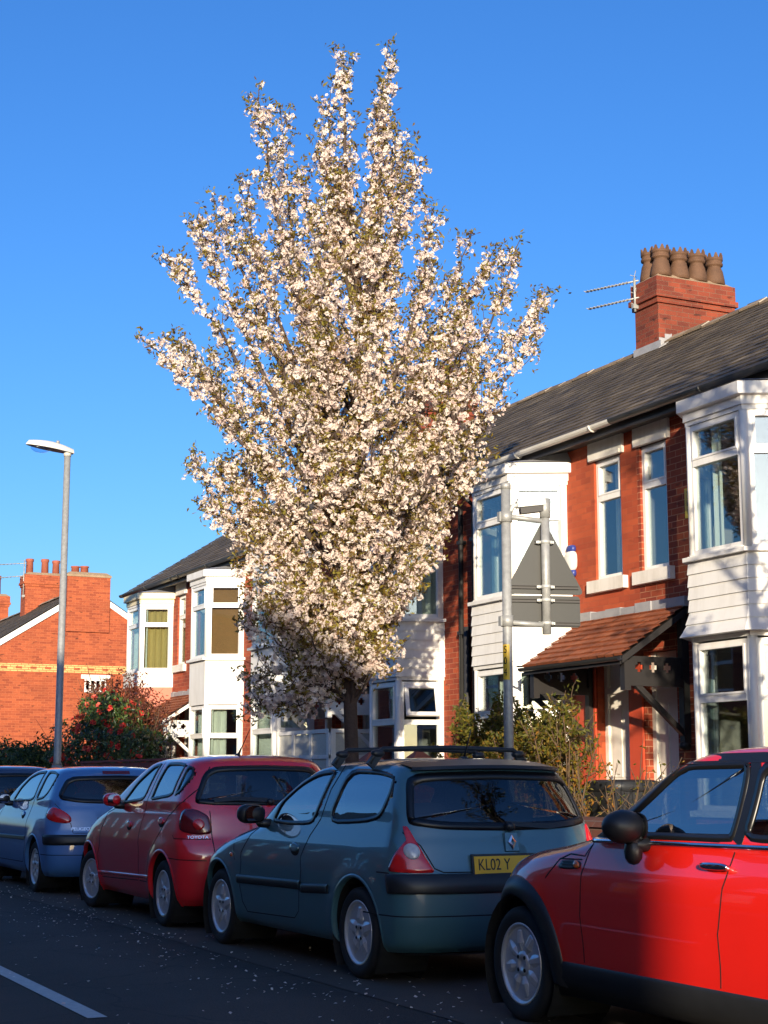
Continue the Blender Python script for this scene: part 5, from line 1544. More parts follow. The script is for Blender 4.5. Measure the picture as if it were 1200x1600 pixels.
# ------------------------------------------------------------------ road sign seen from behind
def road_sign():
    bx, by = 6.62, 11.5
    T = empty('road_sign', (bx, by, .115), 'grey backed triangular road sign with plate below on twin galvanised poles', 'road sign')
    # sign faces away along the road, turned a little: lateral axis u, normal w (towards the camera)
    a = math.radians(-17)
    u = Vector((math.cos(a), math.sin(a), 0)); w = Vector((u.y, -u.x, 0))
    B = Vector((bx, by, 0))
    def Q(l, z, d=0.0):
        return B + u * l + w * d + Vector((0, 0, z))
    p = MB(); p.tube([Q(0, .1), Q(0, 3.715)], .040, 16); p.lathe([(.043, 0), (.043, .05), (.0, .055)], tuple(Q(0, 3.675)), 'z', 16); p.build('pole', M['galv'], T)
    SX = .335
    s = MB(); s.tube([Q(SX, 2.46), Q(SX, 3.46)], .037, 16)
    s.tube([Q(SX, 3.44), Q(SX, 3.60)], .046, 16)
    for i, z in enumerate((3.02,)):
        pass
    short = s.build('short_pole', M['galv'], T)
    br = MB()
    for z in (3.43, 2.555):
        br.tube([Q(0, z + (.015 if z > 3 else 0)), Q(SX, z - .02)], .022, 12)
        br.lathe([(.052, -.045), (.052, .045)], tuple(Q(0, z + .01)), 'z', 14)
        o = Q(-.055, z + .01); br.box(o.x - .012, o.x + .012, o.y - .02, o.y + .02, z - .03, z + .05)
    br.build('bracket', M['galv'], T)
    # sign light over the top
    l = MB()
    l.beam(Q(.09, 3.545), Q(.33, 3.575), .10, .055, 0)
    l.beam(Q(.10, 3.58), Q(.30, 3.60), .07, .03, 0)
    l.tube([Q(.02, 3.45), Q(.06, 3.53), Q(.14, 3.56)], .022, 10, 0)
    l.beam(Q(.12, 3.49), Q(.33, 3.52), .08, .05, 1)
    l.build('sign_light', [M['galv_l'], M['timber_k']], T)
    # triangle: rounded corners, folded rim and two stiffening channels behind
    def rounded(pts, r, n=5):
        out = []
        m = len(pts)
        for i in range(m):
            P0, P1, P2 = (Vector(pts[(i - 1) % m]), Vector(pts[i]), Vector(pts[(i + 1) % m]))
            a_, b_ = (P0 - P1).normalized(), (P2 - P1).normalized()
            ang = a_.angle(b_); d = r / math.tan(ang / 2)
            s_, e_ = P1 + a_ * d, P1 + b_ * d
            for k in range(n + 1):
                t_ = k / n
                out.append((1 - t_) ** 2 * s_ + 2 * t_ * (1 - t_) * P1 + t_ * t_ * e_)
        return out
    dS = -.058
    def plate(name, pts, face_mat, zs):
        r = rounded(pts, .035)
        mb = MB()
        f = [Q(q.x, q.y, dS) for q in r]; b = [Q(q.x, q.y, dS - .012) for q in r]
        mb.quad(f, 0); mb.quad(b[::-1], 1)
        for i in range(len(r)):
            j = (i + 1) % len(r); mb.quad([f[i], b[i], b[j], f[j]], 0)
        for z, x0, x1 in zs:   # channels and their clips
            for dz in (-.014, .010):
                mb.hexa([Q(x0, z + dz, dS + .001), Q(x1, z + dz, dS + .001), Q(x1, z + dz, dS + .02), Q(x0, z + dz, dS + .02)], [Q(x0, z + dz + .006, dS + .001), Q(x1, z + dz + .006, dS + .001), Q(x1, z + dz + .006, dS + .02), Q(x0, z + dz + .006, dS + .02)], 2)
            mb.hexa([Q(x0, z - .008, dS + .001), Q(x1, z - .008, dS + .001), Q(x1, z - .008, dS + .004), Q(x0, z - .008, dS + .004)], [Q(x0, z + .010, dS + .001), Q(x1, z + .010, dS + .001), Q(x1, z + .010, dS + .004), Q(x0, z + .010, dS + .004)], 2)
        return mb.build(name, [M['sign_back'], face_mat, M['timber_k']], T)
    cx = .335
    plate('triangle_plate', [(cx - .345, 2.80), (cx + .345, 2.80), (cx, 3.44)], M['sign_red'], [(2.858, cx - .29, cx + .29), (3.235, cx - .08, cx + .08)])
    plate('lower_plate', [(cx - .305, 2.525), (cx + .305, 2.525), (cx + .305, 2.788), (cx - .305, 2.788)], M['sign_front'], [(2.745, cx - .30, cx + .30), (2.552, cx - .30, cx + .30)])
    for z in (3.235, 2.858, 2.745, 2.552):
        c = MB()
        c.lathe([(.041, -.014), (.041, .014)], tuple(Q(SX, z)), 'z', 14)
        for q in (-1, 1):
            o = Q(SX + q * .055, z, -.02); c.blob(o, (.017, .017, .017), 1, 10)
            c.beam(Q(SX + q * .03, z, -.02), Q(SX + q * .075, z, -.02), .02, .02)
        c.build('clip', M['galv_l'], T)
    # yellow number plaque wrapped on the pole's left side
    n = MB(); K = 6; a0, a1 = math.radians(168), math.radians(262)
    pts = [(.0415 * math.cos(a0 + (a1 - a0) * k / K), .0415 * math.sin(a0 + (a1 - a0) * k / K)) for k in range(K + 1)]
    for k in range(K):
        n.quad([(bx + pts[k][0], by + pts[k][1], 2.08), (bx + pts[k + 1][0], by + pts[k + 1][1], 2.08), (bx + pts[k + 1][0], by + pts[k + 1][1], 2.37), (bx + pts[k][0], by + pts[k][1], 2.37)], smooth=True)
    plq = n.build('number_plaque', M['yellow'], T)
    nrm = Vector((math.cos(math.radians(212)), math.sin(math.radians(212)), 0)); tx = Vector((-nrm.y, nrm.x, 0)) * 1
    R = Matrix(((tx.x, 0, nrm.x, 0), (tx.y, 0, nrm.y, 0), (0, 1, 0, 0), (0, 0, 0, 1)))
    for i, ch in enumerate('S04'):
        o = nrm * .0425
        text_mesh(ch, .085, M['ink'], 'numeral', plq, Matrix.Translation(Vector((bx + o.x, by + o.y, 2.325 - .093 * i)) - wloc(T)) @ R, .0012, .75)
road_sign()

# ------------------------------------------------------------------ cars
def pchip(x, y, xi):
    x = np.asarray(x, float); y = np.asarray(y, float)
    h = np.diff(x); dl = np.diff(y) / h
    m = np.zeros_like(y)
    for i in range(1, len(x) - 1):
        if dl[i - 1] * dl[i] > 0:
            w1, w2 = 2 * h[i] + h[i - 1], h[i] + 2 * h[i - 1]
            m[i] = (w1 + w2) / (w1 / dl[i - 1] + w2 / dl[i])
    m[0], m[-1] = dl[0], dl[-1]
    i = np.clip(np.searchsorted(x, xi) - 1, 0, len(x) - 2)
    t = (xi - x[i]) / h[i]
    return (y[i] * (2 * t**3 - 3 * t**2 + 1) + h[i] * m[i] * (t**3 - 2 * t**2 + t) + y[i + 1] * (-2 * t**3 + 3 * t**2) + h[i] * m[i + 1] * (t**3 - t**2))

def in_poly(px, py, poly):
    ins = np.zeros(len(px), bool)
    n = len(poly)
    for i in range(n):
        x1, y1 = poly[i]; x2, y2 = poly[(i + 1) % n]
        c = ((y1 > py) != (y2 > py)) & (px < (x2 - x1) * (py - y1) / (y2 - y1 + 1e-12) + x1)
        ins ^= c
    return ins

def round_poly(pts, it=2, q=0.22, closed=True):
    P = np.array(pts, float)
    for _ in range(it):
        A = P; B = np.roll(P, -1, axis=0)
        P = np.stack([A * (1 - q) + B * q, A * q + B * (1 - q)], 1).reshape(-1, 2)
    return P

def resample(P, step=0.03):
    out = []
    for i in range(len(P)):
        a, b = P[i], P[(i + 1) % len(P)]
        n = max(1, int(np.linalg.norm(b - a) / step))
        for k in range(n):
            out.append(a + (b - a) * k / n)
    return np.array(out)

def inset(P, d):
    """move every vertex of a closed 2D polygon inward by d"""
    P = np.asarray(P)
    area = 0.5 * np.sum(P[:, 0] * np.roll(P[:, 1], -1) - np.roll(P[:, 0], -1) * P[:, 1])
    s = 1 if area > 0 else -1
    e1 = P - np.roll(P, 1, axis=0); e2 = np.roll(P, -1, axis=0) - P
    t = e1 / (np.linalg.norm(e1, axis=1, keepdims=True) + 1e-9) + e2 / (np.linalg.norm(e2, axis=1, keepdims=True) + 1e-9)
    t /= np.linalg.norm(t, axis=1, keepdims=True) + 1e-9
    nrm = np.stack([-t[:, 1], t[:, 0]], 1) * s
    return P + nrm * d

class Car:
    def __init__(self, name, label, loc, lv, arches, sup=2.8, barrel=0.035, yaw=0.0, supf=2.4):
        self.T = empty(name, loc, label, 'car', 'cars parked along the kerb')
        self.T.rotation_euler.z = yaw
        lv = np.array(lv, float)
        p = np.concatenate([[0], np.cumsum(np.linalg.norm(np.diff(lv[:, :4] * [1.5, .35, .35, 1.0], axis=0), axis=1))])
        self.pd = np.linspace(0, p[-1], 1200)
        self.tab = [pchip(p, lv[:, k], self.pd) for k in range(6)]
        self.arches = arches        # list of (y, z, R)
        self.sup, self.barrel, self.supf = sup, barrel, supf
        self.cache = {}
    def half(self, z, p=None):
        """half contour (x>=0) from rear centre to front centre at height z"""
        key = round(z, 4) if p is None else ('p', round(p, 5))
        if key in self.cache: return self.cache[key]
        if p is None:
            v = [np.interp(z, self.tab[0], self.tab[k]) for k in range(6)]
        else:
            v = [np.interp(p, self.pd, self.tab[k]) for k in range(6)]
        z, yr, yf, w, ar, af = v
        tot = (yf - yr) * 0.96
        if ar + af > tot:
            k = tot / (ar + af); ar *= k; af *= k
        e = 2 / self.sup; ef = 2 / self.supf
        th = np.linspace(0, math.pi / 2, 27)
        rx, ry = w * np.sin(th) ** e, yr + ar * (1 - np.cos(th) ** e)
        sy = np.linspace(yr + ar, yf - af, 104)[1:-1]
        fx, fy = w * np.sin(th[::-1]) ** ef, yf - af * (1 - np.cos(th[::-1]) ** ef)
        x = np.concatenate([rx, np.full(len(sy), w), fx]); y = np.concatenate([ry, sy, fy])
        mid = self.ymid; hl = 2.0
        x = x * (1 - self.barrel * np.clip((y - mid) / hl, -1, 1) ** 2)
        for (ya, za, R) in self.arches:      # soft swelling round each wheel arch
            r = np.hypot(y - ya, z - za)
            x = x + 0.014 * np.exp(-((r - R - .02) / 0.075) ** 2) * (x > .6)
        L = np.concatenate([[0], np.cumsum(np.hypot(np.diff(x), np.diff(y)))])
        r = (x, y, L, z)
        self.cache[key] = r
        return r
    @property
    def ymid(self):
        return (self.arches[0][0] + self.arches[1][0]) / 2
    def sx(self, y, z):
        x, yy, L, _ = self.half(z)
        return float(np.interp(y, yy, x))
    def uy(self, y, z):
        x, yy, L, _ = self.half(z)
        return float(np.interp(y, yy, L))
    def ux(self, xv, z, front=False):
        x, yy, L, _ = self.half(z)
        if front:
            xs = x[::-1][:27]
            return float(np.interp(min(abs(xv), xs.max() * .95), xs, (L[-1] - L[::-1])[:27]))
        return float(np.interp(min(abs(xv), x[:27].max() * .95), x[:27], L[:27]))
    def pt(self, u, z, front=False):
        x, y, L, _ = self.half(z)
        s = 1 if u >= 0 else -1
        a = abs(u)
        if front: a = L[-1] - a
        return np.array([s * np.interp(a, L, x), np.interp(a, L, y), z])
    def nrm(self, u, z, front=False):
        e = 0.006
        du = self.pt(u + e, z, front) - self.pt(u - e, z, front)
        dz = self.pt(u, z + e, front) - self.pt(u, z - e, front)
        n = np.cross(du, dz); n /= np.linalg.norm(n) + 1e-9
        c = self.pt(u, z, front) - np.array([0, self.ymid, z - .05])
        if front: n = n if n[1] > -0.3 else -n
        return n if n.dot(c) > 0 else -n
    def surf(self, u, z, off, front=False):
        return self.pt(u, z, front) + self.nrm(u, z, front) * off
    def conv(self, keys, side=-1):
        """keypoints ('y',y,z) on the flank or ('x',x,z) on the tail -> (u,z); 'f' = on the nose"""
        out = []
        for k, v, z in keys:
            if k == 'y': out.append((side * self.uy(v, z), z))
            elif k == 'x': out.append((side * self.ux(v, z), z))
            else: out.append((math.copysign(self.ux(v, z, True), v), z))
        return out
    def orient(self, vs, fs, sign=None):
        vs = np.array(vs); t = 0.0
        for f in fs[:: max(1, len(fs) // 60)]:
            p = vs[list(f)]; n = np.cross(p[1] - p[0], p[2] - p[0])
            c = p.mean(0)
            o = np.array([c[0] * 1.6, max(0, c[1] - self.ymid - 1.2) + min(0, c[1] - self.ymid + 1.2), c[2] - .75]) if sign is None else np.array([sign, 0, 0.])
            t += n.dot(o)
        return fs if t >= 0 else [tuple(f[::-1]) for f in fs]
    def shell(self, mat, holes, zmin):
        """painted body with wheel arches and window openings"""
        ps = []
        # resample the profile evenly in space
        ps = np.concatenate([np.linspace(0, self.pd[-1], 96)])
        rows = [self.half(0, p) for p in ps]
        n = len(rows[0][0])
        V = []; U = []
        for (x, y, L, z) in rows:
            xs = np.concatenate([x, -x[::-1][1:-1]]); ys = np.concatenate([y, y[::-1][1:-1]])
            V.append(np.stack([xs, ys, np.full(len(xs), z)], 1))
            U.append(np.concatenate([L, -L[::-1][1:-1]]))
        V = np.array(V); U = np.array(U); m = V.shape[1]; R = len(rows)
        Z = V[:, :, 2]
        # snap vertices near an arch circle on to it
        for (ya, za, Ra) in self.arches:
            dy, dz = V[:, :, 1] - ya, Z - za
            r = np.hypot(dy, dz)
            near = (np.abs(r - Ra) < 0.016) & (np.abs(V[:, :, 0]) > .5) & (Z < .95)
            k = Ra / np.maximum(r, 1e-6)
            V[:, :, 1] = np.where(near, ya + dy * k, V[:, :, 1]); V[:, :, 2] = np.where(near, za + dz * k, V[:, :, 2])
        idx = np.arange(R * m).reshape(R, m)
        a = idx[:-1]; b = np.roll(idx, -1, axis=1)[:-1]; c = np.roll(idx, -1, axis=1)[1:]; d = idx[1:]
        F = np.stack([a, b, c, d], -1).reshape(-1, 4)
        W = V.reshape(-1, 3)
        C = W[F].mean(1)
        keep = np.ones(len(F), bool)
        for (ya, za, Ra) in self.arches:
            keep &= ~((np.hypot(C[:, 1] - ya, C[:, 2] - za) < Ra) & (np.abs(C[:, 0]) > .5) & (C[:, 2] < .95))
        yf = self.half(1.0)[1][-1]
        Uf = U.reshape(-1)
        Fc_u = Uf[F[:, 0]]
        for poly, front in holes:
            P = np.array(poly)
            if not front:
                uu = Fc_u; ok = np.abs(uu - Uf[F[:, 1]]) < .5
            else:
                Lm = np.repeat([r[2][-1] for r in rows], m)
                uu = np.sign(Uf) * (Lm - np.abs(Uf)); uu = uu[F[:, 0]]; ok = C[:, 1] > self.ymid - .3
            keep &= ~(in_poly(uu, C[:, 2], P) & ok)
        F = F[keep]
        mb = MB()
        mb.v = [tuple(v) for v in W]; mb.f = [tuple(f) for f in F]
        mb.m = [0] * len(F); mb.s = [True] * len(F); mb.r = [0.5] * len(F)
        top = idx[-1]; mb.f.append(tuple(top)); mb.m.append(0); mb.s.append(True); mb.r.append(.5)
        bm = bmesh.new()
        o = mb.build('body', mat, self.T, local=True)
        bm.from_mesh(o.data)
        bmesh.ops.delete(bm, geom=[v for v in bm.verts if not v.link_faces], context='VERTS')
        bmesh.ops.recalc_face_normals(bm, faces=bm.faces)
        # outward check on the roof
        f = max(bm.faces, key=lambda q: q.calc_center_median().z)
        if f.normal.z < 0:
            bmesh.ops.reverse_faces(bm, faces=bm.faces)
        bm.to_mesh(o.data); bm.free()
        self.body = o
        # floor pan, liners
        fb = MB()
        x0, y0, L0, z0 = rows[2]
        fb.quad([(a_, b_, zmin) for a_, b_ in zip(np.concatenate([x0, -x0[::-1]]) * .93, np.concatenate([y0, y0[::-1]]))])
        fb.box(-.45, .45, y0[0] + .1, y0[-1] - .15, zmin - .0, .5, 0)
        for (ya, za, Ra) in self.arches:
            for s in (-1, 1):
                xo = s * (self.sx(ya, za + Ra) - .02); xi = s * .44; K = 22
                for k in range(K):
                    t0, t1 = math.radians(-40) + math.radians(260) * k / K, math.radians(-40) + math.radians(260) * (k + 1) / K
                    Rr = Ra + .004
                    p = [(xo, ya + Rr * math.cos(t0), za + Rr * math.sin(t0)), (xi, ya + Rr * math.cos(t0), za + Rr * math.sin(t0)), (xi, ya + Rr * math.cos(t1), za + Rr * math.sin(t1)), (xo, ya + Rr * math.cos(t1), za + Rr * math.sin(t1))]
                    fb.quad(p, 0, True)
                fb.quad([(xi, ya + Ra * math.cos(t), za + Ra * math.sin(t)) for t in np.linspace(0, 2 * math.pi, 25)[:-1]])
        fb.build('underbody', M['well'], self.T, local=True)
        return o
    def patch(self, mb, poly, off, mi=0, rings=5, skirt=True, front=False, dome=0.0):
        """filled patch following the body surface"""
        P = resample(np.array(poly), .03)
        c = P.mean(0)
        n = len(P); vs = []; fs = []
        if skirt:
            vs += [self.surf(p[0], p[1], -.004, front) for p in P]
        for k in range(rings):
            f = 1 - k / rings
            for p in P:
                q = c + (p - c) * f
                vs.append(self.surf(q[0], q[1], off + dome * (1 - f * f), front))
        vs.append(self.surf(c[0], c[1], off + dome, front))
        R = rings + (1 if skirt else 0)
        for k in range(R - 1):
            for i in range(n):
                j = (i + 1) % n
                fs.append((k * n + i, k * n + j, (k + 1) * n + j, (k + 1) * n + i))
        for i in range(n):
            fs.append(((R - 1) * n + i, (R - 1) * n + (i + 1) % n, len(vs) - 1))
        mb.add(vs, self.orient(vs, fs), mi, True)
    def ringpatch(self, mb, outer, width, off, mi=0, front=False):
        O = resample(np.array(outer), .03); I = inset(O, width)
        n = len(O)
        vs = [self.surf(p[0], p[1], -.003, front) for p in O] + [self.surf(p[0], p[1], off, front) for p in O] + [self.surf(p[0], p[1], off, front) for p in I] + [self.surf(p[0], p[1], -.012, front) for p in I]
        fs = [(k * n + i, k * n + (i + 1) % n, (k + 1) * n + (i + 1) % n, (k + 1) * n + i) for k in range(3) for i in range(n)]
        mb.add(vs, self.orient(vs, fs), mi, True)
    def strip(self, mb, line, wid, off, mi=0, prof=None):
        """raised strip along a (u,z) polyline"""
        P = []
        line = [np.array(p, float) for p in line]
        for a, b in zip(line[:-1], line[1:]):
            n = max(1, int(np.linalg.norm(b - a) / .03))
            P += [a + (b - a) * k / n for k in range(n)]
        P.append(line[-1])
        P = np.array(P)
        t = np.gradient(P, axis=0); t /= np.linalg.norm(t, axis=1, keepdims=True) + 1e-9
        nn = np.stack([-t[:, 1], t[:, 0]], 1)
        prof = prof or [(-.5, 0.0), (-.5, 1.0), (.5, 1.0), (.5, 0.0)]
        m = len(prof); vs = []
        for p, q in zip(P, nn):
            for a, h in prof:
                w = p + q * wid * a
                vs.append(self.surf(w[0], w[1], -.002 + (off + .002) * h))
        fs = [(i * m + k, i * m + k + 1, (i + 1) * m + k + 1, (i + 1) * m + k) for i in range(len(P) - 1) for k in range(m - 1)]
        fs += [tuple(range(m)), tuple(range((len(P) - 1) * m, len(P) * m))]
        mb.add(vs, self.orient(vs, fs), mi, len(prof) > 4)
    def seams(self, lines, wid=.008):
        for l in lines:
            mb = MB()
            self.strip(mb, l, wid, .0012)
            mb.build('panel_gap', M['seam'], self.T, local=True)
    def glaze(self, spec):
        """spec: list of (part name, glass, seal width, seal mat, [polygons in (u,z)], front) -> window (seal) > pane"""
        for name, glass, sw, seal, polys, front in spec:
            for P in polys:
                mb = MB(); self.ringpatch(mb, P, sw, .0035, 0, front)
                w = mb.build(name, seal, self.T, local=True)
                g = MB(); self.patch(g, inset(resample(np.array(P), .03), sw * .45), -.004, 0, 5, False, front)
                g.build('pane', glass, w, local=True)
    def arch_lip(self, mat, r0, r1, off, a0=-14, a1=194, name='arch_lip', which=None):
        for i, (ya, za, Ra) in enumerate(self.arches):
            for s in (-1, 1):
                mb = MB(); K = 44; vs = []
                for k in range(K + 1):
                    t = math.radians(a0 + (a1 - a0) * k / K)
                    for r, o in ((Ra + r0, -.035), (Ra + r0, off * .6), (Ra + r0 + .008, off), (Ra + (r0 + r1) * .55, off * .95), (Ra + r1 - .006, off * .6), (Ra + r1, -.003)):
                        y = ya + r * math.cos(t); z = max(za + r * math.sin(t), .16)
                        vs.append((s * (self.sx(y, z) + o), y, z))
                m = 6
                fs = [(k * m + j, k * m + j + 1, (k + 1) * m + j + 1, (k + 1) * m + j) for k in range(K) for j in range(m - 1)]
                mb.add(vs, self.orient(vs, fs, s), 0, True)
                mb.build(name, mat, self.T, local=True)
    def wheel(self, y, z, R, width, xo, spokes, style, rimR, steer=0.0):
        """wheel > tyre, rim, brake_disc; the outer face at |x| = xo"""
        for s in (-1, 1):
            W = bpy.data.objects.new('wheel', None); col.objects.link(W); W.parent = self.T
            W.empty_display_size = .1
            W.location = (s * (xo - width / 2), y, z)
            W.rotation_euler = (0, 0, (math.pi if s < 0 else 0) + steer)
            # local: outer side = +x
            h = width / 2
            t = MB()
            t.lathe([(rimR - .012, -h * .75), (rimR + .004, -h * .86), (rimR + (R - rimR) * .5, -h), (R - .022, -h * .94), (R - .004, -h * .75), (R, -h * .4), (R, h * .4), (R - .004, h * .75), (R - .022, h * .94), (rimR + (R - rimR) * .5, h), (rimR + .006, h * .88), (rimR - .012, h * .76), (rimR - .012, -h * .75)], (0, 0, 0), 'x', 48)
            for kx in (-.45, -.15, .15, .45):   # tread grooves
                t.lathe([(R + .0005, h * kx - .004), (R - .006, h * kx), (R + .0005, h * kx + .004)], (0, 0, 0), 'x', 48)
            t.build('tyre', M['rubber'], W, local=True)
            r = MB()
            r.lathe([(rimR - .010, h * .70), (rimR + .002, h * .86), (rimR - .004, h * .90), (rimR - .016, h * .84), (rimR - .019, h * .66)], (0, 0, 0), 'x', 48)
            r.lathe([(rimR - .019, h * .66), (rimR - .024, h * .5), (rimR - .03, -h * .5)], (0, 0, 0), 'x', 48, 1)  # silver inner barrel coloured dark, painting the shade between the spokes
            f0 = h * .62
            for k in range(spokes):
                a = 2 * math.pi * (k + .25) / spokes
                ca, sa = math.cos(a), math.sin(a)
                def P(rr, tt, xx): return (xx, rr * ca - tt * sa, rr * sa + tt * ca)
                if style == 'star':
                    sec = [(.03, .030, .052, f0 + .012), (rimR * .45, .026, .046, f0 + .022), (rimR * .75, .022, .042, f0 + .012), (rimR - .014, .026, .046, f0 - .004)]
                elif style == 'petal':
                    sec = [(.045, .008, .018, f0 + .004), (rimR * .5, .014, .031, f0 + .022), (rimR * .8, .018, .040, f0 + .012), (rimR - .014, .018, .042, f0 - .006)]
                else:
                    sec = [(.03, .020, .040, f0 + .006), (rimR * .5, .016, .034, f0 + .014), (rimR * .8, .020, .036, f0 + .008), (rimR - .014, .026, .046, f0 - .002)]
                vs = []
                for rr, t1, t2, xx in sec:
                    vs += [P(rr, -t2, xx - .035), P(rr, -t2, xx - .012), P(rr, -t1 * .8, xx), P(rr, t1 * .8, xx), P(rr, t2, xx - .012), P(rr, t2, xx - .035)]
                m = 6
                fs = [(i * m + j, i * m + j + 1, (i + 1) * m + j + 1, (i + 1) * m + j) for i in range(3) for j in range(m - 1)]
                r.add(vs, fs, 0, False)
            r.lathe([(.068, f0 - .03), (.068, f0 + .006), (.058, f0 + .016), (.030, f0 + .020), (.026, f0 + .012), (.001, f0 + .014)], (0, 0, 0), 'x', 24)
            for k in range(4 if style != 'star' else 4):
                a = 2 * math.pi * (k + .5) / 4
                r.lathe([(.011, f0 + .008), (.011, f0 + .0205), (.006, f0 + .021)], (0, .046 * math.cos(a), .046 * math.sin(a)), 'x', 8, 1)
            r.build('rim', [M['alloy'], M['disc']], W, local=True)
            d = MB()
            d.lathe([(.001, h * -.1), (rimR * .60, h * -.1), (rimR * .60, h * -.2)], (0, 0, 0), 'x', 32)
            d.lathe([(rimR - .02, h * -.3), (.001, h * -.3)], (0, 0, 0), 'x', 32)
            d.build('brake_disc', M['disc'], W, local=True)
    def mirror_unit(self, y, z, mat, r=(.075, .055, .065), stalk=True, shape=.75, lift=0.03, reach=.14, folded=False):
        for s in (-1, 1):
            x0 = s * self.sx(y, z - .02)
            T = bpy.data.objects.new('door_mirror', None); col.objects.link(T); T.parent = self.T; T.location = (x0, y, z)
            c = (s * (reach), 0.0, lift)
            mb = MB(); mb.blob(c, r, shape, 22); mb.build('housing', mat, T, local=True)
            mb = MB()
            mb.beam((-s * .03, .01, -.045), (s * (reach - .03), .0, lift - r[2] * .6), .07, .045)
            mb.blob((s * .03, .01, -.035), (.07, .055, .035), .8, 12)
            if folded: mb.blob((s * .075, 0, -.065), (.045, .042, .065), .9, 12)
            mb.build('mount', M['trim'], T, local=True)
            g = MB(); n = 24
            ring = [(c[0] + r[0] * .84 * math.copysign(abs(math.cos(t)) ** .7, math.cos(t)), c[1] - r[1] * (.72 if shape > .6 else .80), c[2] + r[2] * .84 * math.copysign(abs(math.sin(t)) ** .7, math.sin(t))) for t in np.linspace(0, 2 * math.pi, n + 1)[:-1]]
            ang = s * -.26 if not folded else s * -1.75
            ring = [tuple(Matrix.Rotation(ang, 3, 'Z') @ (Vector(p) - Vector(c)) + Vector(c)) for p in ring]
            nn = Matrix.Rotation(ang, 3, 'Z') @ Vector((0, -1, -.06))
            ring2 = [tuple(Vector(p) + nn * .012) for p in ring]
            g.quad(ring2, 0)
            for i in range(n):
                j = (i + 1) % n; g.quad([ring[i], ring[j], ring2[j], ring2[i]], 1)
            g.build('mirror_glass', [M['mirror'], M['seal']], T, local=True)
    def seats(self, yf, yrear, zseat, ztop):
        for s in (-1, 1):
            mb = MB()
            mb.blob((s * .36, yf, zseat), (.25, .27, .10), .5, 14)
            mb.blob((s * .36, yf - .30, zseat + .30), (.24, .09, .32), .55, 14, rot=Matrix.Rotation(math.radians(14), 3, 'X'))
            mb.blob((s * .36, yf - .40, ztop - .06), (.13, .05, .10), .6, 14)
            mb.tube([(s * .36 - .05, yf - .38, ztop - .2), (s * .36 - .05, yf - .40, ztop - .1)], .008, 6); mb.tube([(s * .36 + .05, yf - .38, ztop - .2), (s * .36 + .05, yf - .40, ztop - .1)], .008, 6)
            mb.build('front_seat', M['seat'], self.T, local=True)
        mb = MB()
        mb.blob((0, yrear, zseat - .02), (.58, .26, .10), .4, 16)
        mb.blob((0, yrear - .30, zseat + .24), (.58, .09, .28), .4, 16, rot=Matrix.Rotation(math.radians(14), 3, 'X'))
        for x in (-.34, .34):
            mb.blob((x, yrear - .38, zseat + .54), (.13, .05, .08), .6, 12)
        mb.build('rear_seat', M['seat'], self.T, local=True)
        # dashboard and steering wheel
        mb = MB()
        mb.blob((0, yf + .62, zseat + .28), (.62, .22, .16), .5, 16)
        n = 24; c = Vector((.36, yf + .36, zseat + .36)); R = Matrix.Rotation(math.radians(-65), 3, 'X')
        mb.tube([c + R @ Vector((.18 * math.cos(t), .18 * math.sin(t), 0)) for t in np.linspace(0, 2 * math.pi, n)], .014, 6, cap=False)
        mb.tube([c, (.36, yf + .6, zseat + .28)], .03, 8)
        mb.build('dashboard', M['seat'], self.T, local=True)
    def handle(self, y, z, mat, L=.17, style='flap'):
        for s in (-1, 1):
            mb = MB()
            u = s * self.uy(y, z)
            if style == 'flap':
                n = 20
                P = [(u + .075 * math.cos(t), z + .045 * math.sin(t)) for t in np.linspace(0, 2 * math.pi, n + 1)[:-1]]
                self.patch(mb, P, .002, 1, 3)
                P = [(u + .070 * math.cos(t), z + .012 + .030 * math.sin(t)) for t in np.linspace(0, 2 * math.pi, n + 1)[:-1]]
                self.patch(mb, P, .012, 0, 3)
            else:
                c = self.surf(u, z, .028)
                mb.blob(c, (.014, L / 2, .017), .7, 16)
                for q in (-1, 1):
                    e = self.surf(s * self.uy(y + q * L * .38, z), z, .012); mb.blob(e, (.022, .018, .014), .8, 8)
                n = 20
                P = [(u + .060 * math.cos(t), z + .062 * math.sin(t)) for t in np.linspace(0, 2 * math.pi, n + 1)[:-1]]
                ring = MB()
            mb.build('door_handle', [mat, M['seam']], self.T, local=True)
    def both(self, keys, it=2, q=.22):
        return [round_poly(self.conv(keys, s), it, q) for s in (-1, 1)]
    def holes(self, polys, d, front=False):
        return [(inset(resample(np.array(P), .03), d), front) for P in polys]
    def sym_rear(self, right_half, it=2, q=.15):
        """right half keypoints listed from the top centre outwards and down to the bottom centre"""
        R = self.conv(right_half, 1)
        Lh = [(-a, b) for a, b in R[::-1]]
        return round_poly([p for p in R + Lh], it, q)
    def sym_front(self, right_half, it=2, q=.15):
        R = [(self.ux(v, z, True), z) for _, v, z in right_half]
        Lh = [(-a, b) for a, b in R[::-1]]
        return round_poly([p for p in R + Lh], it, q)
    def plate(self, txt, x, z, y, sz=.079, tilt=0.0):
        P = bpy.data.objects.new('number_plate', None); col.objects.link(P); P.parent = self.T; P.location = (x, y, z); P.rotation_euler.x = tilt
        mb = MB(); mb.box(-.26, .26, -.006, .006, -.0555, .0555); mb.build('plate', M['plate_y'], P, local=True)
        mb = MB(); mb.box(-.275, .275, -.003, .012, -.070, .070); mb.build('surround', M['trim'], P, local=True)
        R = Matrix(((1, 0, 0, 0), (0, 0, -1, 0), (0, 1, 0, 0), (0, 0, 0, 1)))
        if txt:
            text_mesh(txt, sz * 1.28, M['ink'], 'lettering', P, Matrix.Translation(Vector((-.235, -.0075, 0))) @ R, .001, .78, 'LEFT')

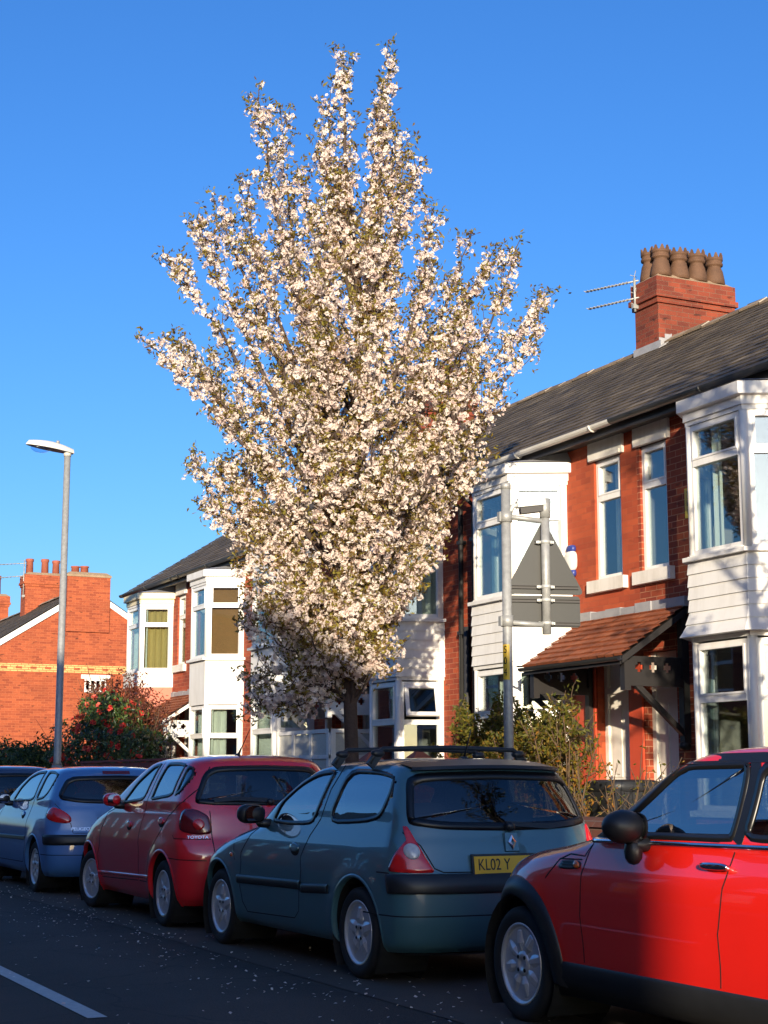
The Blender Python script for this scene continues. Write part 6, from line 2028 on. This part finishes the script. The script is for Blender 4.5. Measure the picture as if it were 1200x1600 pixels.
def badge(car, txt, u, z, size, mat, off=.004, sx=1.0, name='badge'):
    p = car.surf(u, z, off); n = Vector(car.nrm(u, z))
    t = Vector(car.pt(u + .01, z) - car.pt(u - .01, z)).normalized()
    up = n.cross(t).normalized() * -1
    up = t.cross(n) * -1 if t.cross(n).z < 0 else t.cross(n)
    R = Matrix(((t.x, up.x, n.x, 0), (t.y, up.y, n.y, 0), (t.z, up.z, n.z, 0), (0, 0, 0, 1)))
    return text_mesh(txt, size, mat, name, car.T, Matrix.Translation(Vector(p)) @ R, .0015, sx)

X_SIDE = 4.42

# ---- teal three door hatchback
def teal_car():
    LV = [(.20, -.58, 3.00, .745, .22, .55), (.24, -.63, 3.05, .78, .22, .58), (.32, -.67, 3.12, .80, .23, .60), (.42, -.695, 3.17, .812, .24, .62), (.55, -.70, 3.19, .82, .25, .64), (.64, -.695, 3.16, .822, .26, .66), (.69, -.67, 3.10, .820, .27, .68), (.78, -.645, 2.90, .808, .28, .74), (.86, -.625, 2.62, .786, .28, .82), (.91, -.61, 2.34, .769, .28, .76), (.95, -.60, 2.18, .755, .28, .62), (1.0, -.585, 2.05, .740, .28, .50), (1.1, -.545, 1.84, .712, .28, .42), (1.2, -.50, 1.62, .672, .28, .38), (1.29, -.45, 1.41, .634, .28, .36), (1.34, -.41, 1.27, .602, .28, .36), (1.375, -.36, 1.10, .55, .32, .38), (1.400, -.26, .90, .44, .34, .36), (1.414, -.04, .66, .26, .28, .28), (1.418, .18, .46, .09, .12, .12)]
    A = [(0, .29, .355), (2.472, .29, .355)]
    c = Car('teal_hatchback', 'teal three door hatchback with black roof bars and yellow number plate', (X_SIDE + .82, 9.74, 0), LV, A, yaw=math.radians(1.2))
    fw = c.both([('y', 1.56, .955), ('y', 1.48, 1.12), ('y', 1.27, 1.245), ('y', 1.02, 1.325), ('y', .72, 1.345), ('y', .74, 1.20), ('y', .78, 1.02), ('y', .83, .955), ('y', 1.2, .945)], 2, .2)
    qw = c.both([('y', .60, .965), ('y', .56, 1.345), ('y', .06, 1.335), ('y', -.22, 1.295), ('y', -.25, 1.16), ('y', -.20, 1.02), ('y', .02, .985)], 2, .2)
    rw = c.sym_rear([('x', .02, 1.325), ('x', .52, 1.312), ('x', .60, 1.27), ('x', .66, 1.05), ('x', .66, .985), ('x', .45, .955), ('x', .02, .945)])
    ws = c.sym_front([('f', .02, 1.30), ('f', .50, 1.285), ('f', .60, 1.24), ('f', .70, 1.06), ('f', .66, 1.0), ('f', .02, .985)])
    c.shell(M['paint_teal'], c.holes(fw + qw, .005) + c.holes([rw], .02) + c.holes([ws], .02, True), .19)
    c.glaze([('side_window', M['carglass'], .030, M['seal'], fw + qw, False), ('rear_window', M['carglass_r'], .05, M['seal'], [rw], False), ('windscreen', M['carglass'], .045, M['seal'], [ws], True)])
    c.arch_lip(M['paint_teal'], -.004, .022, .006)
    for y in (0, 2.472):
        c.wheel(y, .29, .292, .185, .800, 5, 'star', .205)
    # lamps, bumper trims, side mouldings, spoiler
    for s, P in zip((-1, 1), c.both([('x', .668, .975), ('x', .70, .975), ('y', -.505, .93), ('y', -.47, .80), ('y', -.45, .70), ('x', .66, .692), ('x', .555, .695), ('x', .595, .77), ('x', .64, .88)], 2, .14)):
        P = P if s < 0 else P
        mb = MB(); P = np.array([(abs(u) * s, z) for u, z in P]); c.patch(mb, P, .010, 0, 6, True, False, .006); l = mb.build('tail_lamp', M['lamp_red'], c.T, local=True)
        u0 = s * c.ux(.675, .815)
        mb = MB(); c.patch(mb, [(u0 + .050 * math.cos(t), .82 + .048 * math.sin(t)) for t in np.linspace(0, 2 * math.pi, 25)[:-1]], .020, 0, 4, True, False, .006); mb.build('reversing_lens', M['lamp_clear'], l, local=True)
    c.uR = lambda x, z: c.ux(x, z)
    mb = MB()
    z0 = .625
    uu = c.uy(-.46, z0)
    c.strip(mb, [(-uu, z0), (-uu * .5, z0 - .0), (0, z0 - .0), (uu * .5, z0), (uu, z0)], .118, .016, 0, [(-.5, 0), (-.5, .6), (-.4, 1), (.4, 1), (.5, .6), (.5, 0)])
    mb.build('bumper_strip', M['trim'], c.T, local=True)
    for s in (-1, 1):
        mb = MB()
        for a, b in ((.86, 2.06), (.40, .845)):
            c.strip(mb, [(s * c.uy(a, .545), .545), (s * c.uy(b, .525), .525)], .062, .014, 0, [(-.5, 0), (-.5, .5), (-.3, 1), (.3, 1), (.5, .5), (.5, 0)])
        mb.build('side_moulding', M['trim'], c.T, local=True)
        mb = MB(); u = s * c.uy(2.2, .70); c.patch(mb, [(u + .022 * math.cos(t), .70 + .016 * math.sin(t)) for t in np.linspace(0, 2 * math.pi, 15)[:-1]], .006, 0, 2); mb.build('side_repeater', M['lamp_amber'], c.T, local=True)
    L = []
    for s in (-1, 1):
        y = lambda v, z: (s * c.uy(v, z), z)
        L += [[y(.67, 1.37), y(.68, 1.2), y(.70, 1.0), y(.80, .88), y(.87, .74), y(.89, .5), y(.92, .36), y(1.0, .31), y(1.9, .29), y(1.98, .36), y(2.03, .5), y(2.0, .72), y(1.88, .86), y(1.75, .93)],
              [y(2.12, .66), y(2.2, .84), y(1.95, .90)], [y(-.30, .69), y(-.46, .69)]]
        L += [[(s * c.ux(.70, .94), .94), (s * c.ux(.62, .86), .86), (s * c.ux(.555, .72), .72), (s * c.ux(.5, .695), .695), (0, .693)]]
    L += [[(-c.uy(-.1, .43), .43), (0, .43), (c.uy(-.1, .43), .43)]]
    c.seams(L)
    mb = MB()   # rear spoiler lip over the window
    n = 24
    for i in range(n):
        x0, x1 = -.56 + 1.12 * i / n, -.56 + 1.12 * (i + 1) / n
        def S(x):
            f = 1 - (x / .62) ** 2
            yb = c.pt(math.copysign(c.ux(x, 1.335), x), 1.335)[1]
            return [(x, yb + .16, 1.372 + .034 * f), (x, yb - .045, 1.345 + .02 * f), (x, yb - .055, 1.325 + .018 * f), (x, yb + .03, 1.312 + .01 * f)]
        a, b = S(x0), S(x1)
        for k in range(3): mb.quad([a[k], b[k], b[k + 1], a[k + 1]], 0, True)
    mb.build('spoiler', M['trim'], c.T, local=True)
    c.plate('KL02 Y', -.04, .735, c.pt(0, .735)[1] - .014, tilt=math.radians(-8))
    # diamond emblem on its plinth
    E = bpy.data.objects.new('emblem', None); col.objects.link(E); E.parent = c.T; yb = c.pt(0, .875)[1]; E.location = (-.0, yb - .006, .872); E.rotation_euler.x = math.radians(-12)
    mb = MB(); mb.hexa([(-.055, 0, -.06), (.055, 0, -.06), (.05, 0, .065), (-.05, 0, .065)], [(-.05, -.010, -.055), (.05, -.010, -.055), (.045, -.010, .06), (-.045, -.010, .06)]); mb.build('plinth', M['paint_teal'], E, local=True)
    mb = MB()
    o = [(-.033, 0), (0, -.052), (.033, 0), (0, .052)]; i_ = [(-.013, 0), (0, -.022), (.013, 0), (0, .022)]
    for k in range(4):
        a, b, d, e = o[k], o[(k + 1) % 4], i_[(k + 1) % 4], i_[k]
        mb.hexa([(a[0], -.011, a[1]), (b[0], -.011, b[1]), (d[0], -.011, d[1]), (e[0], -.011, e[1])], [(a[0] * .9, -.017, a[1] * .9), (b[0] * .9, -.017, b[1] * .9), (d[0] * 1.1, -.022, d[1] * 1.1), (e[0] * 1.1, -.022, e[1] * 1.1)])
    mb.build('diamond', M['chrome'], E, local=True)
    mb = MB()
    c.strip(mb, [(-.02, .985), (c.ux(.3, .97), .965), (c.ux(.52, .97), .985)], .03, .022); mb.blob(c.surf(0, .965, .02), (.035, .03, .03), .8, 10)
    mb.build('wiper', M['trim'], c.T, local=True)
    for y, z in ((.18, 0), (.74, 0)):
        mb = MB()
        zz = 1.475
        xs = .585
        pts = [(-xs - .03, y, 1.375), (-xs, y, 1.43), (-xs + .07, y, zz), (0, y, zz + .012), (xs - .07, y, zz), (xs, y, 1.43), (xs + .03, y, 1.375)]
        mb.tube(pts, .017, 10)
        for s in (-1, 1):
            mb.beam((s * (xs + .03), y, 1.36), (s * (xs - .04), y, 1.45), .06, .03, 0, (0, 1, 0)); mb.blob((s * (xs - .03), y, 1.445), (.05, .032, .026), .8, 12)
        mb.build('roof_bar', M['trim'], c.T, local=True)
    mb = MB(); mb.tube([(0, -.02, 1.405), (0, -.12, 1.60)], [.008, .004], 6); mb.blob((0, -.02, 1.41), (.03, .045, .018), 1, 10); mb.build('aerial', M['trim'], c.T, local=True)
    c.mirror_unit(1.60, .985, M['trim'], (.105, .065, .072), lift=.035, reach=.15)
    c.handle(.99, .785, M['paint_teal'])
    c.seats(1.05, .25, .50, 1.22)

# ---- red five door hatchback
def red_car():
    LV = [(.20, -.53, 2.86, .745, .24, .50), (.26, -.58, 2.92, .785, .24, .55), (.36, -.61, 2.98, .81, .25, .58), (.50, -.63, 3.03, .825, .27, .60), (.62, -.63, 3.03, .83, .28, .62), (.70, -.61, 3.00, .83, .30, .64), (.78, -.575, 2.94, .822, .31, .68), (.88, -.56, 2.78, .803, .32, .76), (.96, -.545, 2.50, .784, .32, .80), (1.01, -.53, 2.26, .772, .32, .70), (1.06, -.51, 2.10, .77, .32, .56), (1.15, -.475, 1.88, .738, .32, .46), (1.27, -.425, 1.60, .692, .32, .42), (1.37, -.375, 1.36, .645, .32, .40), (1.425, -.34, 1.20, .602, .33, .38), (1.455, -.29, 1.06, .535, .36, .38), (1.478, -.18, .88, .42, .36, .36), (1.492, .03, .68, .25, .28, .28), (1.496, .22, .50, .09, .12, .12)]
    A = [(0, .285, .36), (2.37, .285, .36)]
    c = Car('red_hatchback', 'dark red five door hatchback with dark tail lamps between the teal and blue cars', (X_SIDE + .83, 13.84, 0), LV, A)
    fw = c.both([('y', 1.42, 1.035), ('y', 1.16, 1.25), ('y', .86, 1.40), ('y', .68, 1.425), ('y', .70, 1.24), ('y', .74, 1.075)], 2, .13)
    bw = c.both([('y', .55, 1.075), ('y', .53, 1.26), ('y', .50, 1.425), ('y', .18, 1.425), ('y', -.05, 1.405), ('y', -.03, 1.25), ('y', -.02, 1.12)], 2, .13)
    tw = c.both([('y', -.075, 1.125), ('y', -.10, 1.395), ('y', -.20, 1.38), ('y', -.27, 1.30), ('y', -.22, 1.17), ('y', -.14, 1.135)], 2, .16)
    rw = c.sym_rear([('x', .02, 1.395), ('x', .44, 1.385), ('x', .545, 1.33), ('x', .645, 1.12), ('x', .65, 1.065), ('x', .5, 1.05), ('x', .02, 1.045)])
    ws = c.sym_front([('f', .02, 1.38), ('f', .5, 1.365), ('f', .6, 1.32), ('f', .70, 1.14), ('f', .66, 1.08), ('f', .02, 1.07)])
    c.shell(M['paint_red'], c.holes(fw + bw + tw, .005) + c.holes([rw], .02) + c.holes([ws], .02, True), .19)
    c.glaze([('side_window', M['carglass'], .028, M['seal'], fw + bw + tw, False), ('rear_window', M['carglass_r'], .045, M['seal'], [rw], False), ('windscreen', M['carglass'], .045, M['seal'], [ws], True)])
    c.arch_lip(M['paint_red'], -.004, .024, .008)
    c.wheel(0, .285, .287, .175, .808, 6, 'fine', .197)
    c.wheel(2.37, .285, .287, .175, .808, 6, 'fine', .197, steer=math.radians(10))
    for s, P in zip((-1, 1), c.both([('y', -.33, .985), ('x', .735, 1.02), ('x', .65, 1.015), ('x', .56, .96), ('x', .54, .87), ('x', .545, .805), ('x', .67, .80), ('y', -.38, .83), ('y', -.34, .90)], 2, .18)):
        P = np.array([(abs(u) * s, z) for u, z in P])
        mb = MB(); c.patch(mb, P, .010, 0, 6, True, False, .012); l = mb.build('tail_lamp', M['lamp_dark'], c.T, local=True)
        u0 = s * c.ux(.64, .90)
        mb = MB(); c.patch(mb, [(u0 + .05 * math.cos(t), .885 + .045 * math.sin(t)) for t in np.linspace(0, 2 * math.pi, 21)[:-1]], .0225, 0, 3, True, False, .004); mb.build('lamp_lens', M['lamp_red'], l, local=True)
    for s in (-1, 1):
        mb = MB()
        c.strip(mb, [(s * c.uy(.36, .405), .405), (s * c.uy(2.0, .37), .37)], .035, .012, 0, [(-.5, 0), (-.3, .8), (.1, 1), (.5, 0)])
        mb.build('side_moulding', M['paint_red'], c.T, local=True)
    L = []
    for s in (-1, 1):
        y = lambda v, z: (s * c.uy(v, z), z)
        L += [[y(.62, 1.43), y(.63, 1.1), y(.66, .9), y(.68, .7), y(.70, .36), y(1.9, .33), y(1.98, .4), y(2.02, .55), y(1.98, .75), y(1.85, .95), y(1.6, 1.0)],
              [y(-.30, 1.38), y(-.36, 1.2), y(-.31, 1.08), y(-.05, .95), y(.10, .80), y(.33, .62), y(.40, .45), y(.42, .36), y(.66, .36)],
              [y(-.26, .795), y(-.30, .765), (s * c.ux(.55, .765), .765)]]
        L += [[(s * c.ux(.545, 1.0), 1.0), (s * c.ux(.54, .80), .80), (s * c.ux(.53, .63), .63), (0, .62)]]
    L += [[(-c.uy(-.14, .60), .60), (-c.ux(.6, .585), .585)]]
    c.seams(L)
    badge(c, 'TOYOTA', -c.ux(.655, .775), .778, .036, M['chrome'], sx=1.25)
    mb = MB(); c.strip(mb, [(-.02, 1.085), (-c.ux(.3, 1.1), 1.10), (-c.ux(.5, 1.1), 1.085)], .035, .022); mb.blob(c.surf(0, 1.07, .02), (.035, .03, .03), .8, 10); mb.build('wiper', M['trim'], c.T, local=True)
    mb = MB(); mb.tube([(-.12, .0, 1.475), (-.10, -.26, 1.72)], [.007, .003], 6); mb.blob((-.12, .0, 1.485), (.028, .05, .02), 1, 10); mb.tube([(-.12, -.01, 1.48), (-.115, -.08, 1.55)], [.014, .007], 8); mb.build('aerial', M['trim'], c.T, local=True)
    c.plate('', 0, .70, c.pt(0, .70)[1] - .014)
    c.mirror_unit(1.36, 1.06, M['paint_red'], (.085, .06, .062), lift=.02, reach=.12)
    c.handle(1.02, .845, M['paint_red']); c.handle(.10, .895, M['paint_red'])
    c.seats(1.10, .25, .55, 1.28)

# ---- blue three door hatchback
def blue_car():
    LV = [(.20, -.66, 2.98, .745, .26, .52), (.25, -.71, 3.04, .78, .26, .56), (.34, -.755, 3.11, .803, .27, .6), (.46, -.775, 3.17, .818, .28, .62), (.56, -.775, 3.19, .823, .30, .64), (.64, -.765, 3.18, .824, .32, .66), (.72, -.74, 3.12, .823, .34, .70), (.80, -.725, 2.98, .810, .35, .78), (.87, -.71, 2.74, .790, .35, .82), (.93, -.695, 2.46, .772, .35, .74), (.97, -.68, 2.28, .760, .35, .62), (1.03, -.66, 2.09, .75, .35, .50), (1.12, -.62, 1.88, .716, .35, .44), (1.22, -.565, 1.64, .674, .35, .42), (1.31, -.505, 1.39, .63, .35, .40), (1.36, -.465, 1.22, .592, .35, .40), (1.39, -.41, 1.06, .535, .38, .38), (1.412, -.28, .88, .42, .36, .36), (1.426, -.04, .66, .25, .28, .28), (1.430, .2, .48, .09, .12, .12)]
    A = [(0, .29, .35), (2.443, .29, .35)]
    c = Car('blue_hatchback', 'metallic blue three door hatchback with rounded red tail lamps behind the dark red car', (X_SIDE + .825, 18.62, 0), LV, A)
    fw = c.both([('y', 1.40, 1.0), ('y', 1.25, 1.18), ('y', 1.0, 1.31), ('y', .74, 1.365), ('y', .40, 1.375), ('y', .38, 1.2), ('y', .36, 1.02)], 2, .14)
    qw = c.both([('y', .28, 1.02), ('y', .30, 1.375), ('y', .0, 1.365), ('y', -.23, 1.335), ('y', -.26, 1.27), ('y', -.19, 1.12), ('y', -.07, 1.05)], 2, .18)
    rw = c.sym_rear([('x', .02, 1.315), ('x', .48, 1.305), ('x', .57, 1.26), ('x', .66, 1.10), ('x', .645, 1.045), ('x', .45, 1.01), ('x', .02, .995)])
    ws = c.sym_front([('f', .02, 1.32), ('f', .5, 1.305), ('f', .6, 1.26), ('f', .70, 1.09), ('f', .66, 1.03), ('f', .02, 1.02)])
    c.shell(M['paint_blue'], c.holes(fw + qw, .005) + c.holes([rw], .02) + c.holes([ws], .02, True), .19)
    c.glaze([('side_window', M['carglass'], .028, M['seal'], fw + qw, False), ('rear_window', M['carglass_r'], .045, M['seal'], [rw], False), ('windscreen', M['carglass'], .045, M['seal'], [ws], True)])
    c.arch_lip(M['paint_blue'], -.004, .022, .007)
    for y in (0, 2.443):
        c.wheel(y, .29, .29, .175, .80, 7, 'petal', .20)
    for s, P in zip((-1, 1), c.both([('y', -.40, .895), ('y', -.45, .955), ('x', .735, .965), ('x', .62, .92), ('x', .555, .86), ('x', .55, .80), ('x', .62, .785), ('x', .72, .80), ('y', -.48, .83), ('y', -.42, .86)], 2, .22)):
        P = np.array([(abs(u) * s, z) for u, z in P])
        mb = MB(); c.patch(mb, P, .010, 0, 6, True, False, .012); mb.build('tail_lamp', M['lamp_red'], c.T, local=True)
    mb = MB(); z0 = .605; uu = c.uy(-.45, z0)
    c.strip(mb, [(-uu, z0), (-uu * .5, z0), (0, z0), (uu * .5, z0), (uu, z0)], .12, .018, 0, [(-.5, 0), (-.4, .8), (-.2, 1), (.2, 1), (.4, .8), (.5, 0)])
    mb.build('bumper_strip', M['trim'], c.T, local=True)
    for s in (-1, 1):
        mb = MB(); c.strip(mb, [(s * c.uy(.42, .60), .60), (s * c.uy(2.0, .585), .585)], .05, .014, 0, [(-.5, 0), (-.3, .8), (.3, 1), (.5, 0)]); mb.build('side_moulding', M['trim'], c.T, local=True)
    L = []
    for s in (-1, 1):
        y = lambda v, z: (s * c.uy(v, z), z)
        L += [[y(.34, 1.39), y(.33, 1.0), y(.40, .8), y(.48, .4), y(.56, .32), y(1.9, .31), y(1.99, .45), y(1.98, .75), y(1.8, .95)]]
        L += [[(s * c.ux(.70, 1.0), 1.0), (s * c.ux(.62, .90), .90), (s * c.ux(.56, .78), .78), (s * c.ux(.54, .68), .68), (0, .675)]]
    L += [[(-c.uy(-.1, .44), .44), (0, .44), (c.uy(-.1, .44), .44)]]
    c.seams(L)
    badge(c, 'PEUGEOT', -c.ux(.44, .72), .722, .05, M['chrome'], sx=1.1)
    mb = MB(); c.strip(mb, [(-.02, 1.03), (c.ux(.3, 1.03), 1.03), (c.ux(.5, 1.04), 1.05)], .03, .022); mb.build('wiper', M['trim'], c.T, local=True)
    mb = MB(); c.strip(mb, [(-c.ux(.16, 1.345), 1.345), (0, 1.345), (c.ux(.16, 1.345), 1.345)], .03, .010); mb.build('brake_lamp', M['lamp_dark'], c.T, local=True)
    c.plate('', 0, .78, c.pt(0, .78)[1] - .014)
    c.mirror_unit(1.40, 1.02, M['trim'], (.085, .06, .06), lift=.02, reach=.12)
    c.handle(.64, .86, M['paint_blue'])
    c.seats(.85, .05, .50, 1.22)

# ---- small red car with black wheel arch cladding, partly in the sun
def mini_car():
    LV = [(.18, -0.620, 2.86, .755, .30, .6), (.24, -0.660, 2.92, .79, .30, .64), (.34, -0.685, 2.98, .818, .32, .68), (.48, -0.700, 3.02, .836, .34, .72), (.60, -0.700, 3.03, .843, .36, .76), (.70, -0.695, 3.01, .845, .36, .80), (.78, -0.685, 2.97, .839, .36, .84), (.84, -0.678, 2.88, .825, .36, .86), (.885, -0.670, 2.72, .809, .36, .86), (.92, -0.665, 2.46, .796, .36, .80), (.95, -0.660, 2.24, .788, .36, .66), (.975, -0.655, 2.06, .786, .34, .52), (1.01, -0.650, 1.94, .775, .34, .42), (1.1, -0.635, 1.76, .748, .34, .36), (1.2, -0.610, 1.58, .715, .34, .33), (1.3, -0.575, 1.40, .682, .34, .31), (1.345, -0.550, 1.30, .665, .36, .32), (1.385, -0.520, 1.18, .64, .38, .36), (1.412, -0.460, 1.02, .57, .38, .38), (1.428, -0.320, .84, .40, .34, .32), (1.436, .12, .56, .16, .16, .16)]
    A = [(-.19, .30, .365), (2.42, .30, .365)]
    c = Car('small_red_car', 'bright red compact car with black arch trims and chrome strip, its door in sunlight', (X_SIDE + .844, 5.233, 0), LV, A, barrel=.025)
    fw = c.both([('y', 1.62, .985), ('y', 1.40, 1.15), ('y', 1.17, 1.322), ('y', 1.09, 1.352), ('y', .66, 1.356), ('y', .60, 1.34), ('y', .59, 1.02), ('y', .61, .995)], 2, .10)
    qw = c.both([('y', .545, .998), ('y', .545, 1.348), ('y', .1, 1.338), ('y', -.14, 1.32), ('y', -.18, 1.2), ('y', -.17, 1.05), ('y', -.14, 1.005)], 2, .12)
    rw = c.sym_rear([('x', .02, 1.32), ('x', .55, 1.305), ('x', .62, 1.26), ('x', .66, 1.04), ('x', .62, 1.0), ('x', .02, .995)])
    ws = c.sym_front([('f', .02, 1.325), ('f', .58, 1.31), ('f', .66, 1.27), ('f', .73, 1.08), ('f', .70, 1.02), ('f', .02, 1.0)])
    c.shell(M['paint_mini'], c.holes(fw + qw, .005) + c.holes([rw], .02) + c.holes([ws], .02, True), .20)
    c.glaze([('side_window', M['carglass'], .034, M['seal'], fw + qw, False), ('rear_window', M['carglass_r'], .04, M['seal'], [rw], False), ('windscreen', M['carglass'], .03, M['seal'], [ws], True)])
    c.arch_lip(M['trim'], -.006, .100, .020, a0=-6, a1=189, name='arch_cladding')
    for y in (-.19, 2.42):
        c.wheel(y, .30, .302, .18, .815, 8, 'petal', .212)
    # black band filling pillars between the windows, chrome waist strip, sill cladding
    for s in (-1, 1):
        y = lambda v, z: (s * c.uy(v, z), z)
        mb = MB()
        c.patch(mb, round_poly([y(1.78, .985), y(1.50, 1.18), y(1.29, 1.335), y(1.20, 1.368), y(1.10, 1.355), y(1.36, 1.13), y(1.58, .985)], 1, .1), .005, 0, 3)
        c.strip(mb, [y(1.22, 1.352), y(1.10, 1.362), y(.5, 1.366), y(-.1, 1.356)], .044, .004)
        c.strip(mb, [y(.567, 1.360), y(.567, .992)], .060, .003)
        mb.build('pillar_trim', M['seal'], c.T, local=True)
        mb = MB(); c.strip(mb, [y(1.74, .968), y(1.0, .974), y(.3, .980), y(-.3, .982)], .024, .013, 0, [(-.5, 0), (-.45, .5), (-.25, .87), (0, 1), (.25, .87), (.45, .5), (.5, 0)]); mb.build('waist_strip', M['chrome'], c.T, local=True)
        mb = MB(); c.strip(mb, [y(2.01, .272), y(1.2, .272), y(.26, .272)], .18, .014, 0, [(-.5, 0), (-.5, .6), (.0, 1), (.4, .9), (.5, 0)]); mb.build('sill_cladding', M['trim'], c.T, local=True)
        # side scoop with its amber repeater
        mb = MB(); sc = [y(1.985, .832), y(1.955, .862), y(1.80, .867), y(1.775, .852), y(1.785, .826), y(1.96, .818)]
        c.patch(mb, round_poly(sc, 2, .2), .004, 0, 3)
        for dz in (-.012, .002, .016):
            c.strip(mb, [y(1.95, .840 + dz), y(1.84, .842 + dz)], .005, .009)
        p = mb.build('side_scoop', M['trim'], c.T, local=True)
        mb = MB(); u = s * c.uy(1.812, .845); c.patch(mb, [(u + .026 * math.cos(t), .845 + .018 * math.sin(t)) for t in np.linspace(0, 2 * math.pi, 17)[:-1]], .011, 0, 3, True, False, .005); mb.build('side_repeater', M['lamp_amber'], p, local=True)
    L = []
    for s in (-1, 1):
        y = lambda v, z: (s * c.uy(v, z), z)
        L += [[y(1.72, .955), y(1.755, .80), y(1.765, .6), y(1.76, .37)], [y(.575, .955), y(.61, .8), y(.645, .6), y(.66, .37)],
              [y(2.10, .765), y(1.99, .865), y(1.90, .895), y(1.76, .89), y(1.72, .955)], [y(1.99, .868), y(1.775, .872)]]
    c.seams(L, .0065)
    c.mirror_unit(1.25, 1.00, M['trim'], (.11, .085, .080), shape=1.0, lift=.05, reach=.13, folded=True)
    c.handle(.67, .882, M['chrome'], .2, 'bar')
    # headlamp, grille, tail lamp: hidden from the photograph's side but there
    for s in (-1, 1):
        mb = MB(); u0 = s * .60
        P = [(u0 + .10 * math.cos(t), .72 + .11 * math.sin(t)) for t in np.linspace(0, 2 * math.pi, 25)[:-1]]
        c.patch(mb, P, .012, 0, 4, True, True, .012); mb.build('headlamp', M['lamp_clear'], c.T, local=True)
        mb = MB(); u0 = s * c.ux(.68, .78); P = [(u0 + .06 * math.cos(t), .80 + .13 * math.sin(t)) for t in np.linspace(0, 2 * math.pi, 25)[:-1]]
        c.patch(mb, P, .012, 0, 4, True, False, .01); mb.build('tail_lamp', M['lamp_red'], c.T, local=True)
    mb = MB(); c.patch(mb, [(-.36, .70), (.36, .70), (.30, .82), (-.30, .82)], .006, 0, 3, True, True); mb.build('grille', M['trim'], c.T, local=True)
    c.seats(.95, .15, .52, 1.24)

# ---- dark blue car at the far left edge
def navy_car():
    LV = [(.20, -.46, 2.98, .73, .36, .52), (.34, -.585, 3.11, .795, .40, .6), (.56, -.612, 3.19, .823, .44, .64), (.72, -.575, 3.12, .824, .48, .70), (.80, -.56, 2.98, .822, .48, .78), (.88, -.545, 2.74, .814, .48, .84), (.95, -.53, 2.44, .80, .48, .82), (1.0, -.515, 2.24, .786, .48, .76), (1.06, -.495, 2.07, .764, .48, .68), (1.16, -.455, 1.86, .728, .48, .60), (1.26, -.40, 1.62, .684, .48, .54), (1.35, -.34, 1.37, .638, .48, .48), (1.40, -.30, 1.2, .598, .48, .44), (1.43, -.25, 1.06, .54, .46, .42), (1.452, -.15, .88, .42, .40, .38), (1.466, .04, .66, .25, .28, .28), (1.470, .2, .48, .09, .12, .12)]
    A = [(0, .30, .355), (2.5, .30, .355)]
    c = Car('dark_blue_car', 'dark blue car cut off by the left edge of the picture', (X_SIDE + .83, 23.5, 0), LV, A)
    fw = c.both([('y', 1.60, 1.03), ('y', 1.40, 1.22), ('y', 1.1, 1.36), ('y', .62, 1.40), ('y', .60, 1.2), ('y', .58, 1.05)], 2, .14)
    qw = c.both([('y', .50, 1.05), ('y', .52, 1.40), ('y', .2, 1.395), ('y', -.03, 1.36), ('y', -.03, 1.27), ('y', .04, 1.12), ('y', .16, 1.07)], 2, .18)
    rw = c.sym_rear([('x', .02, 1.36), ('x', .52, 1.35), ('x', .64, 1.30), ('x', .715, 1.12), ('x', .70, 1.065), ('x', .45, 1.04), ('x', .02, 1.03)])
    ws = c.sym_front([('f', .02, 1.36), ('f', .5, 1.345), ('f', .6, 1.30), ('f', .70, 1.12), ('f', .66, 1.06), ('f', .02, 1.05)])
    c.shell(M['paint_navy'], c.holes(fw + qw, .005) + c.holes([rw], .02) + c.holes([ws], .02, True), .19)
    c.glaze([('side_window', M['carglass'], .028, M['seal'], fw + qw, False), ('rear_window', M['carglass_r'], .045, M['seal'], [rw], False), ('windscreen', M['carglass'], .045, M['seal'], [ws], True)])
    c.arch_lip(M['paint_navy'], -.004, .022, .007)
    for y in (0, 2.5):
        c.wheel(y, .30, .30, .18, .80, 7, 'fine', .205)
    for s, P in zip((-1, 1), c.both([('y', -.19, 1.0), ('x', .72, 1.0), ('x', .62, .92), ('x', .60, .78), ('x', .72, .77), ('y', -.22, .80)], 2, .2)):
        P = np.array([(abs(u) * s, z) for u, z in P])
        mb = MB(); c.patch(mb, P, .010, 0, 5, True, False, .01); mb.build('tail_lamp', M['lamp_red'], c.T, local=True)
    mb = MB(); z0 = .605; uu = c.uy(-.20, z0)
    c.strip(mb, [(-uu, z0), (0, z0), (uu, z0)], .10, .016); mb.build('bumper_strip', M['trim'], c.T, local=True)
    c.mirror_unit(1.55, 1.06, M['trim'], (.085, .06, .06), lift=.02, reach=.12)
    c.handle(.86, .86, M['paint_navy'])
    c.seats(1.05, .25, .52, 1.25)

teal_car(); red_car(); blue_car(); mini_car(); navy_car()
